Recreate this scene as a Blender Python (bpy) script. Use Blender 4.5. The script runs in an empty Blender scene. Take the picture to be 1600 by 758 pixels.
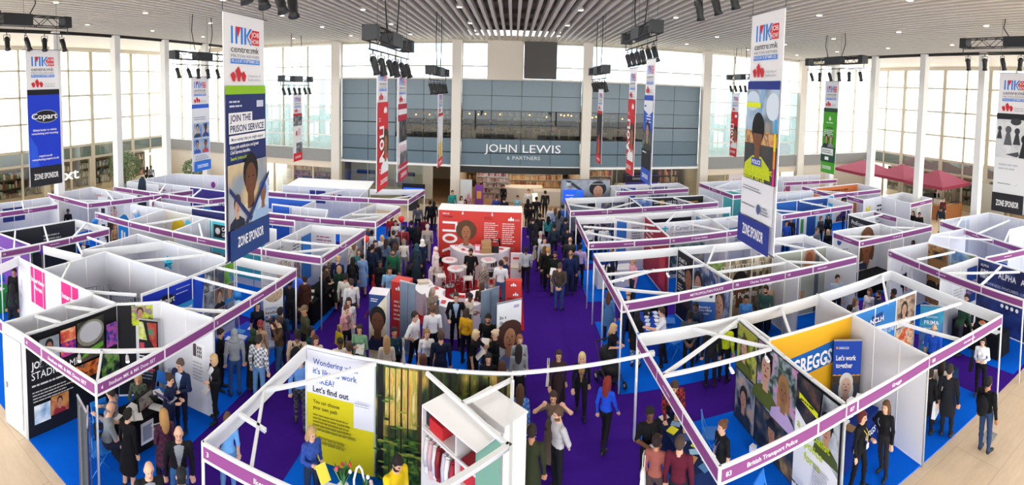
import bpy, bmesh, math, random
from mathutils import Vector, Matrix, Euler
random.seed(7)
SC = bpy.context.scene
COL = SC.collection
PI = math.pi

# ------------------------------------------------------------------ camera
# the photograph is a stitched panorama: central cylindrical projection
CAM_H = 7.986
F_PX, CX_PX, CY_PX = 726.755, 801.114, 179.795
cam = bpy.data.cameras.new('camera')
cam.type = 'PANO'
cam.panorama_type = 'CENTRAL_CYLINDRICAL'
cam.central_cylindrical_range_u_min = (0 - CX_PX) / F_PX
cam.central_cylindrical_range_u_max = (1600 - CX_PX) / F_PX
cam.central_cylindrical_range_v_min = (CY_PX - 758) / F_PX
cam.central_cylindrical_range_v_max = CY_PX / F_PX
cam.central_cylindrical_radius = 1.0
cam.clip_start = 0.1; cam.clip_end = 500
cam_ob = bpy.data.objects.new('camera', cam); COL.objects.link(cam_ob)
ROLL, PITCH = math.radians(-1.3014), math.radians(-3.1397)
_r1 = Matrix(((math.cos(ROLL), 0, math.sin(ROLL)), (0, 1, 0), (-math.sin(ROLL), 0, math.cos(ROLL))))
_r2 = Matrix(((1, 0, 0), (0, math.cos(PITCH), -math.sin(PITCH)), (0, math.sin(PITCH), math.cos(PITCH))))
_R = _r2 @ _r1
_m = Matrix((_R.col[0], _R.col[2], -_R.col[1])).transposed().to_4x4()
_m.translation = (0, 0, CAM_H)
cam_ob.matrix_world = _m
SC.camera = cam_ob

# ------------------------------------------------------------------ sky and exposure
world = bpy.data.worlds.new('sky'); SC.world = world; world.use_nodes = True
world.node_tree.nodes['Background'].inputs[0].default_value = (0.93, 0.965, 1.0, 1)
world.node_tree.nodes['Background'].inputs[1].default_value = 5.2
vs = SC.view_settings
vs.view_transform = 'Standard'; vs.look = 'None'; vs.gamma = 1.0; vs.use_curve_mapping = False
vs.exposure = 0.27
SC.cycles.max_bounces = 5; SC.cycles.diffuse_bounces = 3; SC.cycles.glossy_bounces = 2; SC.cycles.transparent_max_bounces = 8; SC.cycles.adaptive_threshold = .03
# ------------------------------------------------------------------ materials
def lin(h):
    h = h.lstrip('#')
    o = []
    for i in (0, 2, 4):
        c = int(h[i:i+2], 16) / 255
        o.append(c / 12.92 if c <= .04045 else ((c + .055) / 1.055) ** 2.4)
    return (*o, 1.0)
_MAT = {}
def mat(h, rough=.6, metal=0.0, emit=0.0, var=0.0, scale=6.0, spec=.4):
    """plain procedural surface; var adds a faint noise to the colour"""
    k = (h, rough, metal, emit, var, scale, spec)
    if k in _MAT: return _MAT[k]
    m = bpy.data.materials.new('m_' + h.lstrip('#')); m.use_nodes = True
    nt = m.node_tree; b = nt.nodes['Principled BSDF']
    b.inputs['Base Color'].default_value = lin(h)
    b.inputs['Roughness'].default_value = rough
    b.inputs['Metallic'].default_value = metal
    b.inputs['Specular IOR Level'].default_value = spec
    if emit:
        b.inputs['Emission Color'].default_value = lin(h); b.inputs['Emission Strength'].default_value = emit
    if var:
        tc = nt.nodes.new('ShaderNodeTexCoord'); n = nt.nodes.new('ShaderNodeTexNoise'); mx = nt.nodes.new('ShaderNodeMix')
        mx.data_type = 'RGBA'; n.inputs['Scale'].default_value = scale; n.inputs['Detail'].default_value = 5
        c = lin(h)
        mx.inputs[6].default_value = (*[x * (1 - var) for x in c[:3]], 1); mx.inputs[7].default_value = (*[min(1, x * (1 + var)) for x in c[:3]], 1)
        nt.links.new(tc.outputs['Object'], n.inputs['Vector']); nt.links.new(n.outputs['Fac'], mx.inputs[0])
        nt.links.new(mx.outputs[2], b.inputs['Base Color'])
    _MAT[k] = m
    return m
def photo(*cols, scale=4.0, kind='noise', stretch=(1, 1, 1), rough=.45):
    """printed picture: a patchwork of the given colours"""
    k = ('photo', cols, scale, kind, stretch)
    if k in _MAT: return _MAT[k]
    m = bpy.data.materials.new('m_print'); m.use_nodes = True
    nt = m.node_tree; b = nt.nodes['Principled BSDF']; b.inputs['Roughness'].default_value = rough
    tc = nt.nodes.new('ShaderNodeTexCoord'); mp = nt.nodes.new('ShaderNodeMapping'); mp.inputs['Scale'].default_value = stretch
    nt.links.new(tc.outputs['Object'], mp.inputs[0])
    if kind == 'noise':
        n = nt.nodes.new('ShaderNodeTexNoise'); n.inputs['Scale'].default_value = scale; n.inputs['Detail'].default_value = 3
        fac = n.outputs['Fac']
    else:
        n = nt.nodes.new('ShaderNodeTexVoronoi'); n.inputs['Scale'].default_value = scale
        s = nt.nodes.new('ShaderNodeSeparateColor'); nt.links.new(n.outputs['Color'], s.inputs[0]); fac = s.outputs[0]
    nt.links.new(mp.outputs[0], n.inputs['Vector'])
    r = nt.nodes.new('ShaderNodeValToRGB'); nt.links.new(fac, r.inputs[0])
    lo, hi = (.32, .68) if kind == 'noise' else (0, .92)
    el = r.color_ramp.elements
    while len(el) < len(cols): el.new(.5)
    for i, c in enumerate(cols):
        el[i].position = lo + (hi - lo) * i / max(1, len(cols) - 1); el[i].color = lin(c)
    if kind != 'noise': r.color_ramp.interpolation = 'CONSTANT'
    nt.links.new(r.outputs[0], b.inputs['Base Color'])
    _MAT[k] = m
    return m
def glass(tint='#ffffff', refl=.10, rough=.02):
    k = ('glass', tint, refl, rough)
    if k in _MAT: return _MAT[k]
    m = bpy.data.materials.new('m_glass'); m.use_nodes = True
    nt = m.node_tree; nt.nodes.remove(nt.nodes['Principled BSDF'])
    o = nt.nodes['Material Output']; t = nt.nodes.new('ShaderNodeBsdfTransparent'); g = nt.nodes.new('ShaderNodeBsdfGlossy')
    t.inputs[0].default_value = lin(tint); g.inputs['Roughness'].default_value = rough
    x = nt.nodes.new('ShaderNodeMixShader'); x.inputs[0].default_value = refl
    nt.links.new(t.outputs[0], x.inputs[1]); nt.links.new(g.outputs[0], x.inputs[2]); nt.links.new(x.outputs[0], o.inputs[0])
    _MAT[k] = m
    return m
def M(x): return mat(x) if isinstance(x, str) else x

# ------------------------------------------------------------------ meshes
class MB:
    """collects shapes (with material slots) into ONE mesh"""
    def __init__(s): s.v = []; s.f = []; s.mi = []; s.mats = []; s.smooth = []
    def slot(s, m):
        m = M(m)
        if m not in s.mats: s.mats.append(m)
        return s.mats.index(m)
    def add(s, vs, fs, m, smooth=False):
        o = len(s.v); s.v += [tuple(v) for v in vs]; k = s.slot(m)
        for f in fs: s.f.append([i + o for i in f]); s.mi.append(k); s.smooth.append(smooth)
        return s
    def box(s, c, d, m, rz=0, rx=0, ry=0):
        x, y, z = d[0] / 2, d[1] / 2, d[2] / 2
        R = Euler((rx, ry, rz)).to_matrix()
        vs = [Vector(c) + R @ Vector(p) for p in ((-x, -y, -z), (x, -y, -z), (x, y, -z), (-x, y, -z), (-x, -y, z), (x, -y, z), (x, y, z), (-x, y, z))]
        return s.add(vs, [(0, 3, 2, 1), (4, 5, 6, 7), (0, 1, 5, 4), (1, 2, 6, 5), (2, 3, 7, 6), (3, 0, 4, 7)], m)
    def tube(s, pts, r, m, n=8, cap=True):
        pts = [Vector(p) for p in pts]
        rs = r if isinstance(r, (list, tuple)) else [r] * len(pts)
        vs = []; fs = []
        for i, p in enumerate(pts):
            d = (pts[min(i + 1, len(pts) - 1)] - pts[max(i - 1, 0)]).normalized()
            a = d.orthogonal().normalized() if i == 0 else (a - d * a.dot(d)).normalized()
            b = d.cross(a)
            for k in range(n):
                t = 2 * PI * k / n; vs.append(p + (a * math.cos(t) + b * math.sin(t)) * rs[i])
        for i in range(len(pts) - 1):
            for k in range(n):
                fs.append((i * n + k, i * n + (k + 1) % n, (i + 1) * n + (k + 1) % n, (i + 1) * n + k))
        if cap: fs += [tuple(reversed(range(n))), tuple((len(pts) - 1) * n + k for k in range(n))]
        return s.add(vs, fs, m, True)
    def lathe(s, prof, m, c=(0, 0, 0), n=16, sx=1, sy=1):
        vs = []; fs = []
        for (r, z) in prof:
            for k in range(n):
                t = 2 * PI * k / n; vs.append((c[0] + r * sx * math.cos(t), c[1] + r * sy * math.sin(t), c[2] + z))
        for i in range(len(prof) - 1):
            for k in range(n): fs.append((i * n + k, i * n + (k + 1) % n, (i + 1) * n + (k + 1) % n, (i + 1) * n + k))
        fs += [tuple(reversed(range(n))), tuple((len(prof) - 1) * n + k for k in range(n))]
        return s.add(vs, fs, m, True)
    def ball(s, c, r, m, n=12, k=8):
        r = r if isinstance(r, (tuple, list)) else (r, r, r)
        vs = []; fs = []
        for i in range(k + 1):
            a = PI * i / k
            for j in range(n):
                t = 2 * PI * j / n
                vs.append((c[0] + r[0] * math.sin(a) * math.cos(t), c[1] + r[1] * math.sin(a) * math.sin(t), c[2] - r[2] * math.cos(a)))
        for i in range(k):
            for j in range(n): fs.append((i * n + j, i * n + (j + 1) % n, (i + 1) * n + (j + 1) % n, (i + 1) * n + j))
        return s.add(vs, fs, m, True)
    def prism(s, poly, z0, z1, m):
        n = len(poly)
        vs = [(x, y, z0) for x, y in poly] + [(x, y, z1) for x, y in poly]
        return s.add(vs, [tuple(reversed(range(n))), tuple(range(n, 2 * n))] + [(i, (i + 1) % n, n + (i + 1) % n, n + i) for i in range(n)], m)
    def mesh(s, name):
        me = bpy.data.meshes.new(name)
        me.from_pydata(s.v, [], s.f)
        for m in s.mats: me.materials.append(m)
        me.polygons.foreach_set('material_index', s.mi)
        me.polygons.foreach_set('use_smooth', s.smooth)
        me.update()
        return me
    def build(s, name, parent=None, loc=(0, 0, 0), rz=0):
        return link(name, s.mesh(name), parent, loc, rz)
def link(name, me, parent=None, loc=(0, 0, 0), rz=0):
    o = bpy.data.objects.new(name, me); COL.objects.link(o)
    o.location = loc; o.rotation_euler = (0, 0, rz)
    if parent is not None: o.parent = parent
    return o
_BOX = {}
def box(name, parent, c, d, m, rz=0, rot=None):
    """one box object; alike boxes share their mesh"""
    m = M(m); k = (tuple(round(x, 4) for x in d), m.name)
    if k not in _BOX: _BOX[k] = MB().box((0, 0, 0), d, m).mesh(name)
    o = link(name, _BOX[k], parent, c, rz)
    if rot: o.rotation_euler = rot
    return o
def thing(name, label, cat, loc=(0, 0, 0), rz=0, group=None):
    o = bpy.data.objects.new(name, None); COL.objects.link(o)
    o.empty_display_size = .2; o.location = loc; o.rotation_euler = (0, 0, rz)
    return tag(o, label, cat, group)
def tag(o, label, cat, group=None):
    o['label'] = label; o['category'] = cat
    if group: o['group'] = group
    return o
def struct(o): o['kind'] = 'structure'; return o
def copy_tree(o, parent=None):
    c = o.copy(); COL.objects.link(c); c.parent = parent
    for ch in list(o.children): copy_tree(ch, c)
    return c

# ------------------------------------------------------------------ lettering and flat print
_TXT = {}
def text_mesh(s, bold=0.0, space=1.0):
    k = (s, bold, space)
    if k not in _TXT:
        c = bpy.data.curves.new('t', 'FONT'); c.body = s; c.size = 1; c.offset = bold; c.space_character = space; c.resolution_u = 2
        o = bpy.data.objects.new('t', c); me = bpy.data.meshes.new_from_object(o); bpy.data.objects.remove(o)
        xs = [v.co.x for v in me.vertices] or [0]; ys = [v.co.y for v in me.vertices] or [0]
        _TXT[k] = ([tuple(v.co) for v in me.vertices], [tuple(p.vertices) for p in me.polygons], min(xs), max(xs), min(ys), max(ys))
        bpy.data.meshes.remove(me)
    return _TXT[k]
class Face:
    """a vertical face seen from the right of p->q: u runs from p to q, v upwards"""
    def __init__(s, p, q, z0=0.0, off=.02, lean=0.0):
        s.p = Vector((p[0], p[1], z0)); d = Vector((q[0] - p[0], q[1] - p[1], 0)); s.L = d.length
        s.u = d.normalized(); s.n = Vector((s.u.y, -s.u.x, 0)); s.o = off; s.w = Vector((0, 0, 1))
        if lean: s.w = (s.w - s.n * lean).normalized()
    def at(s, u, v, o=0.0): return s.p + s.u * u + s.w * v + s.n * (s.o + o)
def printed(name, parent, F, items, base=(0, 0, 0)):
    """flat print on a face: rectangles r, polygons p, ellipses e, text t, lines of small print l, busts b"""
    b = MB(); base = Vector(base); st = [0.0]
    def poly(pts, m):
        st[0] += .0012
        vs = [F.at(min(max(u, 0), F.L), v, st[0]) - base for u, v in pts]
        b.add(vs, [tuple(range(len(vs)))], m)
    def ell(cu, cv, ru, rv, m, a0=0, a1=2 * PI, n=18): poly([(cu + ru * math.cos(a0 + (a1 - a0) * i / n), cv + rv * math.sin(a0 + (a1 - a0) * i / n)) for i in range(n + (0 if a1 - a0 > 6.2 else 1))], m)
    def txt(u, v, h, s, m, w=None, al='l', bold=.012, sp=1.0):
        vs, fs, x0, x1, y0, y1 = text_mesh(s, bold, sp)
        k = h / .73; sx = k if w is None else w / max(1e-6, x1 - x0)
        ofs = {'l': x0, 'c': (x0 + x1) / 2, 'r': x1}[al]
        st[0] += .0012
        b.add([F.at(u + (x - ofs) * sx, v + y * k, st[0]) - base for x, y, z in vs], fs, m)
    def bust(cu, cv, h, skin, hair, cloth, long=0, afro=0):
        w = h * .5
        if long: ell(cu, cv + h * .50, w * .40, h * .36, hair)
        poly([(cu - w * .8, cv), (cu - w * .72, cv + h * .18), (cu - w * .25, cv + h * .32), (cu + w * .25, cv + h * .32), (cu + w * .72, cv + h * .18), (cu + w * .8, cv)], cloth)
        poly([(cu - w * .16, cv + h * .25), (cu + w * .16, cv + h * .25), (cu + w * .15, cv + h * .45), (cu - w * .15, cv + h * .45)], skin)
        if afro: ell(cu, cv + h * .72, w * .62, h * .30, hair)
        else: ell(cu, cv + h * .73, w * .36, h * .25, hair)
        ell(cu, cv + h * .63, w * .27, h * .22, skin)
        for sx in (-1, 1): ell(cu + sx * w * .11, cv + h * .67, w * .045, h * .012, '#20150f', n=8)
        ell(cu, cv + h * .51, w * .1, h * .016, '#8c3b3a', n=8)
        poly([(cu, cv + h * .65), (cu + w * .035, cv + h * .575), (cu - w * .035, cv + h * .575)], '#7a4a34')
    for it in items:
        k = it[0]
        if k == 'r': poly([(it[1], it[2]), (it[3], it[2]), (it[3], it[4]), (it[1], it[4])], it[5])
        elif k == 'p': poly(it[1], it[2])
        elif k == 'e': ell(*it[1:])
        elif k == 't': txt(*it[1:6], **(it[6] if len(it) > 6 else {}))
        elif k == 'b': bust(*it[1:7], **(it[7] if len(it) > 7 else {}))
        elif k == 'l':
            _, u0, v0, u1, v1, n, m = it
            rr = random.Random(int(abs(u0 * 977 + v0 * 131) * 10) + n)
            for i in range(n):
                vv = v1 - (v1 - v0) * (i + .5) / n; hh = (v1 - v0) / n * .42; x = u0; end = u0 + (u1 - u0) * rr.uniform(.72, 1)
                while x < end - .01:
                    ww = min(rr.uniform(1.5, 5.5) * hh, end - x); poly([(x, vv - hh / 2), (x + ww, vv - hh / 2), (x + ww, vv + hh / 2), (x, vv + hh / 2)], m); x += ww + hh * .55
    return b.build(name, parent)
# ================================================================== the hall
XL, XR, YB, ZC = -20.8, 22.0, 31.0, 11.2        # column lines, back wall, ceiling
WL, WR = -28.7, 29.9                            # glazed side walls
CY = [31.0 - 4.27 * i for i in range(0, 9)]     # column rows
stone = bpy.data.materials.new('m_stone'); stone.use_nodes = True
def _stone():
    nt = stone.node_tree; b = nt.nodes['Principled BSDF']; b.inputs['Roughness'].default_value = .38
    tc = nt.nodes.new('ShaderNodeTexCoord'); br = nt.nodes.new('ShaderNodeTexBrick'); mp = nt.nodes.new('ShaderNodeMapping')
    mp.inputs['Rotation'].default_value = (0, 0, .0)
    br.inputs['Scale'].default_value = .42; br.inputs['Mortar Size'].default_value = .004; br.inputs['Brick Width'].default_value = 1.1; br.inputs['Row Height'].default_value = .5
    br.inputs['Color1'].default_value = lin('#e2cbae'); br.inputs['Color2'].default_value = lin('#dec5a6'); br.inputs['Mortar'].default_value = lin('#cdb497')
    nz = nt.nodes.new('ShaderNodeTexNoise'); nz.inputs['Scale'].default_value = 2.2; nz.inputs['Detail'].default_value = 8; nz.inputs['Roughness'].default_value = .7
    m2 = nt.nodes.new('ShaderNodeMapping'); m2.inputs['Scale'].default_value = (1, 4, 1)
    mx = nt.nodes.new('ShaderNodeMix'); mx.data_type = 'RGBA'; mx.blend_type = 'MULTIPLY'; mx.inputs[0].default_value = 1
    rp = nt.nodes.new('ShaderNodeValToRGB'); rp.color_ramp.elements[0].position = .3; rp.color_ramp.elements[0].color = (.88, .85, .81, 1); rp.color_ramp.elements[1].position = .7
    for a, c in ((tc.outputs['Object'], mp.inputs[0]), (mp.outputs[0], br.inputs[0]), (tc.outputs['Object'], m2.inputs[0]), (m2.outputs[0], nz.inputs['Vector']), (nz.outputs['Fac'], rp.inputs[0]), (br.outputs[0], mx.inputs[6]), (rp.outputs[0], mx.inputs[7]), (mx.outputs[2], b.inputs['Base Color'])): nt.links.new(a, c)
_stone()
WHITE = mat('#e9e7e3', .55); CREAM = mat('#ddd3c0', .6, var=.04); COLW = mat('#e4e2dd', .5)
struct(MB().box((0.6, 8, -.1), (110, 90, .2), stone).build('floor'))
# ceiling: plenum plate above rows of deep slats
ce = struct(MB().box((0.6, 9, ZC + .75), (XR - XL + 1, 44.5, .1), mat('#98918a', .8, var=.12, scale=1.5)).build('ceiling'))
slat_m = mat('#e6e1d8', .6)
_sl = MB().box((0, 0, 0), (.13, 43.8, .30), slat_m).mesh('slat')
n = 0; x = XL + .2
while x < XR:
    link('slat', _sl, ce, (x, 9.05, ZC + .18)); x += .385
# services seen between the slats
for yy_ in range(-10, 31, 3):
    box('service_duct', ce, (.6, yy_, ZC + .58), (XR - XL - .4, .35, .2), '#7d766e')
for k in (-1, 1):
    xx_ = XL if k < 0 else XR
    box('edge_trim', ce, (xx_ + k * .1, 9, ZC + .1), (.1, 44.2, .42), '#1d1c1b')
for s_, xa, xb in (('left', WL, XL - .1), ('right', XR + .1, WR)):
    struct(box('ceiling_soffit_' + s_, None, ((xa + xb) / 2, 9, ZC + .14), (abs(xb - xa), 44.4, .1), WHITE))
# recessed downlights between the slats
dl = MB(); dl.lathe([(.11, -.02), (.13, 0), (.13, .12), (.02, .12)], '#d8d4cc', n=12)
dle = MB(); dle.lathe([(.10, -.025), (.10, -.015)], mat('#fff4e0', emit=8), n=12)
dlm, dlem = dl.mesh('housing'), dle.mesh('lamp')
for i, (lx, ly) in enumerate([(x_, y_) for x_ in (-18, -14, -10, -6.2, -2.2, 2.6, 6.6, 10.6, 15, 19) for y_ in (9.5, 14, 18.5, 23, 27.5)]):
    t = thing('ceiling_downlight', 'small round downlight set between the ceiling slats', 'downlight', (lx, ly, ZC + .02), 0, 'downlights in the slatted ceiling')
    link('housing', dlm, t); link('lamp', dlem, t)
    L = bpy.data.lights.new('downlight', 'SPOT'); L.energy = 190; L.spot_size = 2.3; L.spot_blend = .6; L.shadow_soft_size = .35; L.color = (1, .96, .9)
    lo = bpy.data.objects.new('beam', L); COL.objects.link(lo); lo.parent = t; lo.location = (0, 0, -.2)
# side columns
for sx_, nm in ((XL, 'left'), (XR, 'right')):
    for i, yc in enumerate(CY[1:8]):
        o = struct(box('column', None, (sx_, yc, ZC / 2), (.42, .42, ZC), COLW))
# glazed side walls
mull = mat('#c6baa2', .5); pane_m = glass('#f4f7f8', .06); strip_m = glass('#7f8a88', .25)
def side_wall(nm, X, s):
    """s = +1 faces +x"""
    w = struct(MB().box((X, 9, ZC - .02), (.3, 44.2, .36), CREAM).build('wall_' + nm))
    ys = [31 - 2.135 * i for i in range(0, 20)]
    zs = [3.8, 5.75, 7.65, 9.55, 11.0]
    for i, y in enumerate(ys):
        t_ = .32 if i % 2 == 0 else .15
        box('mullion', w, (X, y, 5.5), (.22 if i % 2 == 0 else .12, t_, 11), mull)
    for z in zs[:-1] + [2.8]:
        box('transom', w, (X, 9.5, z), (.12, 43, .13 if z > 4 else .18), mull)
    for i in range(len(ys) - 1):
        if ys[i] < -8: continue
        yc = (ys[i] + ys[i + 1]) / 2
        for j in range(4):
            box('pane', w, (X, yc, (zs[j] + zs[j + 1]) / 2), (.02, 2.0, zs[j + 1] - zs[j] - .1), pane_m)
        box('pane', w, (X, yc, 3.3), (.02, 2.0, .84), strip_m)
    return w
wl = side_wall('left', WL, 1); wr = side_wall('right', WR, -1)

# ================================================================== department store facade (back wall)
FX = [-12.25, -3.74, 4.9, 13.48]
back = struct(MB().box((.6, YB + .35, ZC + .1), (51, .5, .5), CREAM).build('wall_back'))
for x in [XL + .05] + FX + [XR - .05]:
    struct(box('column', None, (x, YB - .3, ZC / 2), (.62, .5, ZC), mat('#ddd5c8', .55)))
frost = mat('#72838b', .3, spec=.35, var=.05); frost_low = mat('#63757f', .35, spec=.3, var=.05); clear = glass('#d5dad8', .03); joint = mat('#2b3236', .4)
zt, zu, zb, zl, z0_ = 8.6, 7.55, 6.55, 4.65, 2.85
for bi in range(3):
    xa, xb = FX[bi] + .31, FX[bi + 1] - .31
    for k in range(4):
        a = xa + (xb - xa) * k / 4; b_ = xa + (xb - xa) * (k + 1) / 4; xc = (a + b_) / 2; ww = b_ - a - .03
        isclear = not ((bi == 0 and k < 2) or (bi == 2 and k > 1))
        box('frosted_panel', back, (xc, YB, (zt + zu) / 2), (ww, .04, zt - zu - .03), frost)
        box('frosted_panel', back, (xc, YB, (zu + zb) / 2), (ww, .04, zu - zb - .03), frost)
        if isclear:
            box('pane', back, (xc, YB, (zb + 5.62) / 2), (ww, .02, zb - 5.65), clear)
            box('pane', back, (xc, YB, (5.58 + zl) / 2), (ww, .02, 5.58 - zl - .03), clear)
            box('glazing_bar', back, (xc, YB, 5.6), (ww, .05, .05), joint)
        else:
            box('frosted_panel', back, (xc, YB, (zb + 5.62) / 2), (ww, .04, zb - 5.65), frost)
            box('frosted_panel', back, (xc, YB, (5.58 + zl) / 2), (ww, .04, 5.58 - zl - .03), frost)
        box('frosted_panel', back, (xc, YB, (zl + 3.72) / 2), (ww, .04, zl - 3.75), frost_low)
        box('frosted_panel', back, (xc, YB, (3.68 + z0_) / 2), (ww, .04, 3.68 - z0_ - .03), frost_low)
        # clerestory above
        if not (bi == 1 and k in (1, 2)):
            box('pane', back, (xc, YB, 9.05), (ww, .02, .8), pane_m); box('pane', back, (xc, YB, 10.35), (ww, .02, 1.6), pane_m)
        box('transom', back, (xc, YB, 9.5), (b_ - a, .12, .07), mull)
        if k in (0, 2): box('mullion', back, (a if k else xa, YB, 9.9), (.1, .14, 2.6), mull)
    bk = mat('#2f3639', .7)
    box('backing_panel', back, ((xa + xb) / 2, YB + .09, (zt + zb) / 2), (xb - xa, .06, zt - zb), bk); box('backing_panel', back, ((xa + xb) / 2, YB + .09, (zl + z0_) / 2), (xb - xa, .06, zl - z0_), bk)
    if bi != 1: box('backing_panel', back, ((xa + (xb - xa) * (.25 if bi == 0 else .75)), YB + .09, (zb + zl) / 2), ((xb - xa) / 2, .06, zb - zl), bk)
    box('sill_beam', back, ((xa + xb) / 2, YB - .05, z0_ - .06), (xb - xa, .35, .14), '#eceae6')
    box('head_beam', back, ((xa + xb) / 2, YB, zt + .04), (xb - xa, .2, .1), '#d9d2c4')
box('white_panel', back, (-.55, YB - .1, 9.9), (2.4, .3, 2.5), '#d9cfbf'); box('dark_panel', back, (1.75, YB - .16, 9.95), (2.15, .42, 2.45), mat('#55514e', .7))
sg = thing('store_sign', 'white store name letters on the grey glass facade', 'sign', (0, YB - .05, 3))
def letters(name, parent, F, u, v, h, s, m, depth=.03, w=None, al='l', bold=.0, sp=1.0):
    """raised letters"""
    vs, fs, x0, x1, y0, y1 = text_mesh(s, bold, sp)
    k = h / .73; sx = k if w is None else w / (x1 - x0); ofs = {'l': x0, 'c': (x0 + x1) / 2, 'r': x1}[al]
    bm = bmesh.new(); bv = [bm.verts.new(F.at(u + (x - ofs) * sx, v + y * k) - parent.location) for x, y, z in vs]
    for f in fs:
        try: bm.faces.new([bv[i] for i in f])
        except ValueError: pass
    r = bmesh.ops.extrude_face_region(bm, geom=bm.faces[:])
    bmesh.ops.translate(bm, vec=F.n * depth, verts=[g for g in r['geom'] if isinstance(g, bmesh.types.BMVert)])
    bmesh.ops.recalc_face_normals(bm, faces=bm.faces[:])
    me = bpy.data.meshes.new(name); bm.to_mesh(me); bm.free(); me.materials.append(M(m))
    return link(name, me, parent)
JF = Face((-10, YB - .02), (10, YB - .02), 0)
for u, s_, w in ((8.17, 'JOHN', 2.15), (10.72, 'LEWIS', 2.55)): letters('store_name', sg, JF, u, 3.78, .56, s_, mat('#f4f4f2', .4), .05, w, 'l', .0)
for u, s_, w in ((9.68, '&', .17), (10.05, 'PARTNERS', 1.85)): letters('store_subtitle', sg, JF, u, 3.3, .24, s_, mat('#cfd6da', .4), .04, w, 'l', 0)
# side bays of the back wall: curtain glazing, grey band, cream shop front
cg = glass('#b9c9c9', .3)
for xa, xb in ((XL, FX[0] - .3), (FX[3] + .3, XR)):
    xc = (xa + xb) / 2; W_ = xb - xa
    nb = 4
    for k in range(nb + 1): box('mullion', back, (xa + W_ * k / nb, YB, 7.2), (.1, .16, 7.6), mull)
    zz = [3.55, 4.55, 5.55, 6.55, 7.55, 8.55, 9.5, 11.1]
    for z in zz: box('transom', back, (xc, YB, z), (W_, .14, .08), mat('#e6e3da'))
    for k in range(nb):
        for j in range(7): box('pane', back, (xa + W_ * (k + .5) / nb, YB, (zz[j] + zz[j + 1]) / 2), (W_ / nb - .1, .02, zz[j + 1] - zz[j] - .08), cg if j < 5 else pane_m)
    box('grey_band', back, (xc, YB - .15, 3.1), (W_, .4, .85), mat('#8f8d8a', .6, var=.08))
    box('cream_lintel', back, (xc, YB - .1, 2.45), (W_, .3, .5), mat('#e3d3bd', .6))
# extra back wall towards the corners, beyond the column lines
for xa, xb in ((WL, XL), (XR, WR)):
    xc = (xa + xb) / 2; W_ = xb - xa
    box('white_panel', back, (xc, YB, 1.35), (W_, .2, 2.7), '#d8cdbd'); box('grey_band', back, (xc, YB - .1, 3.1), (W_, .3, .85), mat('#8f8d8a', .6, var=.08))
    for k in range(4):
        for j in range(4): box('pane', back, (xa + W_ * (k + .5) / 4, YB, 3.6 + 1.85 * (j + .5)), (W_ / 4 - .1, .02, 1.78), pane_m)
        box('mullion', back, (xa + W_ * k / 4, YB, 7.3), (.12, .16, 7.4), mull)
    for j in range(5): box('transom', back, (xc, YB, 3.6 + 1.85 * j), (W_, .14, .08), mull)
# ================================================================== behind the facade: upper restaurant, shops, the street
DARKW = mat('#4a382b', .6, var=.15, scale=2)
rs = struct(MB().box((.9, YB + 3.6, 4.5), (18.5, 7.0, .16), '#5a4a3c').build('floor_restaurant'))
box('slab_above', rs, (.9, YB + 3.6, 6.75), (18.5, 7.0, .16), '#2a2622'); box('back_panel', rs, (.9, YB + 7, 5.6), (18.5, .1, 2.3), DARKW)
for x in (-8.3, 10.1): box('end_panel', rs, (x, YB + 3.6, 5.6), (.1, 7, 2.2), DARKW)
warm = mat('#ffb45a', emit=5)
pd = MB(); pd.tube([(0, 0, .7), (0, 0, .1)], .008, '#222222', 5); pdm = pd.mesh('cord'); pb = MB(); pb.ball((0, 0, 0), .06, warm, 8, 6); pbm = pb.mesh('bulb')
for i, (x, y, z) in enumerate([(-6.8, 32.2, 6.1), (-5.9, 32.6, 6.1), (-4.9, 32.1, 6.1), (-3.0, 32.2, 6.25), (-2.4, 32.4, 6.2), (-1.9, 32.2, 6.25), (-.9, 33, 6.2), (1.2, 33, 6.2), (2.4, 32.8, 6.1), (3.35, 32.1, 6.3), (3.6, 32.3, 6.25), (3.85, 32.1, 6.3), (4.1, 32.3, 6.25), (5.6, 32.3, 6.15), (5.9, 32.5, 6.2), (6.2, 32.2, 6.15), (7.8, 32.4, 6.1)]):
    t = thing('pendant_lamp', 'glowing pendant bulb in the upper restaurant window', 'lamp', (x, y, z), 0, 'pendants in the upper restaurant'); link('cord', pdm, t); link('bulb', pbm, t)
def shelf_unit(label, x, y, w, h, z0, cols, rz=0, name='shelf_unit', cat='shelf', frame='#e9e4da', n=4, d=.35):
    t = thing(name, label, cat, (x, y, z0), rz)
    box('back_panel', t, (0, d / 2, h / 2), (w, .03, h), frame)
    for s in (-1, 1): box('side_panel', t, (s * w / 2, 0, h / 2), (.04, d, h), frame)
    g = MB(); rr = random.Random(int(abs(x * 31 + y * 7)))
    for i in range(n + 1): box('shelf', t, (0, 0, .05 + (h - .1) * i / n), (w - .04, d, .03), frame)
    for i in range(n):
        u = -w / 2 + .05; zz = .07 + (h - .1) * i / n; hh = (h - .1) / n
        while u < w / 2 - .12:
            ww = rr.uniform(.06, .16); k = hh * rr.uniform(.35, .8); g.box((u + ww / 2, -.02, zz + k / 2), (ww * .9, d * .6, k), rr.choice(cols)); u += ww + .01
    o = g.build('goods', t); o['kind'] = 'stuff'
    return t
shelf_unit('bright bar shelf with bottles in the upper restaurant', 0.6, YB + 6, 4.2, 1.7, 4.6, ['#caa24a', '#e6d9b8', '#8a5a2a', '#c9c2b0', '#6a8a5a'], frame='#6a5238')
shelf_unit('dark shelf with lit jars at the left of the upper restaurant', -5.6, YB + 6, 3.4, 1.7, 4.6, ['#d8a050', '#6a4a2a', '#e0d0b0'], frame='#54402e')
shelf_unit('dark shelf behind the right tables of the upper restaurant', 6.6, YB + 6, 3.6, 1.7, 4.6, ['#b08a50', '#5a4030', '#c9b490'], frame='#54402e')
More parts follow.
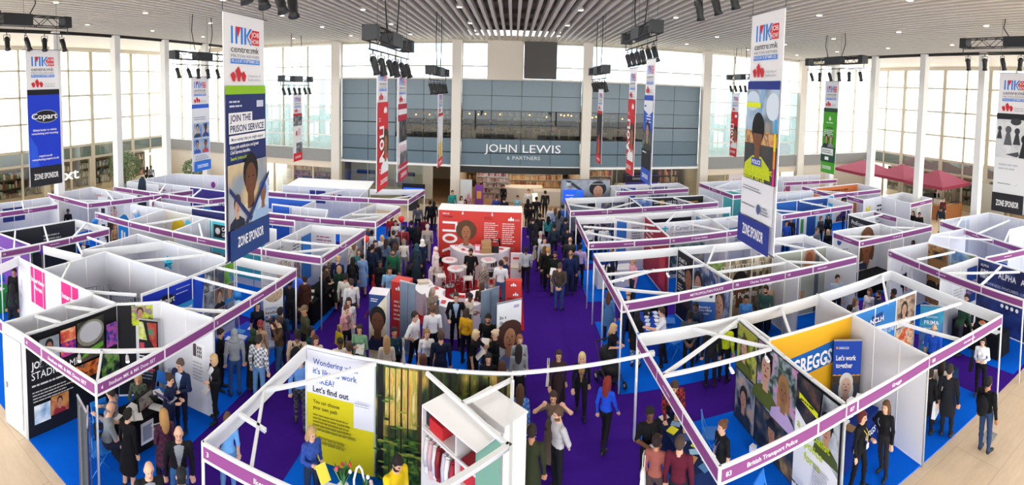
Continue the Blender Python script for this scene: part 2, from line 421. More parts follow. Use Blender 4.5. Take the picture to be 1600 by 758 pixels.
def cafe_table(x, y, z, label, group):
    t = thing('cafe_table', label, 'table', (x, y, z), 0, group)
    box('table_top', t, (0, 0, .73), (.8, .7, .04), '#b08a5e')
    for a in (-1, 1):
        for c in (-1, 1): box('leg', t, (a * .34, c * .29, .36), (.05, .05, .71), '#a07a50')
def cafe_chair(x, y, z, rz, m, group, label):
    t = thing('cafe_chair', label, 'chair', (x, y, z), rz, group)
    box('seat', t, (0, 0, .45), (.42, .42, .04), m); box('backrest', t, (0, .2, .72), (.40, .03, .36), m)
    for a in (-1, 1):
        for c in (-1, 1): box('leg', t, (a * .18, c * .18, .22), (.035, .035, .44), '#3a322a')
for i, x in enumerate([-6.6, -4.9, -2.4, -.8, 1.1, 2.0, 3.6, 5.9, 7.6]):
    cafe_table(x, 32.2 + .4 * (i % 2), 4.58, 'small wooden table in the upper restaurant window', 'tables in the upper restaurant')
    for s in (-1, 1): cafe_chair(x + s * .65, 32.2 + .4 * (i % 2), 4.58, -s * PI / 2, ['#8a8f94', '#d6d2c8', '#4a3c30'][i % 3], 'chairs in the upper restaurant', 'chair drawn up to a table in the upper restaurant window')
# ---- shops at ground level
struct(MB().box((.6, YB + 5, 2.9), (44, 9.6, .14), '#cfc4b2').build('ceiling_shop'))
sb = struct(MB().box((.6, YB + 9.5, 1.45), (44, .2, 2.9), '#cdbda4').build('wall_shop_back'))
struct(MB().box((.6, YB + 4.6, .008), (16, 9, .016), mat('#b08c66', .35, var=.1, scale=3)).build('floor_shop'))
for x, nm in ((-3.74, 'a'), (4.9, 'b'), (-12.25, 'c'), (13.48, 'd')): struct(box('wall_shop_' + nm, None, (x, YB + 4.8, 1.45), (.2, 9, 2.9), '#d9cbb6'))
lightp = mat('#ffe9c8', emit=9)
for i, (x, y) in enumerate([(-16.5, 33), (-8, 32.6), (-2.3, 33.4), (.6, 33.4), (3.2, 33.4), (-1, 36.5), (2, 36.5), (7, 33), (9.4, 33), (11.8, 33), (17, 33)]):
    t = thing('shop_ceiling_light', 'long glowing ceiling panel inside the ground floor shops', 'light', (x, y, 2.82), 0, 'ceiling panels in the shops')
    box('frame', t, (0, 0, 0), (1.9, .5, .05), '#e6e2da'); box('diffuser', t, (0, 0, -.03), (1.8, .4, .02), lightp)
lin_ = struct(box('trim_1', None, (.58, YB - .08, 2.6), (8.0, .3, .44), mat('#1b1a19', .5)))
shelf_unit('tall white beauty display beside the store entrance', -1.3, 33.6, 2.4, 2.1, 0, ['#f0d9dc', '#e8b4b8', '#d0a890', '#f5f0ea', '#a05a6a'], n=5)
shelf_unit('warm lit perfume shelf deep in the store', 1.7, 38, 5, 2.3, 0, ['#e0b070', '#f0e0c0', '#b06a4a', '#e8c9a8'], n=4)
shelf_unit('dark gadget shelf left in the store entrance', -2.9, 37.5, 1.2, 2.3, 0, ['#4a3a30', '#9a7a5a', '#d8c0a0'], frame='#8a6f52')
shelf_unit('pink cosmetics counter in the right shop window', 9.3, 33, 3.4, 1.3, 0, ['#e06a8a', '#f4c9d0', '#c03a5a', '#f0e8e4'], n=3)
shelf_unit('tall cosmetics shelf at the left of the right shop', 6.4, 34, 2.2, 2.3, 0, ['#f0e4da', '#d87a8a', '#e8c050', '#b04a5a'], n=4)
shelf_unit('tall dark fragrance shelf at the right shop window', 11.9, 34, 2.0, 2.3, 0, ['#3a2a30', '#c98a5a', '#e0c0a0', '#8a2a4a'], frame='#4a3f3a', n=4)
def counter(label, x, y, w, d, h, m, rz=0, curve=0):
    t = thing('shop_counter', label, 'counter', (x, y, 0), rz)
    n = 12; poly = [(-w / 2 + w * i / n, -d / 2 - curve * (1 - (2 * i / n - 1) ** 2)) for i in range(n + 1)] + [(w / 2, d / 2), (-w / 2, d / 2)]
    b = MB(); b.prism(poly, 0, h - .04, m); b.build('body', t); b = MB(); b.prism([(p[0] * 1.03, p[1] * 1.05) for p in poly], h - .04, h, '#f4f2ee'); b.build('top', t)
    return t
counter('white curved service counter inside the store entrance', .9, 33.2, 2.6, .9, 1.05, mat('#efe9e0', .4), 0, .3)
counter('white rectangular counter with lit corner near the pilot screen', 2.9, 32.0, 2.6, .9, 1.05, mat('#e6ddd0', .4))
box('lit_panel', bpy.data.objects['shop_counter.001'], (-1.28, -.47, .5), (.35, .02, .8), mat('#ffe0a0', emit=3))
t = thing('display_pillar', 'grey information pillar with purple poster at the store entrance', 'stand', (-2.95, 30.2, 0)); box('body', t, (0, 0, 1.0), (.75, .25, 2.0), '#cfd2d4'); box('poster', t, (.85, .1, .85), (.55, .04, 1.6), mat('#7a3f9a', .5)); box('emblem', t, (.85, .07, 1.0), (.3, .02, .5), mat('#e0a050'))
# glass shop fronts of the side bays
gs = glass('#e6ece9', .12)
for xa, xb, nm in ((FX[0] + .3, FX[1] - .3, 'l'), (FX[2] + .3, FX[3] - .3, 'r')):
    for k in range(4):
        w = (xb - xa) / 4
        if not (nm == 'l' and k == 3): box('pane', back, (xa + w * (k + .5), YB, 1.38), (w - .04, .02, 2.7), gs)
    for k in range(1, 4): box('glazing_bar', back, (xa + w * k, YB - .02, 1.4), (.04, .06, 2.8), '#9a9a96')
box('white_panel', back, (-8.7, YB + 1.6, 1.35), (6.2, .1, 2.7), '#e6dccb')
for x in (-10.6, -7.6): box('blue_board', back, (x, YB + 1.5, 1.75), (1.4, .05, .28), '#2a3a66')
t = thing('shop_poster_stand', 'wide purple advert with black header in the right shop front', 'poster', (8.9, 30.6, 0)); box('board', t, (0, 0, 1.2), (2.3, .08, 2.3), '#4a3fa8'); box('header', t, (0, -.05, 2.1), (2.3, .02, .45), '#1b1b20')
printed('lettering', t, Face((7.7, 30.54), (10.1, 30.54), 0, .0), [('t', 1.2, 1.45, .26, 'LOVE', '#f2f2f4', {'al': 'c'}), ('l', .5, 2.05, 1.9, 2.2, 2, '#c0c0c8'), ('l', .4, .9, 2.0, 1.2, 2, '#c0bce8')], t.location)
# far side bays: cream shops
for xa, xb, cols in ((XL, FX[0] - .3, ['#f0c98a', '#e0b070', '#c98a4a', '#f4e0c0']), (FX[3] + .3, XR, ['#d8c8b0', '#b09a80', '#e6dccb'])):
    xc = (xa + xb) / 2
    shelf_unit('warm lit shop shelf behind the %s cream shop front' % ('left' if xa < 0 else 'right'), xc + 1.5, 33.5, 3.6, 1.9, 0, cols, frame='#e8cfa0')
    for k in range(1, 5): box('glazing_bar', back, (xa + (xb - xa) * k / 5, YB, 1.1), (.12, .12, 2.2), '#d8c4a4')
    for k in range(5): box('pane', back, (xa + (xb - xa) * (k + .5) / 5, YB, 1.1), ((xb - xa) / 5 - .14, .02, 2.15), gs)
t = thing('advert_screen', 'bright shop advert picture of a person in a pink headscarf', 'poster', (17.2, 30.85, 0)); box('board', t, (0, 0, 1.75), (3.0, .06, 1.5), '#f1e6ea')
printed('picture', t, Face((15.7, 30.8), (18.7, 30.8), 1.0, .0), [('b', 2.1, .05, 1.5, '#c99a86', '#d8a0b4', '#c9b8c0'), ('l', .3, .6, 1.2, .9, 1, '#e0a0b8')], t.location)
# shops behind the glazed side walls
for nm, X, s, cl in (('left', WL, -1, '#8a6a4a'), ('right', WR, 1, '#9a8a76')):
    w = struct(MB().box((X + s * 4, 12, 1.4), (.1, 38, 2.8), '#c2ae92').build('wall_shop_' + nm))
    struct(MB().box((X + s * 2, 12, 2.75), (4, 38, .1), '#d8ccb8').build('ceiling_shop_' + nm))
    for k in range(9):
        y = 28.8 - 4.27 * k
        box('shop_pier', w, (X + s * .1, y + 2.1, 1.4), (.2, .5, 2.8), '#d6c9b2')
        for m_ in (-1, 1): box('pane', w, (X, y + m_ * .95, 1.38), (.02, 1.85, 2.6), gs)
        box('glazing_bar', w, (X, y, 1.4), (.05, .05, 2.7), '#b8b0a0')
        t = thing('shop_ceiling_light', 'glowing ceiling strip inside the side wall shops', 'light', (X + s * 1.8, y, 2.65), 0, 'ceiling strips in the side shops'); box('diffuser', t, (0, 0, 0), (.3, 2.6, .04), lightp)
cols_l = [['#a03a3a', '#3a3a48', '#c9b8a0', '#6a4a3a'], ['#3a4a6a', '#8a8f9a', '#d8d0c4'], ['#c9a070', '#6a3a2a', '#e0d0b0'], ['#5a7a5a', '#c9c0a8', '#8a4a3a'], ['#4a3a5a', '#d0a0a0', '#e8e0d4']]
for k in range(6):
    shelf_unit('clothes rail display of warm colours in left shop bay %s' % ['nearest the back wall', 'behind the leafy tree', 'beside the large white letters', 'behind the blue hanging banner', 'at the far left edge', 'beyond the left picture edge'][k], WL - 2.6, 28.8 - 4.27 * k, 3.4, 2.2, 0, cols_l[k % 5], PI / 2, 'clothes_display', 'display', '#6a5540', 3, .5)
for k in range(5):
    shelf_unit('dim shop display in right shop bay %s' % ['nearest the back wall', 'behind the umbrella kiosk', 'behind the right umbrella', 'with orange frame by the chess banner', 'at the right picture edge'][k], WR + 2.6, 28.8 - 4.27 * k, 3.4, 2.2, 0, [['#8a8a86', '#b8b0a0', '#5a5a58'], ['#4a4a4a', '#8a7a6a', '#c0b8a8'], ['#3f4a52', '#7a8288', '#b0aca0'], ['#d07a2a', '#e8a050', '#8a4a1a'], ['#d07a2a', '#b05a20', '#3a2a1a']][k], -PI / 2, 'shop_display', 'display', '#8a7a66' if k < 3 else '#c87820', 3, .5)
sg = thing('shop_sign', 'large white glowing letters on the left shop glass', 'sign', (WL + .1, 19.5, 0))
NF = Face((WL + .08, 14.0), (WL + .08, 24.0), 0)
letters('sign_letters', sg, NF, 4.05, 1.35, .85, 'next', mat('#ffffff', .4, emit=.6), .06, 2.9, 'l', .0)
sg = thing('shop_sign', 'small white glowing letters over the lit left shop door', 'sign', (WL + .1, 29.2, 0))
letters('sign_letters', sg, NF, 14.6, 2.25, .32, 'next', mat('#ffffff', .4, emit=.6), .05, 1.1, 'l', .0)
# the street outside
struct(MB().box((.6, 70, -.06), (260, 260, .1), '#c9c6c0').build('ground_outside'))
def tower(label, x, y, w, d, h, rz, m, nx, nz, wm='#9fb4c4'):
    t = thing('office_building', label, 'building', (x, y, 0), rz); box('walls', t, (0, 0, h / 2), (w, d, h), m); box('roof_edge', t, (0, 0, h), (w + .6, d + .6, .5), '#e4e4e2')
    me = None
    for i in range(nx):
        for j in range(nz):
            box('window', t, (-w / 2 + w * (i + .5) / nx, -d / 2 - .03, 3 + (h - 4) * (j + .5) / nz), (round(w / nx * .62, 2), .08, round((h - 4) / nz * .55, 2)), mat(wm, .15))
tower('pale office building with window rows seen above the store facade', 2, 78, 60, 14, 16.5, 0, mat('#e6e8ea', .7), 16, 5)
tower('pale long building outside the left glazed wall', -75, 25, 60, 12, 9, PI / 2, mat('#eceae6', .8), 12, 3, '#cdd6dc')
tower('pale long building outside the right glazed wall', 76, 25, 60, 12, 9.5, -PI / 2, mat('#eceae6', .8), 12, 3, '#cdd6dc')
# ================================================================== carpets
PURPLE = mat('#3b1684', .95, var=.10, scale=9, spec=.1); BLUE = mat('#0062dc', .95, var=.06, scale=9, spec=.1); RED = mat('#a3202c', .95, var=.08, scale=9, spec=.1)
def carpet(nm, x0, y0, x1, y1, m, z=.012):
    return struct(MB().box(((x0 + x1) / 2, (y0 + y1) / 2, z / 2), (x1 - x0, y1 - y0, z), m).build('floor_' + nm))
carpet('purple_carpet', -6.5, 1.5, 3.0, 26.6, PURPLE)
carpet('purple_carpet', -21, 5.0, -6.5, 26.0, PURPLE)
carpet('purple_carpet', 3.0, 6.2, 20.5, 26.2, PURPLE)
for i, (x0, y0, x1, y1) in enumerate([(-14.2, 5.0, -6.5, 12.4), (-21, 6.2, -14.3, 12.2), (-21, 13.2, -6.1, 17.0), (-21, 17.7, -5.7, 21.0), (-13, 22, -5.3, 25.3), (-21, 22, -14, 25.5),
        (3.05, 6.2, 11.15, 10.1), (3.0, 11.55, 11.4, 15.45), (3.0, 17.0, 10.9, 20.1), (3.0, 20.9, 10.9, 24.4), (12.65, 6.3, 17.0, 12.1), (17.2, 6.4, 21.5, 13.5), (12.7, 13.4, 17.1, 17.2), (12.2, 18.4, 17.2, 22), (12, 22.9, 17, 26), (17.6, 19, 22, 25.6),
        (-4.3, 3.0, .3, 8.8), (-3.3, 11.6, .5, 13.6)]):
    carpet('blue_carpet', x0, y0, x1, y1, BLUE, .024)
carpet('red_carpet', -3.3, 15.0, .55, 21.2, RED, .024)

# ================================================================== shell scheme booths
PANEL = mat('#dfe0e6', .5, var=.02); RAIL = mat('#e6e6e6', .35); FASC = mat('#86447f', .5); FASCB = mat('#ececec', .45)
POST = MB().lathe([(.025, 0), (.025, 2.5)], RAIL, n=8).mesh('post')
class Booth:
    def __init__(s, label, x, y, group='shell scheme booths'):
        s.o = thing('exhibition_booth', label, 'booth', (x, y, 0), 0, group); s.b = Vector((x, y, 0)); s.posts = set()
    def post(s, x, y):
        k = (round(x, 1), round(y, 1))
        if k in s.posts: return
        s.posts.add(k); link('post', POST, s.o, (x - s.b.x, y - s.b.y, 0))
    def wall(s, p, q, m=None, h=2.5, both=True):
        p, q = Vector((*p, 0)), Vector((*q, 0)); d = q - p; L = d.length; a = math.atan2(d.y, d.x); n = max(1, round(L / .99)) if m is None else 1; u = d / L
        for i in range(n):
            c = p + u * (L * (i + .5) / n) - s.b
            box('wall_panel', s.o, (c.x, c.y, h / 2), (round(L / n - .03, 2), .018, h - .06), m or PANEL, a)
        c = (p + q) / 2 - s.b
        box('top_rail', s.o, (c.x, c.y, h - .025), (round(L, 2), .045, .05), RAIL, a)
        box('bottom_rail', s.o, (c.x, c.y, .045), (round(L, 2), .03, .05), RAIL, a)
        for i in range(n + 1):
            w = p + u * (L * i / n); s.post(w.x, w.y)
        return s
    def fascia(s, p, q, name=None, num=None, segs=None, posts=True):
        P, Q = Vector((*p, 0)), Vector((*q, 0)); d = Q - P; L = d.length; a = math.atan2(d.y, d.x); u = d / L; nn = Vector((u.y, -u.x, 0))
        c = (P + Q) / 2 - s.b
        box('fascia_board', s.o, (c.x, c.y, 2.35), (round(L, 2), .035, .30), FASCB, a)
        segs = segs or [i / max(1, round(L / 1.9)) for i in range(max(1, round(L / 1.9)) + 1)]
        for i in range(len(segs) - 1):
            w = L * (segs[i + 1] - segs[i]); m = P + u * L * (segs[i] + segs[i + 1]) / 2 + nn * .022 - s.b
            box('fascia_panel', s.o, (m.x, m.y, 2.352), (round(w - .05, 2), .012, .185), FASC, a)
        F = Face(p, q, 2.352, .03)
        it = []
        if name: it.append(('t', L * max(((e - a_), (e + a_) / 2) for a_, e in zip(segs, segs[1:]))[1], -.03, .075, name, '#f4eef4', {'al': 'c', 'bold': .014}))
        if num: printed('booth_number', s.o, F, [('t', .09, -.035, .08, num, '#f4eef4', {'bold': .014})], s.b)
        if not name: it.append(('l', L * .42, -.03, L * .42 + .5, .045, 1, '#e3cfe3'))
        printed('lettering', s.o, F, it, s.b)
        if posts:
            s.post(*p); s.post(*q)
        return s
    def brace(s, p, q, z=2.44, w=.06):
        p, q = Vector((*p, 0)), Vector((*q, 0)); d = q - p; c = (p + q) / 2 - s.b
        box('brace', s.o, (c.x, c.y, z), (round(d.length, 2), w, .07), RAIL, math.atan2(d.y, d.x)); return s
    def spot(s, x, y, z=2.38):
        b = MB(); b.tube([(0, 0, .04), (0, 0, -.05)], .012, '#dddddd', 6); b.tube([(0, .0, -.04), (.05, -.03, -.14)], [.03, .045], '#eeeeee', 10); b.lathe([(.038, -.004), (.038, .004)], mat('#fff2d8', emit=6), (.055, -.033, -.15), 10)
        b.build('spotlight', s.o, (x - s.b.x, y - s.b.y, z)); return s
    def poster(s, p, q, items, name='poster', z0=0.0, off=.012):
        printed(name, s.o, Face(p, q, z0, off), items, s.b); return s
W0 = '#f2f2f4'
def booth_box(label, x0, y0, x1, y1, open_='f', name=None, num=None, tilt=0, posters=(), braces=True):
    """rectangular booth; open_ lists the open sides (f front, l left, r right, b back), which get fascias"""
    B = Booth(label, (x0 + x1) / 2, (y0 + y1) / 2)
    dy = lambda x: (x - x0) * tilt
    c = {'fl': (x0, y0), 'fr': (x1, y0 + dy(x1)), 'br': (x1, y1 + dy(x1)), 'bl': (x0, y1)}
    for k, a, b in (('f', 'fl', 'fr'), ('r', 'fr', 'br'), ('b', 'br', 'bl'), ('l', 'bl', 'fl')):
        if k in open_: B.fascia(c[a], c[b], name if k == 'f' else None, num if k == 'f' else None)
        else: B.wall(c[a], c[b])
    if braces:
        w, d = x1 - x0, y1 - y0
        B.brace((x0, y0 + d * .42), (x0 + w * .4, y0 + dy(x0 + w * .4))); B.brace((x1, y0 + d * .42 + dy(x1)), (x1 - w * .4, y0 + dy(x1 - w * .4)))
    for pp in posters: B.poster(*pp)
    return B

# ---------------- front right: transport police
b = Booth('front corner booth numbered 83 with a police photo mural wall', 4.4, 8)
b.fascia((2.93, 9.9), (3.1, 5.95), segs=[0, .33, .66, 1]).fascia((3.1, 5.95), (5.7, 6.12), 'British Transport Police', '83', [0, .74, 1])
b.wall((5.55, 10.0), (5.7, 6.12)).brace((3.02, 8.4), (5.62, 8.5)).brace((4.3, 9.98), (5.6, 8.5)).brace((3.0, 8.4), (5.58, 10.0))
b.spot(4.5, 8.4).spot(5.4, 8.45)
pol = [('r', 0, .02, 3.86, 2.44, '#20242c'), ('r', .05, .05, .95, 1.25, photo('#1b2230', '#39424f', '#8f9aa6', '#c9a98a', scale=3)), ('r', .05, 1.3, .95, 2.42, photo('#232a33', '#57604f', '#b7c22f', '#a88b6c', scale=4)),
       ('r', 1.0, 1.0, 2.5, 2.42, photo('#28313a', '#4a5a48', '#8fa0a4', '#d88fc0', '#3f6a54', scale=3.5)), ('r', 1.0, .05, 2.5, .98, photo('#14181f', '#323c44', '#6d5a42', '#a98a55', scale=2.5)),
       ('b', 1.35, 1.05, 1.35, '#c79a80', '#1d1f25', '#56621f'), ('r', 1.12, 2.12, 1.6, 2.3, '#14161c'), ('b', 2.05, 1.0, 1.15, '#8f6a45', '#a5794a', '#bba3cf', {'long': 1}), ('b', 1.7, .05, .95, '#a67a60', '#15171d', '#22303a'), ('r', 1.5, .74, 1.95, .86, '#1c2433'),
       ('b', .5, .1, .95, '#b98d74', '#23211f', '#2a3444'), ('b', .45, 1.35, .9, '#c79a80', '#5d4a35', '#56621f'),
       ('p', [(2.54, .02), (3.86, .02), (3.86, 1.1), (2.54, 1.75)], '#e9e9ee'), ('p', [(2.54, 1.75), (3.2, 1.43), (3.32, 2.44), (2.54, 2.44)], photo('#17181c', '#2b2c33', '#3f3a3c', '#6b4d3e', scale=4)),
       ('p', [(3.24, 1.40), (3.86, 1.1), (3.86, 2.44), (3.36, 2.44)], photo('#8f9aa4', '#c4c8ca', '#4d565c', scale=2)), ('b', 3.5, 1.22, .92, '#b98a70', '#111216', '#4a5420'), ('r', 3.3, 1.88, 3.7, 1.97, '#121318'), ('e', 3.5, 2.02, .15, .14, '#121318'),
       ('p', [(2.66, 2.12), (3.25, 2.0), (3.25, 1.88), (2.66, 2.0)], '#e3ec1f'), ('l', 2.7, 1.97, 3.2, 2.05, 1, '#2c3010'),
       ('t', 2.64, 1.42, .17, 'a specialist', '#c3d600'), ('t', 2.9, 1.16, .17, 'police', '#c3d600'), ('t', 2.9, .9, .17, 'force', '#c3d600'), ('l', 3.2, .5, 3.72, 1.0, 11, '#9a9ca6'), ('l', 2.64, .32, 3.3, .42, 1, '#4a4c56'),
       ('r', 3.78, .05, 3.84, .5, '#ecd421'), ('r', 3.78, .5, 3.84, .85, '#2d8fd6'), ('e', 3.2, .12, .07, .1, '#4e5b8c')]
b.poster((5.55, 10.0), (5.7, 6.12), pol, 'photo_mural', 0, .03)
# ---------------- bakery booth
b = Booth('front booth with bright yellow back wall and blue logo panel', 7.0, 7.5)
b.fascia((5.7, 6.12), (8.15, 6.15), 'Greggs', '87', [0, .12, 1]).wall((5.72, 8.8), (8.2, 8.75), mat('#efb21e', .5)).wall((8.2, 8.75), (8.15, 6.15))
b.spot(7.6, 6.2)
b.poster((5.72, 8.8), (8.2, 8.75), [('p', [(.55, 1.32), (1.95, 1.42), (1.95, 1.98), (.55, 1.86)], '#0b62b8'), ('t', .66, 1.44, .36, 'GREGGS', '#ffffff', {'w': 1.2, 'bold': .03})], 'logo_panel')
# ---------------- cruise booth
b = Booth('front right booth with a sky blue cruise line wall', 9.7, 7.5)
b.fascia((8.15, 6.15), (11.05, 5.95), None, '88', [0, .55, 1]).fascia((11.05, 5.95), (11.35, 10.35), segs=[0, .3, .65, 1]).wall((8.2, 8.75), (10.7, 8.7))
b.brace((8.2, 7.9), (11.1, 7.3)).brace((9.3, 6.1), (8.9, 7.75))
b.poster((8.2, 8.75), (10.7, 8.7), [('r', 0, .05, 1.68, 2.44, '#2f83cf'), ('r', 0, .05, 1.68, .95, photo('#2b6ea8', '#8fb5cc', '#d7dfe0', scale=1.5, stretch=(1, 1, 4))), ('p', [(.72, 1.95), (1.12, 2.0), (1.12, 2.28), (.72, 2.23)], '#123f8c'), ('t', .92, 2.02, .14, 'NCLH', '#ffffff', {'al': 'c', 'bold': .03}),
    ('t', .22, 1.62, .15, 'NORWEGIAN CRUISE LINE', '#e6f0fa', {'w': 1.4}), ('t', .5, 1.4, .15, 'HOLDINGS LTD.', '#e6f0fa', {'w': .8}),
    ('r', 1.7, 1.55, 2.47, 2.44, photo('#5a4a40', '#c7b29a', '#8a6a55', '#2f3f52', scale=3)), ('b', 2.0, 1.6, .75, '#c99f86', '#2c211c', '#e8e4e0', {'long': 1}), ('r', 1.7, .9, 2.47, 1.53, photo('#b2242c', '#e06a35', '#f0d9b0', '#26368f', scale=4)), ('r', 1.7, .08, 2.47, .88, photo('#3a4a9a', '#8892b8', '#c8c0c8', '#5a3f2f', scale=5))], 'photo_mural')
# ---------------- booths behind them, open to the cross aisle
b = Booth('pair of back booths with white divider behind the yellow wall', 7, 9.6)
b.fascia((11.35, 10.35), (2.93, 9.95), segs=[0, .17, .34, .5, .66, .83, 1]).wall((8.2, 10.25), (8.22, 8.8))
b.brace((5.75, 8.82), (5.62, 10.05)).brace((9.5, 8.72), (10.9, 10.3)).brace((6.9, 10.15), (6.3, 8.8))

# ---------------- second right row
b = Booth('booth numbered 77 with police posters on the central aisle', 4.6, 13.4)
b.fascia((2.87, 15.3), (2.95, 11.6), segs=[0, .35, .7, 1]).fascia((2.95, 11.6), (6.46, 12.12), 'METROPOLITAN POLICE', '77', [0, .48, 1]).wall((5.95, 15.45), (6.46, 12.12))
b.fascia((5.95, 15.45), (2.87, 15.3)); b.brace((2.92, 13.6), (6.2, 13.7)).brace((2.93, 12.6), (4.6, 11.85)).brace((2.9, 13.0), (4.5, 13.7)).spot(3.4, 13.62).spot(4.9, 13.66); b.post(2.92, 13.88)
b.poster((5.95, 15.45), (6.46, 12.12), [('r', .02, .05, 1.15, 2.42, '#16161a'), ('t', .12, 2.05, .14, 'START A', W0, {'w': .55}), ('t', .12, 1.85, .14, 'CAREER', W0, {'w': .55}), ('t', .12, 1.65, .14, 'LIKE NO', W0, {'w': .55}), ('t', .12, 1.45, .14, 'OTHER', W0, {'w': .55}), ('l', .12, 1.0, .5, 1.3, 3, '#bbbbbb'), ('b', .85, .6, 1.6, '#8a5c48', '#1a1413', '#3b2a2c'),
    ('r', 1.2, .05, 2.2, 2.42, photo('#1f2636', '#394866', '#8b98b5', '#c89c80', scale=3)), ('b', 1.5, .8, 1.4, '#c08f78', '#2b221e', '#2b3750'), ('r', 2.25, .05, 3.3, 2.42, photo('#2a3c74', '#41558a', '#9aa6c6', '#6a5a50', scale=3)), ('b', 2.8, .5, 1.6, '#c79a80', '#3c2d24', '#24345c')], 'photo_mural')
b = Booth('shirt booth with a sepia street photo wall', 8.0, 13.2)
b.fascia((6.46, 12.12), (8.35, 12.14), 'Charles Tyrwhitt', '78').wall((6.35, 13.75), (8.9, 13.75)).wall((8.9, 13.75), (8.95, 12.2))
b.brace((6.4, 13.0), (8.9, 12.9)); b.spot(8.0, 12.2)
b.poster((6.35, 13.75), (8.9, 13.75), [('r', .02, .05, 2.5, 2.44, photo('#5f5444', '#8f8065', '#b9a98a', '#d8cdb4', scale=3, stretch=(2, 1, 1))), ('r', .02, 1.5, .6, 2.44, photo('#4a5c2a', '#6c8440', '#93a85e', scale=6)), ('t', .5, 2.16, .14, 'CHARLES TYRWHITT', '#f5f1e6', {'w': 1.7}), ('b', 1.25, .35, 1.75, '#6a4430', '#171210', '#a98a6a'), ('t', .55, 1.12, .2, 'Your Perfect Fit', '#ffffff', {'w': 1.75})] + [('r', 1.5 + .25 * i, 1.3, 1.62 + .25 * i, 1.95, '#4c4436') for i in range(4)], 'photo_mural')
b = Booth('pale green booth with a large printed hand on its wall', 10.2, 13)
b.fascia((8.35, 12.14), (11.43, 12.12), None, '79', [0, .36, 1]).wall((8.98, 13.73), (11.2, 13.57)).wall((11.2, 13.57), (11.43, 12.12))
b.brace((8.95, 13.0), (10.2, 12.15)).brace((10.6, 13.6), (10.2, 12.2))
hand = [(1.25, 2.3), (1.2, 2.0), (1.28, 1.55), (1.33, 1.5), (1.38, 1.56), (1.36, 1.85), (1.42, 1.5), (1.48, 1.46), (1.53, 1.52), (1.5, 1.88), (1.58, 1.6), (1.64, 1.58), (1.67, 1.65), (1.62, 2.0), (1.75, 1.95), (1.8, 2.0), (1.7, 2.25), (1.68, 2.44), (1.3, 2.44)]
b.poster((8.98, 13.73), (11.2, 13.57), [('r', .02, .05, 2.2, 2.44, '#a5aa9c'), ('p', hand, '#b5764f'), ('e', 1.45, 2.15, .16, .22, '#8a4f38'), ('r', .6, .3, 1.3, .95, '#b08a5a'), ('r', .3, .3, .62, .75, '#9a7648'), ('t', .1, 1.0, .2, 'ng', W0), ('r', 1.72, .05, 1.9, 2.3, '#5a6066')], 'photo_mural')
b = Booth('white booths backing the second row on the cross aisle', 8.6, 14.9)
b.fascia((11.3, 15.2), (5.95, 15.45)).wall((8.9, 15.3), (8.9, 13.8)).brace((6.4, 13.8), (7.4, 15.4)).brace((9.6, 15.3), (10.4, 13.7))
b.fascia((11.43, 12.12), (11.3, 15.2), segs=[0, .5, 1])
b.poster((8.9, 15.3), (8.9, 13.8), [('r', .5, .9, 1.3, 2.2, photo('#2b3f66', '#c9c9cf', '#e07a3a', '#3c3c44', scale=6))])

# ---------------- third right row
b = Booth('third row booth with a deep red side wall', 4.5, 18)
b.fascia((2.87, 19.8), (2.87, 16.5)).fascia((2.87, 16.5), (6.05, 16.62), None, '69', [0, .55, 1]).wall((6.0, 19.9), (6.05, 16.62), mat('#a32434', .5)).wall((4.6, 19.86), (6.0, 19.9)).fascia((6.0, 19.92), (2.87, 19.8))
b.brace((2.87, 17.9), (4.6, 16.6)).brace((3.0, 18.6), (6.0, 17.6)).brace((4.2, 19.8), (6.0, 18.4))
b.poster((6.0, 19.9), (6.05, 16.62), [('l', .3, 1.3, 1.6, 2.1, 4, '#e8c9cc'), ('r', 2.2, .3, 3.0, 1.6, '#c23a48')])
b.poster((4.6, 19.86), (6.0, 19.9), [('r', .1, .9, .55, 2.3, '#2f6fc4'), ('r', .75, .9, 1.3, 2.2, '#c9ccd6'), ('l', .8, 1.4, 1.25, 2.0, 5, '#7a7f90')])
b = Booth('third row white booth with teal logo and grey lettering', 7.8, 18)
b.fascia((6.05, 16.62), (8.6, 16.85), 'IT Career Switch', '70').fascia((8.6, 16.85), (10.6, 17.0), None, '71').wall((6.05, 18.6), (8.75, 18.7)).wall((8.75, 18.7), (8.7, 16.9)).wall((10.6, 18.9), (10.6, 17.0)).wall((8.75, 18.7), (10.6, 18.9))
b.poster((6.05, 18.6), (8.75, 18.7), [('t', .75, 2.12, .19, 'IT Career Switch', '#4a5560', {'w': 1.5, 'bold': 0}), ('l', .8, 1.95, 2.2, 2.05, 1, '#9aa3ac'), ('r', .45, 2.0, .52, 2.34, '#35b5c9'), ('r', .35, 2.2, .62, 2.27, '#35b5c9'), ('r', 0.2, .2, 2.4, 1.5, photo('#20343c', '#3d5b60', '#8aa7a8', '#c9b29a', scale=4))])
b.poster((8.75, 18.7), (10.6, 18.9), [('r', .15, 1.3, .25, 2.1, '#3a3f46'), ('t', .4, 1.75, .2, 'Rav', '#20303c'), ('r', .95, 1.72, 1.3, 1.95, '#3aa0d8'), ('l', 1.3, 1.3, 1.7, 2.0, 5, '#6b7078')])
b.brace((8.6, 16.9), (7.4, 18.6)).brace((10.2, 17.0), (9.6, 18.8))
b = Booth('white booths on the far side of the third right row', 7, 19.6)
b.fascia((10.6, 20.5), (2.87, 20.0), posts=False).wall((8.5, 20.4), (8.75, 18.75)).brace((6.6, 18.7), (7.6, 20.2)); b.post(10.6, 20.5)
b.poster((8.5, 20.4), (8.75, 18.75), [('r', .4, 1.2, 1.2, 2.3, photo('#1c5fb0', '#4a9ad0', '#c8a070', scale=3))])
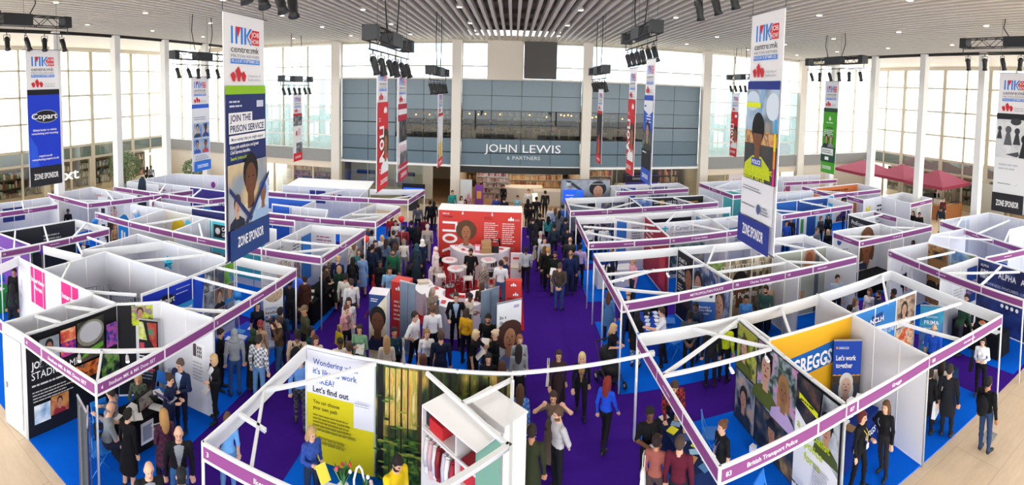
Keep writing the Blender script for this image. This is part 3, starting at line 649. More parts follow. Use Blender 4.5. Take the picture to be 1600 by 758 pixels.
# ---------------- fourth right row
b = Booth('fourth row booths with purple fascia near the pilot poster wall', 4.6, 22.2)
b.fascia((2.8, 23.4), (2.75, 20.95)).fascia((2.75, 20.95), (6.3, 21.4), None, '63').wall((4.4, 23.52), (6.2, 23.7)).fascia((6.2, 23.72), (2.8, 23.4)).wall((6.2, 23.7), (6.3, 21.4), mat('#2b3350', .5))
b.brace((2.8, 22.4), (4.5, 21.2)).brace((4.4, 21.2), (6.2, 22.6))
b.poster((4.4, 23.52), (6.2, 23.7), [('r', .3, .6, 1.6, 2.2, photo('#2a2f3a', '#5a6a8a', '#b59a80', scale=3))])
b = Booth('fourth row booth with a long black wall about travel', 8.4, 22.4)
b.fascia((6.3, 21.4), (10.5, 21.75), None, '64', [0, .5, 1]).wall((6.2, 23.3), (10.4, 23.4), mat('#1f1f22', .5)).wall((10.4, 23.4), (10.5, 21.75))
b.brace((6.9, 23.3), (8.2, 21.6)).brace((9.2, 21.7), (8.6, 23.3))
b.poster((6.2, 23.3), (10.4, 23.4), [('r', .05, .3, 1.2, 2.42, photo('#3f6ac0', '#9db4dc', '#e0e4ee', scale=3)), ('e', 1.75, 2.2, .16, .13, '#d89a3a'), ('t', 2.0, 2.08, .2, 'LOVE TO TRAVEL?', W0, {'w': 1.15}), ('l', 3.3, 2.08, 4.0, 2.24, 1, '#d8a040'), ('l', 1.3, 2.1, 1.6, 2.25, 1, '#c9c9c9')])
b = Booth('small far booth of the right block near the store front', 8.2, 25.9)
b.fascia((5.8, 25.0), (10.3, 25.45), None, '58').wall((5.7, 26.6), (10.2, 27)).wall((10.2, 27), (10.3, 25.45)).wall((5.7, 26.6), (5.8, 25.0))
b.poster((5.7, 26.6), (10.2, 27), [('r', .8, 1.7, 1.7, 2.3, '#2f55b8'), ('r', 2.6, 1.5, 3.8, 2.3, photo('#3c3c6a', '#a0a0c0', scale=3))]); b.brace((7, 25.1), (6.2, 26.6))

# ---------------- right block, second column
b = Booth('far right booth with a deep navy lettered wall', 14, 8.3)
b.fascia((12.93, 11.95), (12.35, 5.95), None, '89', [0, .28, .44, .74, 1]).wall((12.8, 9.35), (14.8, 9.12)).wall((14.8, 9.12), (14.3, 5.6), mat('#141d4a', .5))
b.fascia((12.35, 5.95), (14.3, 5.6)).brace((12.75, 9.0), (14.5, 7.2)).brace((12.6, 7.6), (14.6, 8.0))
b.poster((14.8, 9.12), (14.3, 5.6), [('r', .02, .05, 3.5, 2.44, photo('#0d1440', '#152055', '#2a3f86', '#152055', scale=.8)), ('t', .15, 2.22, .1, 'ALPHA', W0, {'w': .4}), ('t', .15, 1.98, .15, 'ALPHA', W0, {'w': .4, 'bold': .03}), ('t', .15, 1.8, .15, 'ENERGY', W0, {'w': .4, 'bold': .03}), ('t', 1.0, 1.98, .22, 'ALPHA', W0, {'w': .8, 'bold': .02, 'sp': 1.1}), ('t', 2.0, 1.98, .22, 'ALPHA', W0, {'w': .8}), ('t', .45, 1.62, .1, 'BUSINESS FOCUSED, LIFESTYLE', '#c9d2ea', {'w': 2.3, 'bold': 0}), ('t', .9, 1.28, .12, 'www.alpha.solutions', W0, {'w': 1.3})] + [('e', 1.25 + .22 * i, 1.05, .07, .07, W0) for i in range(4)], 'logo_wall')
b.poster((12.8, 9.35), (14.8, 9.12), [('r', .62, .9, 1.3, 2.05, '#e9eaee'), ('t', .68, 1.78, .1, 'ALPHA', '#5a5f6a', {'w': .26}), ('t', .98, 1.78, .1, 'ALPHA', '#5a5f6a', {'w': .26}), ('l', .7, 1.2, 1.2, 1.6, 4, '#b5b8c0'), ('r', 1.38, .9, 1.95, 2.2, '#1b3f8a'), ('r', 1.42, 1.2, 1.92, 1.7, photo('#2a3a7a', '#6a5aa8', '#c08a90', scale=4))])
b = Booth('booth with armoured vehicle mural behind the deep navy wall', 14.2, 10.6)
b.wall((14.9, 11.6), (14.88, 9.25)).wall((12.95, 11.9), (14.9, 11.6)).brace((13.0, 10.6), (14.8, 10.2))
b.poster((14.9, 11.6), (14.88, 9.25), [('r', .02, .05, 1.05, 2.44, photo('#5a3f28', '#8a6238', '#b98a52', '#3a2c20', scale=3)), ('e', .3, .8, .25, .25, '#2a211a'), ('e', .8, .8, .25, .25, '#2a211a'), ('r', .1, 1.0, 1.0, 1.9, '#9a6f3f'), ('r', .25, 1.9, .85, 2.25, '#80592f'), ('r', .35, 1.95, .75, 2.2, '#20303a'), ('r', 1.07, .05, 2.33, 2.44, photo('#3a5a8a', '#6a93c0', '#a9bfd0', '#7a8a5a', scale=1.2, stretch=(1, 1, 2.5))), ('e', 1.75, 1.35, .5, .3, '#5a7058')], 'photo_mural')
b = Booth('plain white far right booth beside the hanging chess banner', 19.3, 10.7)
b.fascia((18.2, 13.5), (17.0, 8.2), None, '97', [0, .33, .66, 1]).wall((18.2, 13.5), (21.6, 12.8)).wall((21.6, 12.8), (21.2, 8)).wall((19.2, 10.2), (21.2, 9.8)).brace((17.9, 12.3), (19.6, 13.2)).brace((17.6, 11), (21, 11.2)).brace((17.3, 9.4), (19.2, 10.2)).fascia((15.0, 8.9), (17.0, 8.2))
b.poster((18.2, 13.5), (21.6, 12.8), [('r', 1.3, .2, 2.0, 2.3, '#b9c4d4'), ('r', .3, .2, .9, 1.5, '#3a4660')])
b = Booth('low white booths between the armoured vehicle mural and the kiosk', 16.2, 12.3)
b.wall((15.9, 12.2), (14.9, 11.6)).wall((15.9, 12.2), (17.9, 11.8)).brace((15.9, 12.2), (17.3, 10)).poster((15.9, 12.2), (17.9, 11.8), [('r', .1, .1, 1.9, 1.2, '#4a35a0'), ('r', .3, 1.25, 1.2, 1.6, '#2aa5c8')])
b = Booth('white booth with printed figure on its wall and purple corner fascia', 15, 14.4)
b.fascia((12.68, 14.95), (12.76, 13.41)).fascia((12.76, 13.41), (17.13, 13.2), None, '94', [0, .55, 1]).wall((12.7, 15.0), (15.3, 14.85)).wall((15.35, 14.85), (15.3, 13.3)).wall((16.9, 15.2), (17.13, 13.2))
b.brace((12.7, 14.3), (14.2, 13.35)).brace((15.3, 14.4), (16.5, 13.3))
b.poster((12.7, 15.0), (15.3, 14.85), [('e', .35, 2.0, .12, .16, '#2a4f9a'), ('l', .3, .8, 1.1, 1.7, 6, '#9aa0ac'), ('b', 1.9, .2, 2.3, '#9a6040', '#6b4428', '#e5e0dc', {'long': 1}), ('p', [(1.7, .9), (1.82, 1.2), (2.0, 1.2), (2.1, .85), (1.95, .5), (1.85, .55)], '#9a6040')], 'photo_mural')
b = Booth('booth with a slanting black lettered board near the kiosk', 16.1, 16.4)
b.wall((15.29, 16.95), (15.33, 14.9), mat('#26262a', .5)).wall((15.29, 17), (17.0, 16.8)).fascia((16.9, 16.8), (17.0, 15.2)).poster((15.29, 16.95), (15.33, 14.9), [('t', .25, 2.1, .2, 'ProEconomy', W0, {'w': 1.2}), ('l', .3, 1.95, 1.2, 2.02, 1, '#b0b0b0')]); b.brace((15.4, 16), (16.9, 16.2))
b = Booth('right block booth with blue and green swoosh wall', 14.4, 19.4)
b.fascia((12.28, 18.35), (16.98, 18.57), None, '84', [0, .38, .66, 1]).wall((12.2, 20.6), (14.8, 20.7), mat('#1d5fb5', .5)).wall((14.8, 20.7), (16.9, 20.6), mat('#234f9c', .5)).wall((12.2, 20.6), (12.28, 18.35)).fascia((16.98, 18.57), (16.9, 20.6)).brace((12.3, 19.6), (13.6, 18.45)).brace((14.9, 20.6), (15.6, 18.5))
b.poster((12.2, 20.6), (14.8, 20.7), [('p', [(.9, .05), (2.4, .05), (1.6, 1.2), (1.2, 2.44), (.3, 2.44), (.9, 1.2)], '#7ab82e'), ('p', [(.0, 1.9), (.8, 1.4), (.5, 2.44), (0, 2.44)], '#0d3f80'), ('r', 1.0, .2, 1.5, 1.5, '#e8eef0'), ('l', 1.05, .4, 1.45, 1.4, 6, '#7a9a6a')])
b.poster((14.8, 20.7), (16.9, 20.6), [('l', 1.0, 2.1, 1.8, 2.2, 1, W0), ('r', .2, .1, .7, 1.7, '#e6eaee'), ('r', .3, .6, .5, 1.4, '#3f9a4a'), ('r', 1.3, .1, 2.0, 1.6, '#a9d3ea'), ('r', 1.35, .5, 1.95, .9, '#2f86c0')])
b = Booth('right booth with orange topped wall and printed face', 19.5, 22.5)
b.fascia((17.6, 24.1), (17.73, 21.25)).fascia((17.73, 21.25), (21.74, 21.1), None, '86').wall((17.6, 23.2), (21.7, 23.3), mat('#e07b3c', .5)).wall((21.7, 23.3), (21.74, 21.1)).brace((17.7, 22.6), (19, 21.2)).wall((15.4, 20.9), (17.6, 20.95), mat('#2f9fd8', .5))
b.poster((17.6, 23.2), (21.7, 23.3), [('r', .3, .1, 3.8, 1.9, '#f1e3d4'), ('l', 1.2, 2.05, 3.2, 2.3, 1, '#7a3b16'), ('b', 2.9, .1, 1.7, '#8a5a40', '#1b1513', '#4a3f5a')])
b = Booth('white booth with yellow mark wall beside the kiosk column', 20.2, 20)
b.fascia((18.34, 20.55), (18.37, 19.13)).wall((18.37, 19.13), (22.1, 19.5)).wall((22.1, 19.5), (22.2, 17.2)).fascia((20.0, 17.0), (22.2, 17.2)).wall((20, 17), (20, 19.3))
b.poster((18.37, 19.13), (22.1, 19.5), [('p', [(.25, 1.55), (.5, 1.45), (.62, 2.05), (.5, 2.1), (.45, 1.8), (.3, 2.05), (.2, 2.0)], '#e3d21f'), ('l', 1.2, 1.6, 1.9, 2.1, 2, '#3f444c'), ('l', 2.2, 1.9, 2.9, 2.1, 1, '#3f444c'), ('l', .8, .6, 2.8, 1.3, 3, '#a0a5ad')])
b = Booth('far booth of the right block with purple fascia under the green banner', 19.4, 26.6)
b.fascia((17.2, 25.7), (21.5, 25.3), None, '82', [0, .33, .66, 1]).wall((17.2, 27.6), (21.6, 27.4)).wall((17.2, 27.6), (17.2, 25.7)).poster((17.2, 27.6), (21.6, 27.4), [('r', .3, .4, 1.8, 1.9, photo('#2a4f9a', '#c04a50', '#e0e0e8', scale=6))])
b = Booth('far booth with teal wall between the two police banners', 13.6, 24.8)
b.fascia((11.62, 26.9), (12.1, 23.1), None, '66', [0, .33, .66, 1]).fascia((12.1, 23.1), (14.9, 23.35)).wall((12.0, 24.2), (13.3, 24.3), mat('#4fb0ae', .5)).wall((13.4, 24.3), (15.2, 24.5)).wall((11.62, 26.9), (16.5, 27.2)).brace((11.8, 25.5), (13.3, 23.2)).brace((11.8, 25.2), (14, 26.9))
b.poster((13.4, 24.3), (15.2, 24.5), [('e', .4, 1.9, .18, .18, '#3b4a86'), ('e', .4, 1.3, .18, .18, '#3b4a86'), ('l', .7, 1.0, 1.3, 2.1, 4, '#9aa0b4')])
b = Booth('white far booths beyond the swoosh wall', 16, 22.6)
b.fascia((14.9, 22.9), (17.3, 22.7)).wall((13.5, 22.6), (17.2, 22.4)).wall((12.2, 20.7), (13.5, 22.6)).poster((13.5, 22.6), (17.2, 22.4), [('r', .5, 1.1, 1.9, 2.2, photo('#3a6ab0', '#d8dce4', '#c9504a', scale=6))])

# ---------------- front left: stadium
b = Booth('front left corner booth with a black stadium mural', -7.8, 6.8)
b.fascia((-9.1, 5.0), (-6.75, 5.2), 'Stadium MK & MK Dons SET', '4', [0, .28, 1]).fascia((-6.75, 5.2), (-6.55, 8.6), 'Stadium MK & MK Dons SET', '4', [0, .52, 1]).wall((-9.1, 5.0), (-8.93, 7.6)).wall((-8.93, 7.6), (-8.16, 8.49)).wall((-8.16, 8.49), (-6.55, 8.6))
b.brace((-8.45, 5.05), (-6.65, 6.95), w=.07).brace((-7.55, 6.0), (-6.75, 5.22), w=.05).spot(-7.9, 5.65).spot(-7.2, 6.4)
stad = [('r', 0, .02, 2.6, 2.44, '#101013'), ('t', .12, 1.62, .17, 'JOIN', W0, {'w': .42, 'bold': .03}), ('t', .12, 1.36, .19, 'STADIUM MK', W0, {'w': 1.35, 'bold': 0}), ('e', 1.0, 1.46, .09, .1, '#e2552c'), ('l', .12, 1.17, 1.4, 1.27, 1, '#c9c9c9'), ('l', .12, .84, 1.2, 1.1, 4, '#b5b5b5'),
        ('r', .32, 1.66, .85, 2.3, photo('#7f93a6', '#aebac2', '#54606c', scale=2)), ('b', .58, 1.66, .62, '#a9745c', '#241c1a', '#191a20'), ('e', .62, 1.7, .09, .09, '#d8c21f'), ('r', .88, 1.7, 1.3, 2.36, photo('#2a1d70', '#5b2fa8', '#e0405c', '#f28a3a', scale=7)), ('r', .88, 2.05, 1.3, 2.36, photo('#c43a4a', '#f06a48', '#f7d0a0', scale=5)),
        ('r', 1.34, 1.4, 2.14, 2.4, photo('#1a1a1c', '#3a3c34', '#5b4a40', scale=5)), ('e', 1.74, 2.06, .40, .32, '#8d8c7c'), ('e', 1.74, 2.08, .33, .25, '#c9cbd2'), ('p', [(1.42, 1.48), (2.1, 1.62), (2.1, 1.74), (1.6, 1.66)], '#5f9e2c'),
        ('r', 2.2, 1.5, 2.55, 2.1, photo('#131a40', '#3a3fa8', '#c04a9a', '#2a7ac8', scale=7)), ('r', .12, .36, .55, .8, photo('#3f6ea8', '#a9c4dc', '#e8eef2', scale=3)), ('r', .56, .42, 1.05, .86, photo('#a4662c', '#c98a48', '#8a2030', scale=3)), ('b', .8, .42, .42, '#b98468', '#3a2418', '#8a1f2c'),
        ('r', 1.15, 1.0, 2.0, 1.36, photo('#2a1510', '#8a3c14', '#e0782a', '#3a3f44', scale=5)), ('r', 2.02, .8, 2.58, 1.38, photo('#14181c', '#2c3a30', '#6aa03a', '#9a8a80', scale=5))]
b.poster((-9.1, 5.0), (-8.93, 7.6), stad, 'photo_mural', 0, .03)
b.poster((-8.93, 7.6), (-8.16, 8.49), [('r', .03, .05, .5, 2.44, '#15151a'), ('r', .4, 1.9, .95, 2.42, photo('#3a4038', '#c9d52a', '#7a7a80', '#c99a80', scale=5)), ('b', .62, 1.9, .5, '#c08d74', '#3a2a20', '#c9dc2a')])
b.poster((-8.16, 8.49), (-6.55, 8.6), [('r', .98, 1.1, 1.35, 1.75, '#e9e9ec'), ('r', 1.0, 1.4, 1.1, 1.72, '#55404a')] + [('r', 1.13 + .05 * (i % 3), 1.4 + .1 * (i // 3), 1.16 + .05 * (i % 3), 1.48 + .1 * (i // 3), '#2a2a2e') for i in range(9)] + [('l', 1.0, .8, 1.3, 1.3, 6, '#b4b7bf')])
cup = Booth('narrow white storage cupboard with panelled door at the left carpet edge', -9.5, 6.2, None)
cup.fascia((-12.6, 4.62), (-9.87, 4.84), None, '9').wall((-9.83, 4.85), (-9.15, 4.98)).wall((-9.83, 4.9), (-9.76, 7.5)).wall((-9.76, 7.5), (-8.95, 7.62)).brace((-9.8, 5.7), (-9.12, 6.0)).brace((-9.78, 6.6), (-9.0, 7.1))
box('door', cup.o, (.01, -1.33, 1.2), (.6, .03, 2.1), '#e4e1dc', .19); box('door_handle', cup.o, (-.2, -1.41, 1.05), (.05, .03, .12), '#9a9a9a', .19)
cup.poster((-9.83, 4.85), (-9.15, 4.98), [('r', .3, 1.2, .48, 1.75, '#f4f2f6'), ('r', .33, 1.5, .45, 1.6, '#6a5aa0'), ('l', .32, 1.25, .46, 1.45, 3, '#d8a8b8')], off=.05)
# ---------------- vehicle auction booth
b = Booth('left aisle booth with royal blue wall and car photo collage', -7.6, 10.4)
b.fascia((-6.55, 8.6), (-6.25, 12.35), None, '5', [0, .38, .7, 1]).fascia((-6.25, 12.35), (-8.4, 12.3)).wall((-8.85, 8.45), (-8.35, 12.1)).brace((-8.6, 10.3), (-6.4, 10.4)).brace((-6.5, 9.2), (-7.6, 8.55)).brace((-8.45, 11.3), (-6.3, 11.5))
b.poster((-8.85, 8.45), (-8.35, 12.1), [('r', .0, .3, 2.0, 2.42, '#1636b8'), ('p', [(1.7, .3), (2.1, .3), (2.35, 2.42), (1.95, 2.42)], '#1f4fd0'), ('e', .85, 2.05, .32, .17, '#15181f'), ('t', .85, 1.98, .18, 'Copart', W0, {'al': 'c', 'w': .6, 'bold': .03}), ('l', 1.2, 2.1, 1.75, 2.16, 1, '#c9d4f4'), ('l', 1.2, 2.25, 1.75, 2.3, 1, '#c9d4f4'), ('r', .9, 1.42, 1.85, 1.8, '#3aa4e8'), ('t', 1.38, 1.52, .19, 'Join Copart', W0, {'al': 'c', 'w': .85, 'bold': .03})] +
    [('r', 2.3 + .45 * (i % 3), .5 + .65 * (i // 3), 2.72 + .45 * (i % 3), 1.12 + .65 * (i // 3), [photo('#4a5560', '#9aa4ac', '#c9cdd2', scale=4), photo('#3a4452', '#c9a07a', '#6a7a9a', scale=4), photo('#2a3a6a', '#7a8ab0', '#c0a088', scale=4), photo('#30343c', '#8a8f98', '#b9bec6', scale=4), photo('#5a5048', '#8a7a6a', '#c4b8a8', scale=4), photo('#d0803a', '#6a7a8a', '#2a3038', scale=4), photo('#8a94a0', '#3c4450', '#d8dce0', scale=5), photo('#2c3340', '#4c5a70', '#9a7a60', scale=4), photo('#4a8a2a', '#7ab83a', '#3f7fd0', scale=3)][i]) for i in range(9)] + [('b', 2.95, 1.15, .6, '#c9a088', '#5a3a24', '#2c3038'), ('b', 3.4, 1.15, .6, '#d0a890', '#b89060', '#3f8fd0')], 'photo_mural')
# ---------------- interview rooms
b = Booth('plain white interview room with two pink panels', -11.6, 8.6)
b.wall((-13.55, 7.3), (-9.78, 7.55)).wall((-12.15, 7.4), (-12.1, 9.9)).wall((-12.1, 9.9), (-8.7, 10.1)).wall((-12.75, 9.5), (-12.7, 12.0)).wall((-12.7, 12.0), (-8.6, 12.0)).brace((-11.2, 7.45), (-12.1, 8.4)).brace((-10.2, 7.5), (-9.0, 8.4)).brace((-10.9, 9.95), (-9.4, 12))
IA = lambda u: [('r', u, 1.25, u + .78, 2.42, '#d8277f'), ('t', u + .39, 1.95, .16, 'Interview', W0, {'al': 'c', 'w': .7, 'bold': .02}), ('t', u + .39, 1.72, .16, 'Area', W0, {'al': 'c', 'bold': .02})]
b.poster((-13.55, 7.3), (-9.78, 7.55), IA(.75) + IA(2.35) + [('r', .12, 1.5, .22, 1.8, '#c9c4dc'), ('l', .12, 1.2, .22, 1.3, 2, '#e09ab0')])
b.poster((-12.15, 7.4), (-12.1, 9.9), [('r', .3, .2, 1.2, .5, '#c9c9cf')])
b = Booth('left edge booth with purple wall and white beams', -14.6, 7.5)
b.fascia((-13.55, 7.3), (-13.2, 6.3)).fascia((-13.2, 6.3), (-14.6, 6.1)).fascia((-14.45, 7.1), (-14.1, 11.75), None, '14', [0, .33, .6, 1]).wall((-16.5, 8.0), (-16.05, 11.5), mat('#2a2a2e', .5)).wall((-16.9, 7.9), (-14.45, 8.3), mat('#6b3f9a', .5)).brace((-14.3, 9), (-16.2, 10)).brace((-14.2, 10), (-15.4, 11.6)).brace((-16.3, 8.7), (-14.4, 7.6)).fascia((-14.1, 11.75), (-16.0, 11.5))
b.poster((-16.5, 8.0), (-16.05, 11.5), [('l', 2.0, 1.8, 2.9, 2.1, 2, '#b5b5b5'), ('r', .2, .3, 1.0, 1.5, '#3a3a40'), ('l', .4, 1.8, .9, 2.0, 1, '#8a8a8a')]); b.poster((-16.9, 7.9), (-14.45, 8.3), [('r', 1.5, 1.6, 1.9, 2.1, '#d9d0e6'), ('l', .5, 1.6, 1.3, 2.0, 3, '#c9b8dc')])
b = Booth('white beams and table booth behind the interview room', -12.9, 11.2)
b.fascia((-12.4, 9.1), (-14.0, 8.6)).fascia((-11.3, 12.15), (-12.75, 9.4)).fascia((-8.8, 12.05), (-11.3, 12.15)).brace((-13.6, 9.8), (-12.5, 9.2)).brace((-12.7, 10.5), (-13.9, 10.5))
b = Booth('far left booth with low white walls beside the parked car', -18.8, 10.8)
b.fascia((-19.3, 9.4), (-18.9, 12.5), None, '16').wall((-20.8, 10), (-20.4, 13)).wall((-21, 9.6), (-19.3, 9.4)).wall((-18.9, 12.5), (-20.4, 13)).brace((-19.1, 10.7), (-20.5, 11.4)).poster((-20.8, 10), (-20.4, 13), [('r', .4, 1.5, 1.6, 2.2, '#2c3a80'), ('l', .5, 1.7, 1.4, 2.0, 1, W0)])
# ---------------- second left row
b = Booth('left booth with red and black wall lettering beside the parked car', -18.6, 16.2)
b.fascia((-21.3, 13.5), (-18.0, 13.7), None, '18', [0, .45, 1]).fascia((-18.0, 13.7), (-16.0, 19.3), None, '19', [0, .2, .4, .6, .8, 1]).wall((-20.9, 16.2), (-17.3, 16.3)).wall((-20.9, 13.6), (-20.9, 16.2)).brace((-18.9, 13.7), (-17.7, 14.9)).brace((-17.6, 15), (-19.6, 16.2))
b.poster((-20.9, 16.2), (-17.3, 16.3), [('t', .3, 2.02, .2, 'Logistics', '#d0443f', {'w': 1.0, 'bold': 0}), ('t', 1.4, 2.02, .2, 'Automation Te', '#2a2c30', {'w': 1.6, 'bold': 0}), ('r', .9, .4, 1.3, 1.6, photo('#e07a3a', '#3a5a8a', '#c9c9cf', scale=6)), ('r', 1.6, .4, 2.1, 1.7, photo('#c94a7a', '#e6c9b0', '#4a4a70', scale=6)), ('r', 2.5, .4, 3.2, 1.5, '#e6e2da')])
b = Booth('long second row booth with teal wall and black graduates board', -11.6, 14.7)
b.fascia((-16.4, 12.9), (-14.26, 12.97), None, '20').fascia((-14.26, 12.97), (-5.95, 13.6), None, '21', [0, .14, .28, .42, .58, .76, 1]).wall((-14.4, 15.3), (-12.7, 15.3), mat('#d9d3c6', .5)).wall((-12.7, 15.3), (-8.7, 15.5)).wall((-12.0, 15.3), (-11.9, 13.2)).wall((-14.4, 15.3), (-14.3, 13.0)).wall((-16.3, 15), (-14.4, 15.3)).brace((-13.5, 13.1), (-12.7, 15.2)).brace((-10.6, 13.3), (-11.8, 14.6)).brace((-9.5, 15.4), (-8.4, 13.5))
b.poster((-14.4, 15.3), (-12.7, 15.3), [('e', .9, 1.6, .45, .65, '#e2bd18'), ('e', 1.45, 2.0, .2, .25, '#58c4e0'), ('r', .55, .2, 1.2, 1.6, '#d2b01e')])
b.poster((-12.7, 15.3), (-8.7, 15.5), [('r', .9, .3, 3.5, 2.42, '#4cc2cf'), ('r', 1.1, 1.75, 2.6, 2.3, '#26282c'), ('t', 1.5, 2.06, .16, 'CALLING ALL', W0, {'w': 1.0, 'bold': .03}), ('t', 1.5, 1.82, .16, 'GRADUATES', W0, {'w': 1.0, 'bold': .03}), ('e', 1.3, 2.03, .12, .14, W0), ('r', .95, .4, 1.5, 1.1, photo('#c9a070', '#8a6a4a', '#3f6aa0', scale=5)), ('r', 1.6, .4, 2.2, 1.1, photo('#d0b090', '#6a7a9a', '#b04a4a', scale=5))])
b = Booth('left aisle corner booth with white wall of small prints and a blue panel', -7.0, 15.2)
b.fascia((-5.95, 13.6), (-5.55, 16.9), None, '22', [0, .5, 1]).wall((-8.1, 13.4), (-7.72, 16.7)).brace((-7.2, 13.5), (-5.8, 14.7)).brace((-8.0, 14.6), (-5.75, 14.9)).wall((-7.72, 16.7), (-6.75, 16.79)).fascia((-5.55, 16.9), (-7.72, 16.7))
b.poster((-8.1, 13.4), (-7.72, 16.7), [('l', .3, 2.0, 1.4, 2.25, 2, '#8a93a8'), ('l', 1.9, 1.7, 2.4, 2.2, 4, '#6a7080'), ('r', .9, .5, 1.3, 1.7, photo('#c94a3a', '#e8d8c0', '#3a5aa0', scale=7)), ('r', 1.35, .5, 1.75, 1.8, photo('#4a8a4a', '#e8d8d0', '#a03a6a', scale=7)), ('r', 2.5, .4, 3.2, 2.2, '#2f7ad0'), ('r', 2.0, .4, 2.4, 1.6, photo('#d0a04a', '#6a4a8a', '#d8c8b8', scale=6))])
b.poster((-7.72, 16.7), (-6.75, 16.79), [('l', .2, 1.7, .85, 2.1, 3, '#b06a80')])
# ---------------- third left row and beyond
b = Booth('left booth with purple fascia and research lettering wall', -16.4, 18.4)
b.fascia((-20.1, 17.2), (-13.95, 18.06), None, '30', [0, .22, .42, .62, .8, 1]).fascia((-13.95, 18.06), (-12.6, 20.4), None, '31').wall((-20.0, 19.4), (-16.6, 19.8)).wall((-16.6, 19.8), (-13.2, 20.0), mat('#3d2f86', .5)).brace((-15, 18), (-15.8, 19.8)).brace((-17, 17.7), (-18.2, 19.5))
b.poster((-20.0, 19.4), (-16.6, 19.8), [('r', .3, 1.6, .9, 2.3, '#4a3fa0'), ('l', 1.1, 1.8, 1.9, 2.2, 2, '#c04a7a'), ('r', 2.1, 1.6, 3.2, 2.2, photo('#d04a70', '#e6e0ea', '#4a3fa0', scale=5))]); b.poster((-16.6, 19.8), (-13.2, 20.0), [('t', 1.5, 1.7, .35, 'research', W0, {'w': 1.7})])
b = Booth('white booth with navy wall behind the balloon cluster', -13.2, 16.6)
b.wall((-16.2, 16.2), (-13.6, 16.3)).wall((-13.6, 16.3), (-10.8, 16.6), mat('#2b2f6e', .5)).fascia((-15.9, 16.0), (-16.2, 17.0)).fascia((-10.8, 16.6), (-8.6, 16.9)).poster((-13.6, 16.3), (-10.8, 16.6), [('l', 1.2, 1.5, 2.2, 1.7, 1, W0), ('l', 1.2, 1.1, 2.0, 1.3, 1, '#b8bce0')]).brace((-14, 16.3), (-13, 17.6))
b = Booth('long white enclosure of tall plain panels in front of the left shops', -18.4, 21)
b.wall((-20.5, 18.6), (-19.9, 22.4)).wall((-19.9, 22.4), (-14.6, 24.2)).wall((-20.5, 18.6), (-18.3, 19.0)).poster((-19.9, 22.4), (-14.6, 24.2), [('r', 1.9, .9, 2.7, 2.3, '#e9e4ee'), ('e', 2.5, 1.9, .15, .2, '#8a3a8a'), ('l', 2.0, 1.1, 2.6, 1.5, 3, '#9a90b0')])
b = Booth('third left row booth with mortgage lettering and white side wall', -8, 19.3)
b.fascia((-10.7, 17.45), (-5.45, 18.0), None, '32', [0, .25, .55, .75, 1]).fascia((-5.45, 18.0), (-5.08, 20.7), None, '33').wall((-10.8, 18.9), (-8.0, 19.0)).wall((-8.0, 19.0), (-7.6, 17.8)).wall((-7.0, 18.0), (-6.3, 20.9)).fascia((-5.08, 20.7), (-6.3, 20.9)).brace((-6.6, 18), (-5.4, 19.1)).brace((-6.9, 18.8), (-5.3, 19.4))
b.poster((-10.8, 18.9), (-8.0, 19.0), [('r', -.0, .3, 1.0, 2.42, '#2a62c8'), ('t', 1.3, 1.85, .16, 'mortgage', '#2a2c34', {'w': .85}), ('r', 2.25, 1.8, 2.4, 2.1, '#3aa0e0')]); b.poster((-7.0, 18.0), (-6.3, 20.9), [('b', 1.3, 1.0, 1.2, '#b58468', '#3a2a22', '#d8d4d8'), ('l', 1.9, 1.9, 2.5, 2.1, 1, '#c05a6a')])
b = Booth('blue topped booth of the third left row behind the prison banner', -10.4, 20.3)
b.wall((-13.0, 19.9), (-9.2, 20.3), mat('#2a62c8', .5)).wall((-9.2, 20.3), (-9.3, 18.9)).fascia((-13.4, 18.9), (-13.0, 19.9)).poster((-13.0, 19.9), (-9.2, 20.3), [('r', .4, 1.2, 1.5, 1.9, '#e4e8f0')])
b = Booth('far left row booth with long purple fascia and flat white roof', -8.6, 23.4)
b.fascia((-12.6, 21.1), (-5.02, 22.1), None, '40', [0, .17, .34, .52, .63, .74, 1]).fascia((-5.02, 22.1), (-4.67, 24.5), None, '41').wall((-12.4, 22.9), (-7.6, 23.6)).wall((-7.6, 23.6), (-7.5, 22.0)).fascia((-4.67, 24.5), (-7.5, 23.7)).brace((-6, 22), (-5, 23.2)).brace((-9.6, 21.6), (-8.8, 23.4))
box('roof_panel', b.o, (-10 + 8.6, 24.3 - 23.4, 2.5), (4.6, 2.2, .04), '#f0f0f2', .15)
b.poster((-12.4, 22.9), (-7.6, 23.6), [('r', 1.6, 1.6, 2.5, 2.3, '#343a86'), ('e', 2.95, 1.95, .2, .2, '#c8483a'), ('e', 3.3, 1.95, .2, .2, '#343a86')])
# ---------------- furniture shop booth in the foreground
b = Booth('foreground booth with white and yellow poster and forest mural', -2.2, 7)
b.fascia((-4.15, 8.68), (-4.36, 5.4)).fascia((-4.36, 5.4), (.1, 5.42), None, '3', [0, .42, 1]).brace((-.95, 6.0), (.08, 6.98), w=.09).brace((.08, 5.45), (.1, 8.7), w=.05).wall((-4.15, 8.68), (.1, 8.75))
b.brace((-4.23, 7.05), (-2.6, 8.66)).brace((-4.23, 7.05), (-3.5, 5.45), w=.05).brace((-1.55, 8.62), (-.78, 7.85)).brace((-.78, 7.85), (.08, 8.6)).brace((-.78, 7.85), (.05, 6.95)).brace((-4.28, 6.3), (-3.7, 6.2), w=.05)
b.post(0.12, 8.5)
b.poster((-4.36, 5.4), (.1, 5.42), [('t', .95, 2.31, .085, 'Ikea', '#f4eef4')], 'lettering', 0, .034)
yel = '#dccf0e'; nav = '#1d4fa8'
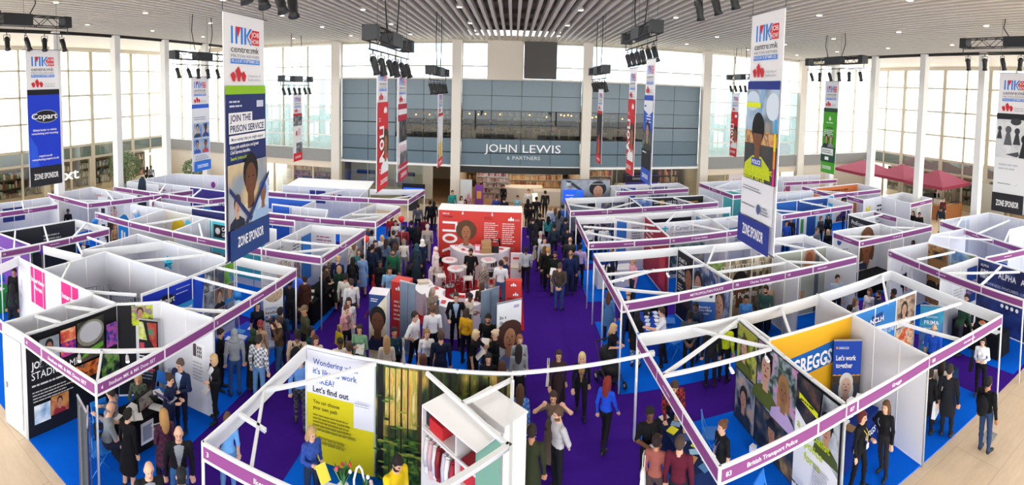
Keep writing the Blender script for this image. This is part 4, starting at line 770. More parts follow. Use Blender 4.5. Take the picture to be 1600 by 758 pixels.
b.poster((-4.15, 8.68), (.1, 8.75), [('r', .03, .03, 1.52, 2.44, '#e6e8f2'), ('p', [(.03, .03), (1.52, .03), (1.52, .98), (1.08, .98), (1.08, 1.5), (.03, 1.5)], yel),
    ('t', .17, 2.15, .13, 'Wondering what', nav, {'w': 1.0}), ('t', .17, 1.95, .13, "it's like to work", nav, {'w': .98}), ('t', .17, 1.75, .13, 'at IKEA?', nav, {'w': .48}), ('t', .17, 1.55, .13, "Let's find out", '#16181c', {'w': .8, 'bold': .02}),
    ('t', .17, 1.3, .085, 'You can choose', '#3a3a10', {'w': .6}), ('t', .17, 1.17, .085, 'your own path', '#3a3a10', {'w': .55}), ('l', .17, .72, 1.25, 1.08, 5, '#8d8720'), ('l', .17, .45, 1.15, .62, 2, '#8d8720'), ('l', 1.12, 1.5, 1.48, 1.58, 2, '#a0a4b4')], 'poster', 0, .032)
FOR = photo('#10170a', '#22361a', '#3f5522', '#7d7430', '#c09a48', scale=2.2, stretch=(2.2, 1, .8))
fo = [('r', 1.55, .03, 4.22, 2.44, FOR), ('r', 1.55, .03, 4.22, .95, photo('#141d10', '#2c4a1c', '#4c7a28', '#7a9a38', scale=6)), ('r', 1.75, 1.2, 2.4, 2.4, photo('#c9953a', '#e0b860', '#a8a040', '#f0d898', scale=3, stretch=(3, 1, .6)))]
rr = random.Random(3)
for i, u in enumerate([1.58, 1.82, 1.95, 2.06, 2.2, 2.42, 2.62, 2.85, 3.02, 3.2, 3.42, 3.6, 3.78, 3.95, 4.1]):
    w = [.14, .03, .025, .04, .03, .08, .1, .06, .05, .06, .04, .07, .05, .12, .06][i]; fo.append(('p', [(u, .05 + rr.uniform(0, .4)), (u + w, .05), (u + w * rr.uniform(.75, 1.0), 2.43), (u + w * .12, 2.43)], ['#15110e', '#4a321c', '#1f1610', '#35210f'][i % 4]))
for i in range(150):
    u, v = rr.uniform(1.62, 4.15), rr.uniform(.1, 1.0) if i % 3 else rr.uniform(.8, 2.2); fo.append(('e', u, v, rr.uniform(.03, .1), rr.uniform(.012, .035), ['#2f5218', '#4a7022', '#6f8a2e', '#1c3312', '#8f9434'][i % 5], 0, 2 * PI, 7))
b.poster((-4.15, 8.68), (.1, 8.75), fo, 'forest_mural', 0, .032)
# long tie bars between the blocks
t = thing('tie_bar', 'long white tie bar spanning the aisle from the foreground booth to booth 83', 'bar', (-.55, 8.9, 2.5)); 
box('bar', t, (2.12, .05, -.02), (2.98, .05, .06), RAIL, .135); box('end_clamp', t, (3.58, .25, -.02), (.1, .08, .1), '#c9c9c9')
t = thing('tie_bar', 'short white tie bar joining booth 83 to booth 77 across the side aisle', 'bar', (2.95, 11, 2.5)); box('bar', t, (0, 0, .03), (.05, 2.5, .06), RAIL, -.03); box('strap', t, (-.03, -1.15, .0), (.05, .06, .14), '#1d6fd8')
# ================================================================== lighting trusses
BLK = mat('#1c1d20', .5); GRY = mat('#2b2d31', .5)
lamp_b = MB(); lamp_b.tube([(0, 0, .0), (0, 0, -.1)], .015, BLK, 6)
lamp_b.tube([(0, -.1, -.28), (0, -.1, -.1), (0, .1, -.1), (0, .1, -.28)], .012, BLK, 6)
lamp_c = MB(); lamp_c.tube([(-.02, 0, -.16), (.0, 0, -.2), (.06, 0, -.36), (.1, 0, -.5), (.13, 0, -.58)], [.05, .085, .085, .075, .1], BLK, 12)
lamp_c.tube([(.128, 0, -.575), (.131, 0, -.583)], .07, '#3a3f46', 12)
LB, LC = lamp_b.mesh('yoke'), lamp_c.mesh('lamp_can')
def truss(label, x, y0, y1, z, nl=6, cable=None, lz=None):
    L = y1 - y0; t = thing('lighting_truss', label, 'truss', (x, (y0 + y1) / 2, z), 0, 'hanging lighting trusses')
    for a in (-1, 1):
        for c in (0, 1):
            b = MB(); b.tube([(a * .16, -L / 2, c * .32), (a * .16, L / 2, c * .32)], .02, BLK, 6); b.build('chord', t)
    b = MB(); n = max(4, round(L / .4))
    for i in range(n):
        ya, yb = -L / 2 + L * i / n, -L / 2 + L * (i + 1) / n
        for a in (-1, 1): b.tube([(a * .16, ya, 0 if i % 2 else .32), (a * .16, yb, .32 if i % 2 else 0)], .012, BLK, 5)
        b.tube([(-.16, ya, .32), (.16, yb, .32)], .012, BLK, 5)
    b.build('lattice', t)
    box('motor_case', t, (0, 0, .17), (.36, L * .26, .36), GRY); 
    for s in (-1, 1): box('end_case', t, (0, s * (L / 2 - .14), .17), (.36, .28, .36), GRY)
    b = MB(); b.tube([(0, -L / 2, -.22), (0, L / 2, -.22)], .022, BLK, 6); b.build('lamp_bar', t)
    for s in (-1, 1): b = MB(); b.tube([(0, s * (L / 2 - .06), 0), (0, s * (L / 2 - .06), -.22)], .016, BLK, 5); b.build('drop_arm', t)
    for i in range(nl):
        y = -L / 2 + .3 + (L - .6) * i / max(1, nl - 1)
        o = link('spot_lamp', LC, t, (0, y, -.22), random.uniform(-.9, .9)); link('yoke', LB, o)
    for s in (-1, 1):
        b = MB(); b.tube([(0, s * .5, .34), (0, s * .75, .34 + (ZC - z - .34) * .55), (0, s * .6, ZC - z + .68)], .02, BLK, 5); b.build('suspension', t)
    return t
truss('near left centre truss of black spot lamps over the red banner', -3.3, 10.3, 14.4, 9.1, 6)
truss('far left centre truss of spot lamps before the store facade', -3.3, 18.1, 22.6, 8.55, 6)
truss('left truss over the small blue sponsor banner', -13, 14.5, 18.6, 9.25, 6)
truss('far left truss before the curtain glazing', -13, 23.8, 28.0, 8.35, 6)
truss('truss at the upper left picture corner over the royal blue banner', -13, 5.2, 9.3, 10.15, 6)
truss('topmost left truss whose lamps hang over the prison banner', -3.6, 5.1, 7.3, 9.95, 4)
truss('near right centre truss of spot lamps over the blue army banner', 3.9, 12.4, 16.1, 9.7, 6)
truss('far right centre truss of spot lamps before the store facade', 3.9, 19.4, 23.0, 8.8, 6)
truss('right truss over the green sponsor banner', 14.2, 15.2, 19.5, 9.8, 6)
truss('far right truss before the curtain glazing', 14.2, 25.2, 28.6, 9.15, 5)
truss('truss at the upper right picture corner over the chess banner', 14.2, 5.0, 10.0, 10.25, 7)
truss('topmost right truss whose lamps hang left of the police banner', 3.9, 7.6, 9.8, 10.45, 3)

# ================================================================== hanging banners
def banner(label, x, y0, y1, z0, z1, items, thick=.012):
    """items in banner units (width 1, height measured in widths); seen from the aisle side"""
    s = 1 if x < 0 else -1
    p, q = ((x, y0), (x, y1)) if s > 0 else ((x, y1), (x, y0))
    W_, H_ = y1 - y0, z1 - z0
    t = thing('hanging_banner', label, 'banner', (x, (y0 + y1) / 2, z0), 0, 'hanging banners')
    b = MB()
    b.box((0, 0, H_ / 2), (thick, W_, H_), mat('#ececf0', .7)); b.build('cloth', t)
    b = MB(); b.tube([(0, -W_ / 2 - .12, H_ + .01), (0, W_ / 2 + .12, H_ + .01)], .014, '#8a8d92', 6); b.build('top_pole', t)
    b = MB(); b.tube([(0, -W_ / 2, -.01), (0, W_ / 2, -.01)], .014, '#4a4d52', 6); b.build('bottom_pole', t)
    for e in (-1, 1): b = MB(); b.tube([(0, e * W_ / 2, H_), (0, e * W_ / 2, H_ + ZC + .68 - z1)], .006, '#55585c', 4); b.build('wire', t)
    printed('print', t, Face(p, q, z0, thick / 2 + .001), items(W_, H_), t.location)
    return t
def head(W, H):
    """common top block: show logo, date strip, university flame; then the body fills what is below t"""
    S = .29 * H / 1.75; L = []
    r = lambda u, v: (u * W, H - v * S)
    def R(u0, v0, u1, v1, m): L.append(('r', u0 * W, H - v1 * S, u1 * W, H - v0 * S, m))
    T = lambda u, v, h, s, m, al, w, b: L.append(('t', u * W, H - v * S, h * S, s, m, {'al': al, 'w': w * W, 'bold': b}))
    bl, rd, g = '#1f7fe0', '#d8232f', '#9a9ea6'
    R(0, 0, 1, 1.75, '#eeeef2')
    for u in (.17, .27): R(u, .3, u + .045, .72, bl)
    L.append(('p', [r(.27, .3), r(.40, .3), r(.335, .55)], rd)); R(.40, .3, .445, .72, bl)
    R(.48, .3, .525, .72, bl); L.append(('p', [r(.525, .5), r(.62, .3), r(.67, .3), r(.56, .52), r(.67, .72), r(.62, .72)], bl))
    L.append(('p', [r(.60, .5), r(.68, .33), r(.86, .33), r(.86, .71), r(.68, .71)], rd))
    T(.85, .5, .13, 'JOB', W0, 'r', .2, .012); T(.85, .68, .13, 'SHOW', W0, 'r', .24, .012); T(.15, .93, .17, 'centre:mk', '#22262c', 'l', .7, 0); T(.15, 1.05, .07, 'MILTON KEYNES', '#6a7078', 'l', .7, 0)
    R(.14, 1.09, .86, 1.21, bl); T(.5, 1.18, .08, 'FRI 23 & SAT 24 SEPTEMBER 2022', W0, 'c', .68, .012)
    for u, h_ in ((.2, .24), (.32, .38), (.44, .26)): L.append(('p', [r(u - .07, 1.65 - h_ * .7), r(u, 1.65 - h_), r(u + .06, 1.65 - h_ * .55), r(u + .03, 1.65), r(u - .02, 1.65)], '#cf2a36'))
    T(.55, 1.54, .07, 'University of', g, 'l', .32, 0); T(.55, 1.64, .07, 'Bedfordshire', g, 'l', .32, 0)
    return L
def body(its):
    """its: print given in fractions of the banner width and of the height below the head block"""
    def f(W, H):
        t = H * .71; L = head(W, H)
        for i in its:
            k = i[0]
            if k == 'r': L.append(('r', i[1] * W, i[2] * t, i[3] * W, i[4] * t, i[5]))
            elif k == 'p': L.append(('p', [(u * W, v * t) for u, v in i[1]], i[2]))
            elif k == 'e': L.append(('e', i[1] * W, i[2] * t, i[3] * W, i[4] * t, i[5]))
            elif k == 't': L.append(('t', i[1] * W, i[2] * t, i[3] * t, i[4], i[5], {'al': i[6], 'w': i[7] * W, 'bold': .02}))
            elif k == 'l': L.append(('l', i[1] * W, i[2] * t, i[3] * W, i[4] * t, i[5], i[6]))
            elif k == 'b': L.append(('b', i[1] * W, i[2] * t, i[3] * t, *i[4:]))
        return L
    return f
Z = lambda v=.075, h=.065, w=.66: ('t', .5, v, h, 'ZONE SPONSOR', W0, 'c', w)
n = '#22306a'; g_ = photo('#17181a', '#6a6c70', '#c9cacc', scale=4)
prison = body([('r', 0, 0, 1, 1, n), ('r', 0, .95, 1, 1, '#8cc21f'), ('l', .08, .87, .4, .92, 2, '#c9d0e6'), ('r', .74, .87, .92, .91, '#c9d0e6'), ('r', .05, .785, .62, .845, W0), ('r', .05, .725, .96, .79, W0), ('t', .08, .795, .04, 'JOIN THE', n, 'l', .5), ('t', .08, .735, .04, 'PRISON SERVICE', n, 'l', .84), ('r', .05, .67, .96, .715, W0), ('t', .1, .683, .02, 'More variety that you might expect', '#4a5070', 'l', .8),
    ('t', .07, .64, .02, 'Enjoy job satisfaction and great', W0, 'l', .7), ('t', .07, .61, .02, 'Civil Service benefits.', W0, 'l', .48), ('t', .07, .575, .02, "Search 'prison jobs'", '#b6d23a', 'l', .42),
    ('r', 0, .18, 1, .55, photo('#8f9aa6', '#c9b48a', '#d8c8a8', '#6f7c8c', scale=1.3)), ('b', .55, .15, .46, '#6a432c', '#14100e', '#d8d2b8'), ('p', [(0, .18), (0, .42), (.5, .19)], photo('#b9bcc2', '#8f959e', scale=2)), ('b', .2, .18, .2, '#c9a28a', '#4a3a2c', '#23283a'), ('p', [(1, .18), (1, .46), (.5, .18)], photo('#8fb0d8', '#c8d8ea', '#5a7ab0', scale=3)), ('b', .84, .18, .23, '#8a6448', '#3f6fd0', '#9ab8dc'), ('p', [(0, .40), (0, .43), (.55, .21), (.5, .19)], n), ('p', [(1, .47), (1, .44), (.42, .18), (.36, .19)], n), ('r', 0, 0, 1, .18, '#1f3f7a'), Z(.07, .06)])
police = body([('r', 0, .95, 1, 1, '#24358a'), ('r', 0, .4, 1, .95, photo('#8fa8c8', '#b9cfe4', '#6a7a8a', '#c9b49a', scale=1.2)), ('e', .2, .88, .22, .06, '#cfe0f2'), ('e', .83, .85, .2, .08, '#dbe8f6'), ('p', [(.45, .95), (.6, .95), (.4, .62), (.3, .6)], '#8fb4dc'), ('r', 0, .62, 1, .7, photo('#c9783a', '#e0b070', '#7a4a30', '#f0d8b0', scale=6)), ('r', 0, .4, 1, .62, photo('#26282c', '#3a3c40', '#4a4238', scale=3)), ('b', .42, .42, .4, '#7a5038', '#15161a', '#c6d42a'), ('r', .25, .685, .6, .71, '#101216'), ('e', .42, .73, .14, .04, '#101216'), ('r', .27, .49, .58, .535, '#2f4fb0'), ('t', .43, .5, .026, 'POLICE', W0, 'c', .26),
    ('t', .04, .455, .04, 'Join a specialist', '#d8e61f', 'l', .88), ('t', .04, .405, .04, 'police force', '#d8e61f', 'l', .66), ('r', .04, .84, .5, .87, '#e2ec1f'), ('r', .94, .4, 1, .5, '#e0308a'), ('r', .94, .5, 1, .6, '#f08a2a'), ('r', .94, .6, 1, .7, '#e8d81f'), ('r', .94, .7, 1, .78, '#2fa8e0'), ('r', 0, .17, 1, .4, '#e4e5ec'), ('l', .06, .33, .75, .36, 2, '#8a8d98'), ('l', .06, .235, .5, .25, 1, '#6a6d78'), ('e', .62, .24, .06, .03, '#4e5b8c'), ('l', .7, .215, .95, .265, 3, '#7a7f94'), ('r', 0, 0, 1, .17, '#24358a'), Z(.06, .065)])
copart = body([('r', 0, .2, 1, 1, '#1a3ccc'), ('r', 0, .945, 1, 1, '#15161c'), ('p', [(0, .55), (.25, .4), (.3, .2), (0, .2)], '#2a5ae0'), ('e', .55, .72, .38, .07, '#8a94a4'), ('e', .55, .72, .35, .06, '#15171d'), ('t', .5, .695, .06, 'Copart', W0, 'c', .8), ('t', .5, .57, .022, 'Global leader in vehicle', W0, 'c', .74), ('t', .5, .535, .022, 'remarketing and recycling', W0, 'c', .82), ('t', .5, .3, .022, 'copart.co.uk', W0, 'c', .42), ('t', .5, .265, .022, 'remarketing.copart.co.uk', W0, 'c', .84), ('r', 0, 0, 1, .2, '#1d1e26'), Z(.07, .06, .76)])
small_blue = body([('r', 0, .15, 1, 1, '#e6e9f0'), ('r', 0, .94, 1, 1, '#2f62d8'), ('l', .1, .76, .9, .82, 2, '#8a92a8')] + sum([[('r', .04 + .48 * (i % 2), .26 + .24 * (i // 2), .48 + .48 * (i % 2), .48 + .24 * (i // 2), photo('#3a6ac0', '#8fb0dc', '#d8c8b8', scale=2 + i)), ('b', .26 + .48 * (i % 2), .27 + .24 * (i // 2), .2, ['#b98a70', '#8a5c44', '#caa48c', '#5a3a28'][i], '#2a211d', ['#3a5ab0', '#c04a4a', '#2a3a5a', '#3a4a8a'][i])] for i in range(4)], []) + [('l', .08, .17, .92, .24, 3, '#8a92a8'), ('r', 0, 0, 1, .15, '#2470d8'), Z(.05, .05)])
rc_ = '#cf2630'
redyou = body([('r', 0, 0, 1, 1, rc_)] + [('p', [(u - .07, .92 - h_), (u, .95), (u + .05, .92 - h_ * .5), (u + .02, .87), (u - .03, .87)], W0) for u, h_ in ((.62, .03), (.72, .0), (.82, .03))] + [('l', .06, .78, .3, .83, 2, '#f4d0d0'), ('b', .72, .18, .5, '#a06a48', '#4a3222', '#eeeef0', {'afro': 1}), ('r', .08, .7, .5, .73, W0), ('r', .08, .6, .5, .63, W0), ('r', .42, .6, .5, .73, W0), ('e', .29, .52, .21, .06, W0), ('e', .29, .52, .12, .028, rc_), ('p', [(.06, .33), (.06, .37), (.25, .4), (.5, .45), (.5, .41), (.32, .385), (.5, .35), (.5, .31)], W0), ('l', .06, .2, .35, .26, 2, '#f4d0d0'), Z(.07, .055, .7)])
cr = '#b01a3a'
crimson = body([('r', 0, 0, 1, 1, '#ebe9ee'), ('r', 0, .93, 1, 1, cr), ('r', 0, .78, 1, .86, cr), ('r', .1, .5, 1, .78, photo('#15161a', '#2b2d33', '#5a5f66', scale=3)), ('b', .55, .5, .26, '#8a5c48', '#16130f', '#22242a'), ('l', .1, .38, .9, .46, 3, '#c88090'), ('r', .2, .22, .95, .37, photo('#8a8d92', '#3a3d42', '#c9cbd0', scale=3)), ('r', 0, .17, 1, .22, cr), ('r', 0, 0, 1, .14, cr), Z(.045, .055)])
thin = lambda a, c, d: body([('r', 0, 0, 1, 1, a), ('r', 0, .94, 1, 1, '#c8242e'), ('r', 0, .16, 1, .45, c), ('p', [(.3, .18), (.7, .18), (.55, .55), (.45, .55)], d), ('r', 0, 0, 1, .16, '#d8232f'), Z(.05, .05)])
farl = body([('r', 0, 0, 1, 1, '#eceef0'), ('r', 0, .95, 1, 1, '#c8242e'), ('r', 0, .74, 1, .95, g_), ('p', [(.2, .52), (.3, .64), (.45, .62), (.42, .51), (.3, .55)], '#c83a42'), ('r', .55, .53, .6, .68, '#c83a42'), ('r', .7, .53, .75, .68, '#c83a42'), ('r', .3, .17, 1, .38, g_), ('r', 0, 0, 1, .17, '#d8232f'), Z(.055, .05)])
bluearmy = body([('r', 0, 0, 1, 1, '#e6e9f2'), ('r', 0, .94, 1, 1, '#2a4fb8'), ('l', .06, .85, .3, .9, 1, '#3a5ab8'), ('p', [(0, .83), (.6, .77), (1, .82), (1, .36), (0, .36)], '#2f5cc8'), ('l', .35, .68, .95, .78, 3, W0), ('r', 0, .36, 1, .6, photo('#2a2f38', '#4a525c', '#7a8a6a', scale=3)), ('b', .55, .36, .36, '#b98c74', '#2a2a28', '#3a4438'), ('r', 0, .15, 1, .38, '#1b1e26'), ('l', .1, .33, .7, .36, 1, W0), ('r', 0, 0, 1, .16, '#2a55c0'), Z(.05, .05)])
gg, dk = '#4aa524', '#1f4a38'
green = body([('r', 0, 0, 1, 1, gg), ('r', 0, .94, 1, 1, dk), ('p', [(.42, .83), (.5, .88), (.6, .83), (.5, .8)], W0), ('l', .25, .76, .75, .79, 1, W0), ('l', .3, .68, .8, .71, 1, dk), ('l', .12, .56, .9, .67, 4, W0), ('l', .2, .5, .85, .53, 1, dk), ('r', 0, .17, 1, .4, dk), ('b', .36, .4, .2, '#b98a70', '#2a211d', '#2a2f34'), ('b', .7, .4, .19, '#c9a088', '#8a6a48', '#8a8f94'), ('r', .08, .28, .92, .38, '#e9ece9'), ('l', .15, .3, .85, .36, 2, '#5a6a60'), ('r', .35, .2, .62, .25, W0), Z(.06, .055)])
pawn = lambda u, v, s, c: [('p', [(u - .09 * s, v), (u + .09 * s, v), (u + .035 * s, v + .09 * s), (u - .035 * s, v + .09 * s)], c), ('e', u, v + .105 * s, .065 * s, .025 * s, c)]
chess = body([('r', 0, 0, 1, 1, '#e4e6ea'), ('r', 0, .94, 1, 1, '#23242a'), ('r', 0, .55, 1, .94, photo('#c9cdd2', '#e0e3e6', '#b4b9c0', scale=1)), ('e', .62, .92, .17, .035, '#3a3d42')] + pawn(.12, .74, 1, '#3a3d42') + pawn(.4, .68, 1.5, '#5a5e64') + pawn(.68, .69, 1.3, '#3a3d42') + pawn(.93, .56, 1.8, '#2a2c30') + [('p', [(.35, .585), (.75, .62), (.78, .58), (.7, .565)], '#4a4e54'), ('l', .15, .42, .85, .5, 2, '#c0c4cc'), ('l', .15, .28, .65, .295, 1, '#4a4e54'), ('p', [(.68, .27), (.82, .3), (.74, .28)], '#2a2c30'), ('r', 0, 0, 1, .19, '#23242a'), Z(.06, .06, .72)])
banner('large navy hanging banner with a smiling portrait and prison service lettering', -3.8, 5.3, 6.4, 5.5, 9.05, prison)
banner('large hanging banner with a police officer photo and yellow lettering', 3.8, 5.85, 6.85, 5.6, 9.35, police)
banner('royal blue hanging banner with black foot', -13, 7.55, 8.8, 4.92, 9.38, copart)
banner('narrow pale hanging banner with four portraits and blue foot', -13, 15.7, 16.9, 4.3, 8.5, small_blue)
banner('red hanging banner with large sideways letters left of the aisle', -3.3, 10.95, 11.9, 5.38, 8.53, redyou)
banner('white and crimson hanging banner beside the left red one', -3.3, 13.0, 14.1, 5.23, 8.44, crimson)
banner('thin hanging banner before the left store facade', -3.3, 20.3, 21.6, 4.43, 7.85, thin('#e9e6ea', photo('#c9a23a', '#e8d8b0', '#3a6ab0', scale=3), '#d8b83a'))
banner('far left hanging banner with black and white photos and red foot', -13, 25.4, 26.6, 3.4, 7.58, farl)
banner('thin dark hanging banner before the right store facade', 3.9, 19.9, 21.0, 4.8, 8.1, thin('#2a262c', photo('#15161a', '#8a2a5a', '#2a3a4a', scale=3), '#e0662a'))
banner('red hanging banner with large sideways letters right of the aisle', 3.9, 14.4, 15.3, 5.3, 8.8, redyou)
banner('blue and black hanging army banner right of the aisle', 3.9, 12.45, 13.35, 5.4, 8.98, bluearmy)
banner('small far right hanging banner with white top and red lower half', 14.2, 26.9, 27.9, 4.08, 8.22, redyou)
banner('green hanging banner with two printed figures', 14.2, 16.9, 17.95, 4.55, 8.97, green)
banner('white hanging banner with grey chess pieces and black foot', 14.2, 7.05, 8.3, 4.5, 9.33, chess)
for x, y0, y1, z in ((-3.3, 10.8, 14.3, 8.56), (3.9, 12.3, 15.5, 8.98)):
    t = thing('banner_wire', 'thin steel wire carrying two banners %s of the aisle' % ('left' if x < 0 else 'right'), 'wire', (x, (y0 + y1) / 2, z)); b = MB(); b.tube([(0, -(y1 - y0) / 2, 0), (0, (y1 - y0) / 2, 0)], .01, '#55585c', 5); b.build('cable', t)
# ================================================================== red university stand in the centre
RS = '#cd3930'
t = thing('exhibition_stand', 'red centre stand wall with sideways letters and a smiling portrait', 'stand', (-1.35, 20.7, 0))
box('back_wall', t, (0, -.35, 1.28), (3.7, .06, 2.56), mat(RS, .5)); box('side_wall', t, (-1.85, .1, 1.28), (.05, .95, 2.56), '#ececf0'); box('side_wall', t, (1.85, .1, 1.28), (.05, .95, 2.56), '#ececf0'); box('rear_wall', t, (0, .55, 1.28), (3.7, .05, 2.56), '#ececf0'); box('roof_panel', t, (0, .1, 2.58), (3.75, 1.0, .05), '#f2f0f2')
S = Face((-3.2, 20.31), (.5, 20.31), 0, .005)
printed('wall_print', t, S, [
    ('r', .18, 1.95, .85, 2.05, W0), ('r', .18, 1.58, .85, 1.68, W0), ('r', .75, 1.58, .85, 2.05, W0),
    ('e', .52, 1.28, .34, .22, W0), ('e', .52, 1.28, .22, .11, RS), ('p', [(.18, .62), (.18, .74), (.5, .88), (.85, 1.02), (.85, .9), (.62, .81), (.85, .72), (.85, .6), (.48, .76)], W0),
    ('t', .18, 2.36, .08, 'WITH US', W0, {'w': .3}), ('t', .18, 2.23, .08, "IT'S ALL ABOUT", '#4a0f0c', {'w': .48}), ('t', .18, .42, .07, 'APPLY TODAY', '#4a0f0c', {'w': .42}), ('t', .18, .3, .07, 'FOR SEPTEMBER', '#4a0f0c', {'w': .45}), ('t', .18, .18, .08, 'BEDS.AC.UK', W0, {'w': .38}),
    ('b', 1.25, .62, 1.5, '#a8704c', '#5a3c28', '#e6e4ec', {'afro': 1}), ('l', 2.05, 2.2, 2.45, 2.34, 2, '#7a1712'), ('l', 2.05, 1.2, 2.7, 2.1, 10, '#f4d4d0'), ('l', 2.85, 1.15, 3.45, 2.1, 10, '#f4d4d0'), ('r', 3.1, .85, 3.4, 1.05, '#c05048')] +
    [('p', [(3.15 + u - .03, 2.2), (3.15 + u - .06, 2.2 + h_ * .6), (3.15 + u, 2.2 + h_), (3.15 + u + .04, 2.2 + h_ * .5), (3.15 + u + .02, 2.2)], W0) for u, h_ in ((0, .12), (.09, .2), (.18, .13))] + [('l', 3.4, 2.2, 3.62, 2.28, 2, '#f0c8c4')] + [('e', 2.95 + .11 * i, .28, .05, .05, W0) for i in range(6)], t.location)
for i, u in enumerate((-.75, .55)):
    b = MB(); b.tube([(u, -.38, 2.56), (u, -.62, 2.5)], .012, '#dddddd', 5); b.tube([(u, -.6, 2.5), (u, -.52, 2.42)], .04, '#eeeeee', 8); b.build('arm_light', t)
# curved counters
def arc_counter(label, cx, cy, r, a0, a1, w, h, m, top='#efedf2'):
    t = thing('curved_counter', label, 'counter', (cx, cy, 0)); n = 16
    P = [(r * math.cos(math.radians(a0 + (a1 - a0) * i / n)), r * math.sin(math.radians(a0 + (a1 - a0) * i / n))) for i in range(n + 1)]
    Q = [((r - w) * math.cos(math.radians(a0 + (a1 - a0) * i / n)), (r - w) * math.sin(math.radians(a0 + (a1 - a0) * i / n))) for i in range(n + 1)]
    b = MB(); b.prism(P + Q[::-1], 0, h - .04, m); b.build('front_panel', t); b = MB(); b.prism([(x * 1.02, y * 1.02) for x, y in P] + [(x * .98, y * .98) for x, y in Q[::-1]], h - .04, h, top); b.build('top', t)
    return t
cc = arc_counter('white curved counter with black flame logo before the red wall', -1.3, 20.3, 1.35, 195, 345, .5, 1.1, mat('#e6e3f0', .5))
for i, (u, h_) in enumerate(((.55, .2), (.64, .32), (.74, .24))):
    box('logo_stroke', cc, (u, -1.23 + .04 * i, .55 + h_ / 2), (.06, .03, h_), '#15151a', .45)
rc = arc_counter('white clothed round counter with red leaflets in the red carpet corner', -1.75, 15.3, 1.05, 150, 390, .55, 1.05, mat('#e9e4ee', .7))
wc = arc_counter('low white curved seat with folded cloth at the left of the red carpet', -2.6, 16.2, .75, 120, 240, .45, .8, mat('#e9e4ee', .7)); box('folded_cloth', wc, (-.55, .3, .84), (.4, .3, .08), '#d8c9b8', .4)
def leaflet(label, x, y, z, col, w=.15, h=.21, rz=0, t=.02, cat='leaflet', group=None): return tag(box('leaflet_pile', None, (x, y, z + t / 2), (w, h, t), col, rz), label, cat, group)
def item_box(name, label, x, y, z, d, col, rz=0, cat='box'): return tag(box(name, None, (x, y, z + d[2] / 2), d, col, rz), label, cat)
rr = random.Random(5)
for i in range(9):
    a = math.radians(200 + 16 * i); leaflet('red and white leaflet pile on the white curved counter', -1.3 + 1.1 * math.cos(a), 20.3 + 1.1 * math.sin(a), 1.1, ['#d8a0a4', '#f0e6ea', '#c8434a'][i % 3], rz=rr.uniform(-1, 1), group='leaflets on the curved counter')
for i in range(8):
    a = math.radians(160 + 28 * i); leaflet('red and white leaflet pile on the round clothed counter', -1.75 + .8 * math.cos(a), 15.3 + .8 * math.sin(a), 1.05, ['#c8434a', '#f0e6ea', '#e0a8ac'][i % 3], rz=rr.uniform(-1, 1), group='leaflets on the round counter')
t = thing('cardboard_box', 'open brown cardboard box on the white curved counter', 'box', (-.98, 19.25, 1.1), .1); box('carton', t, (0, 0, .12), (.42, .3, .24), '#b08a5c'); box('flap', t, (0, .2, .33), (.42, .02, .26), '#b8946a')
t = thing('leaflet_dispenser', 'pink leaflet dispenser on the white curved counter', 'dispenser', (-1.35, 19.2, 1.1)); box('body', t, (0, 0, .16), (.24, .14, .32), '#e07a9a'); box('card', t, (0, -.08, .2), (.18, .02, .18), '#f4eef2')
t = thing('laptop', 'black laptop on the white curved counter', 'laptop', (-.62, 19.3, 1.1)); box('base', t, (0, 0, .012), (.33, .23, .024), '#1c1c20'); box('screen', t, (0, .12, .12), (.33, .02, .21), '#22242a')
t = thing('leaflet_dispenser', 'red topped acrylic dispenser on the round clothed counter', 'dispenser', (-1.55, 14.6, 1.05)); box('body', t, (0, 0, .15), (.3, .14, .3), '#e8d4dc'); box('header', t, (0, -.075, .26), (.3, .02, .09), '#d8383f')
def bar_table(label, x, y, h=1.08, r=.32):
    t = thing('bar_table', label, 'table', (x, y, .024)); b = MB(); b.lathe([(r, h - .04), (r, h)], '#e9e4e6', n=20); b.build('table_top', t); b = MB(); b.tube([(0, 0, .03), (0, 0, h - .04)], .035, mat('#c4c6cc', .25, 1), 10); b.build('column', t); b = MB(); b.lathe([(.24, 0), (.22, .03), (.04, .05)], mat('#c4c6cc', .25, 1), n=18); b.build('foot', t)
bar_table('round white bar table farthest left on the red carpet', -2.4, 18.2); bar_table('round white bar table among the chrome stools', -2.05, 17.35); bar_table('round white bar table at the right of the red carpet', -.85, 18.4)
for i, (x, y) in enumerate(((-2.4, 18.2), (-2.05, 17.35), (-.85, 18.4))): leaflet('pink leaflet fan on the %s round bar table' % ['far left', 'middle', 'right'][i], x, y, 1.104, '#dba4ae', .3, .25, i)
CH = mat('#c9ccd2', .22, 1)
def stool(label, x, y, rz):
    t = thing('bar_stool', label, 'stool', (x, y, .024), rz, 'chrome bar stools'); box('seat', t, (0, 0, .76), (.36, .36, .05), '#e9e4e2')
    for a in (-1, 1):
        for c in (-1, 1): b = MB(); b.tube([(a * .15, c * .15, .74), (a * .2, c * .2, 0)], .012, CH, 6); b.build('leg', t)
    b = MB(); b.tube([(-.19, .16, .76), (-.19, .2, 1.05), (.19, .2, 1.05), (.19, .16, .76)], .012, CH, 6); b.build('backrest', t)
    b = MB(); b.tube([(-.18, -.18, .25), (.18, -.18, .25), (.18, .18, .25), (-.18, .18, .25), (-.18, -.18, .25)], .01, CH, 6); b.build('foot_ring', t)
for i, (x, y, r, l) in enumerate([(-2.62, 17.3, 1.9, 'left of the middle bar table'), (-1.55, 17.25, -1.4, 'right of the middle bar table'), (-2.15, 17.95, .3, 'behind the middle bar table'), (-1.9, 18.3, -1.2, 'beside the far left bar table'), (-.65, 17.5, 3.0, 'with a black bag before the right bar table'), (-.35, 18.3, -1.4, 'at the right edge of the red carpet')]): stool('chrome bar stool with pale seat ' + l, x, y, r)
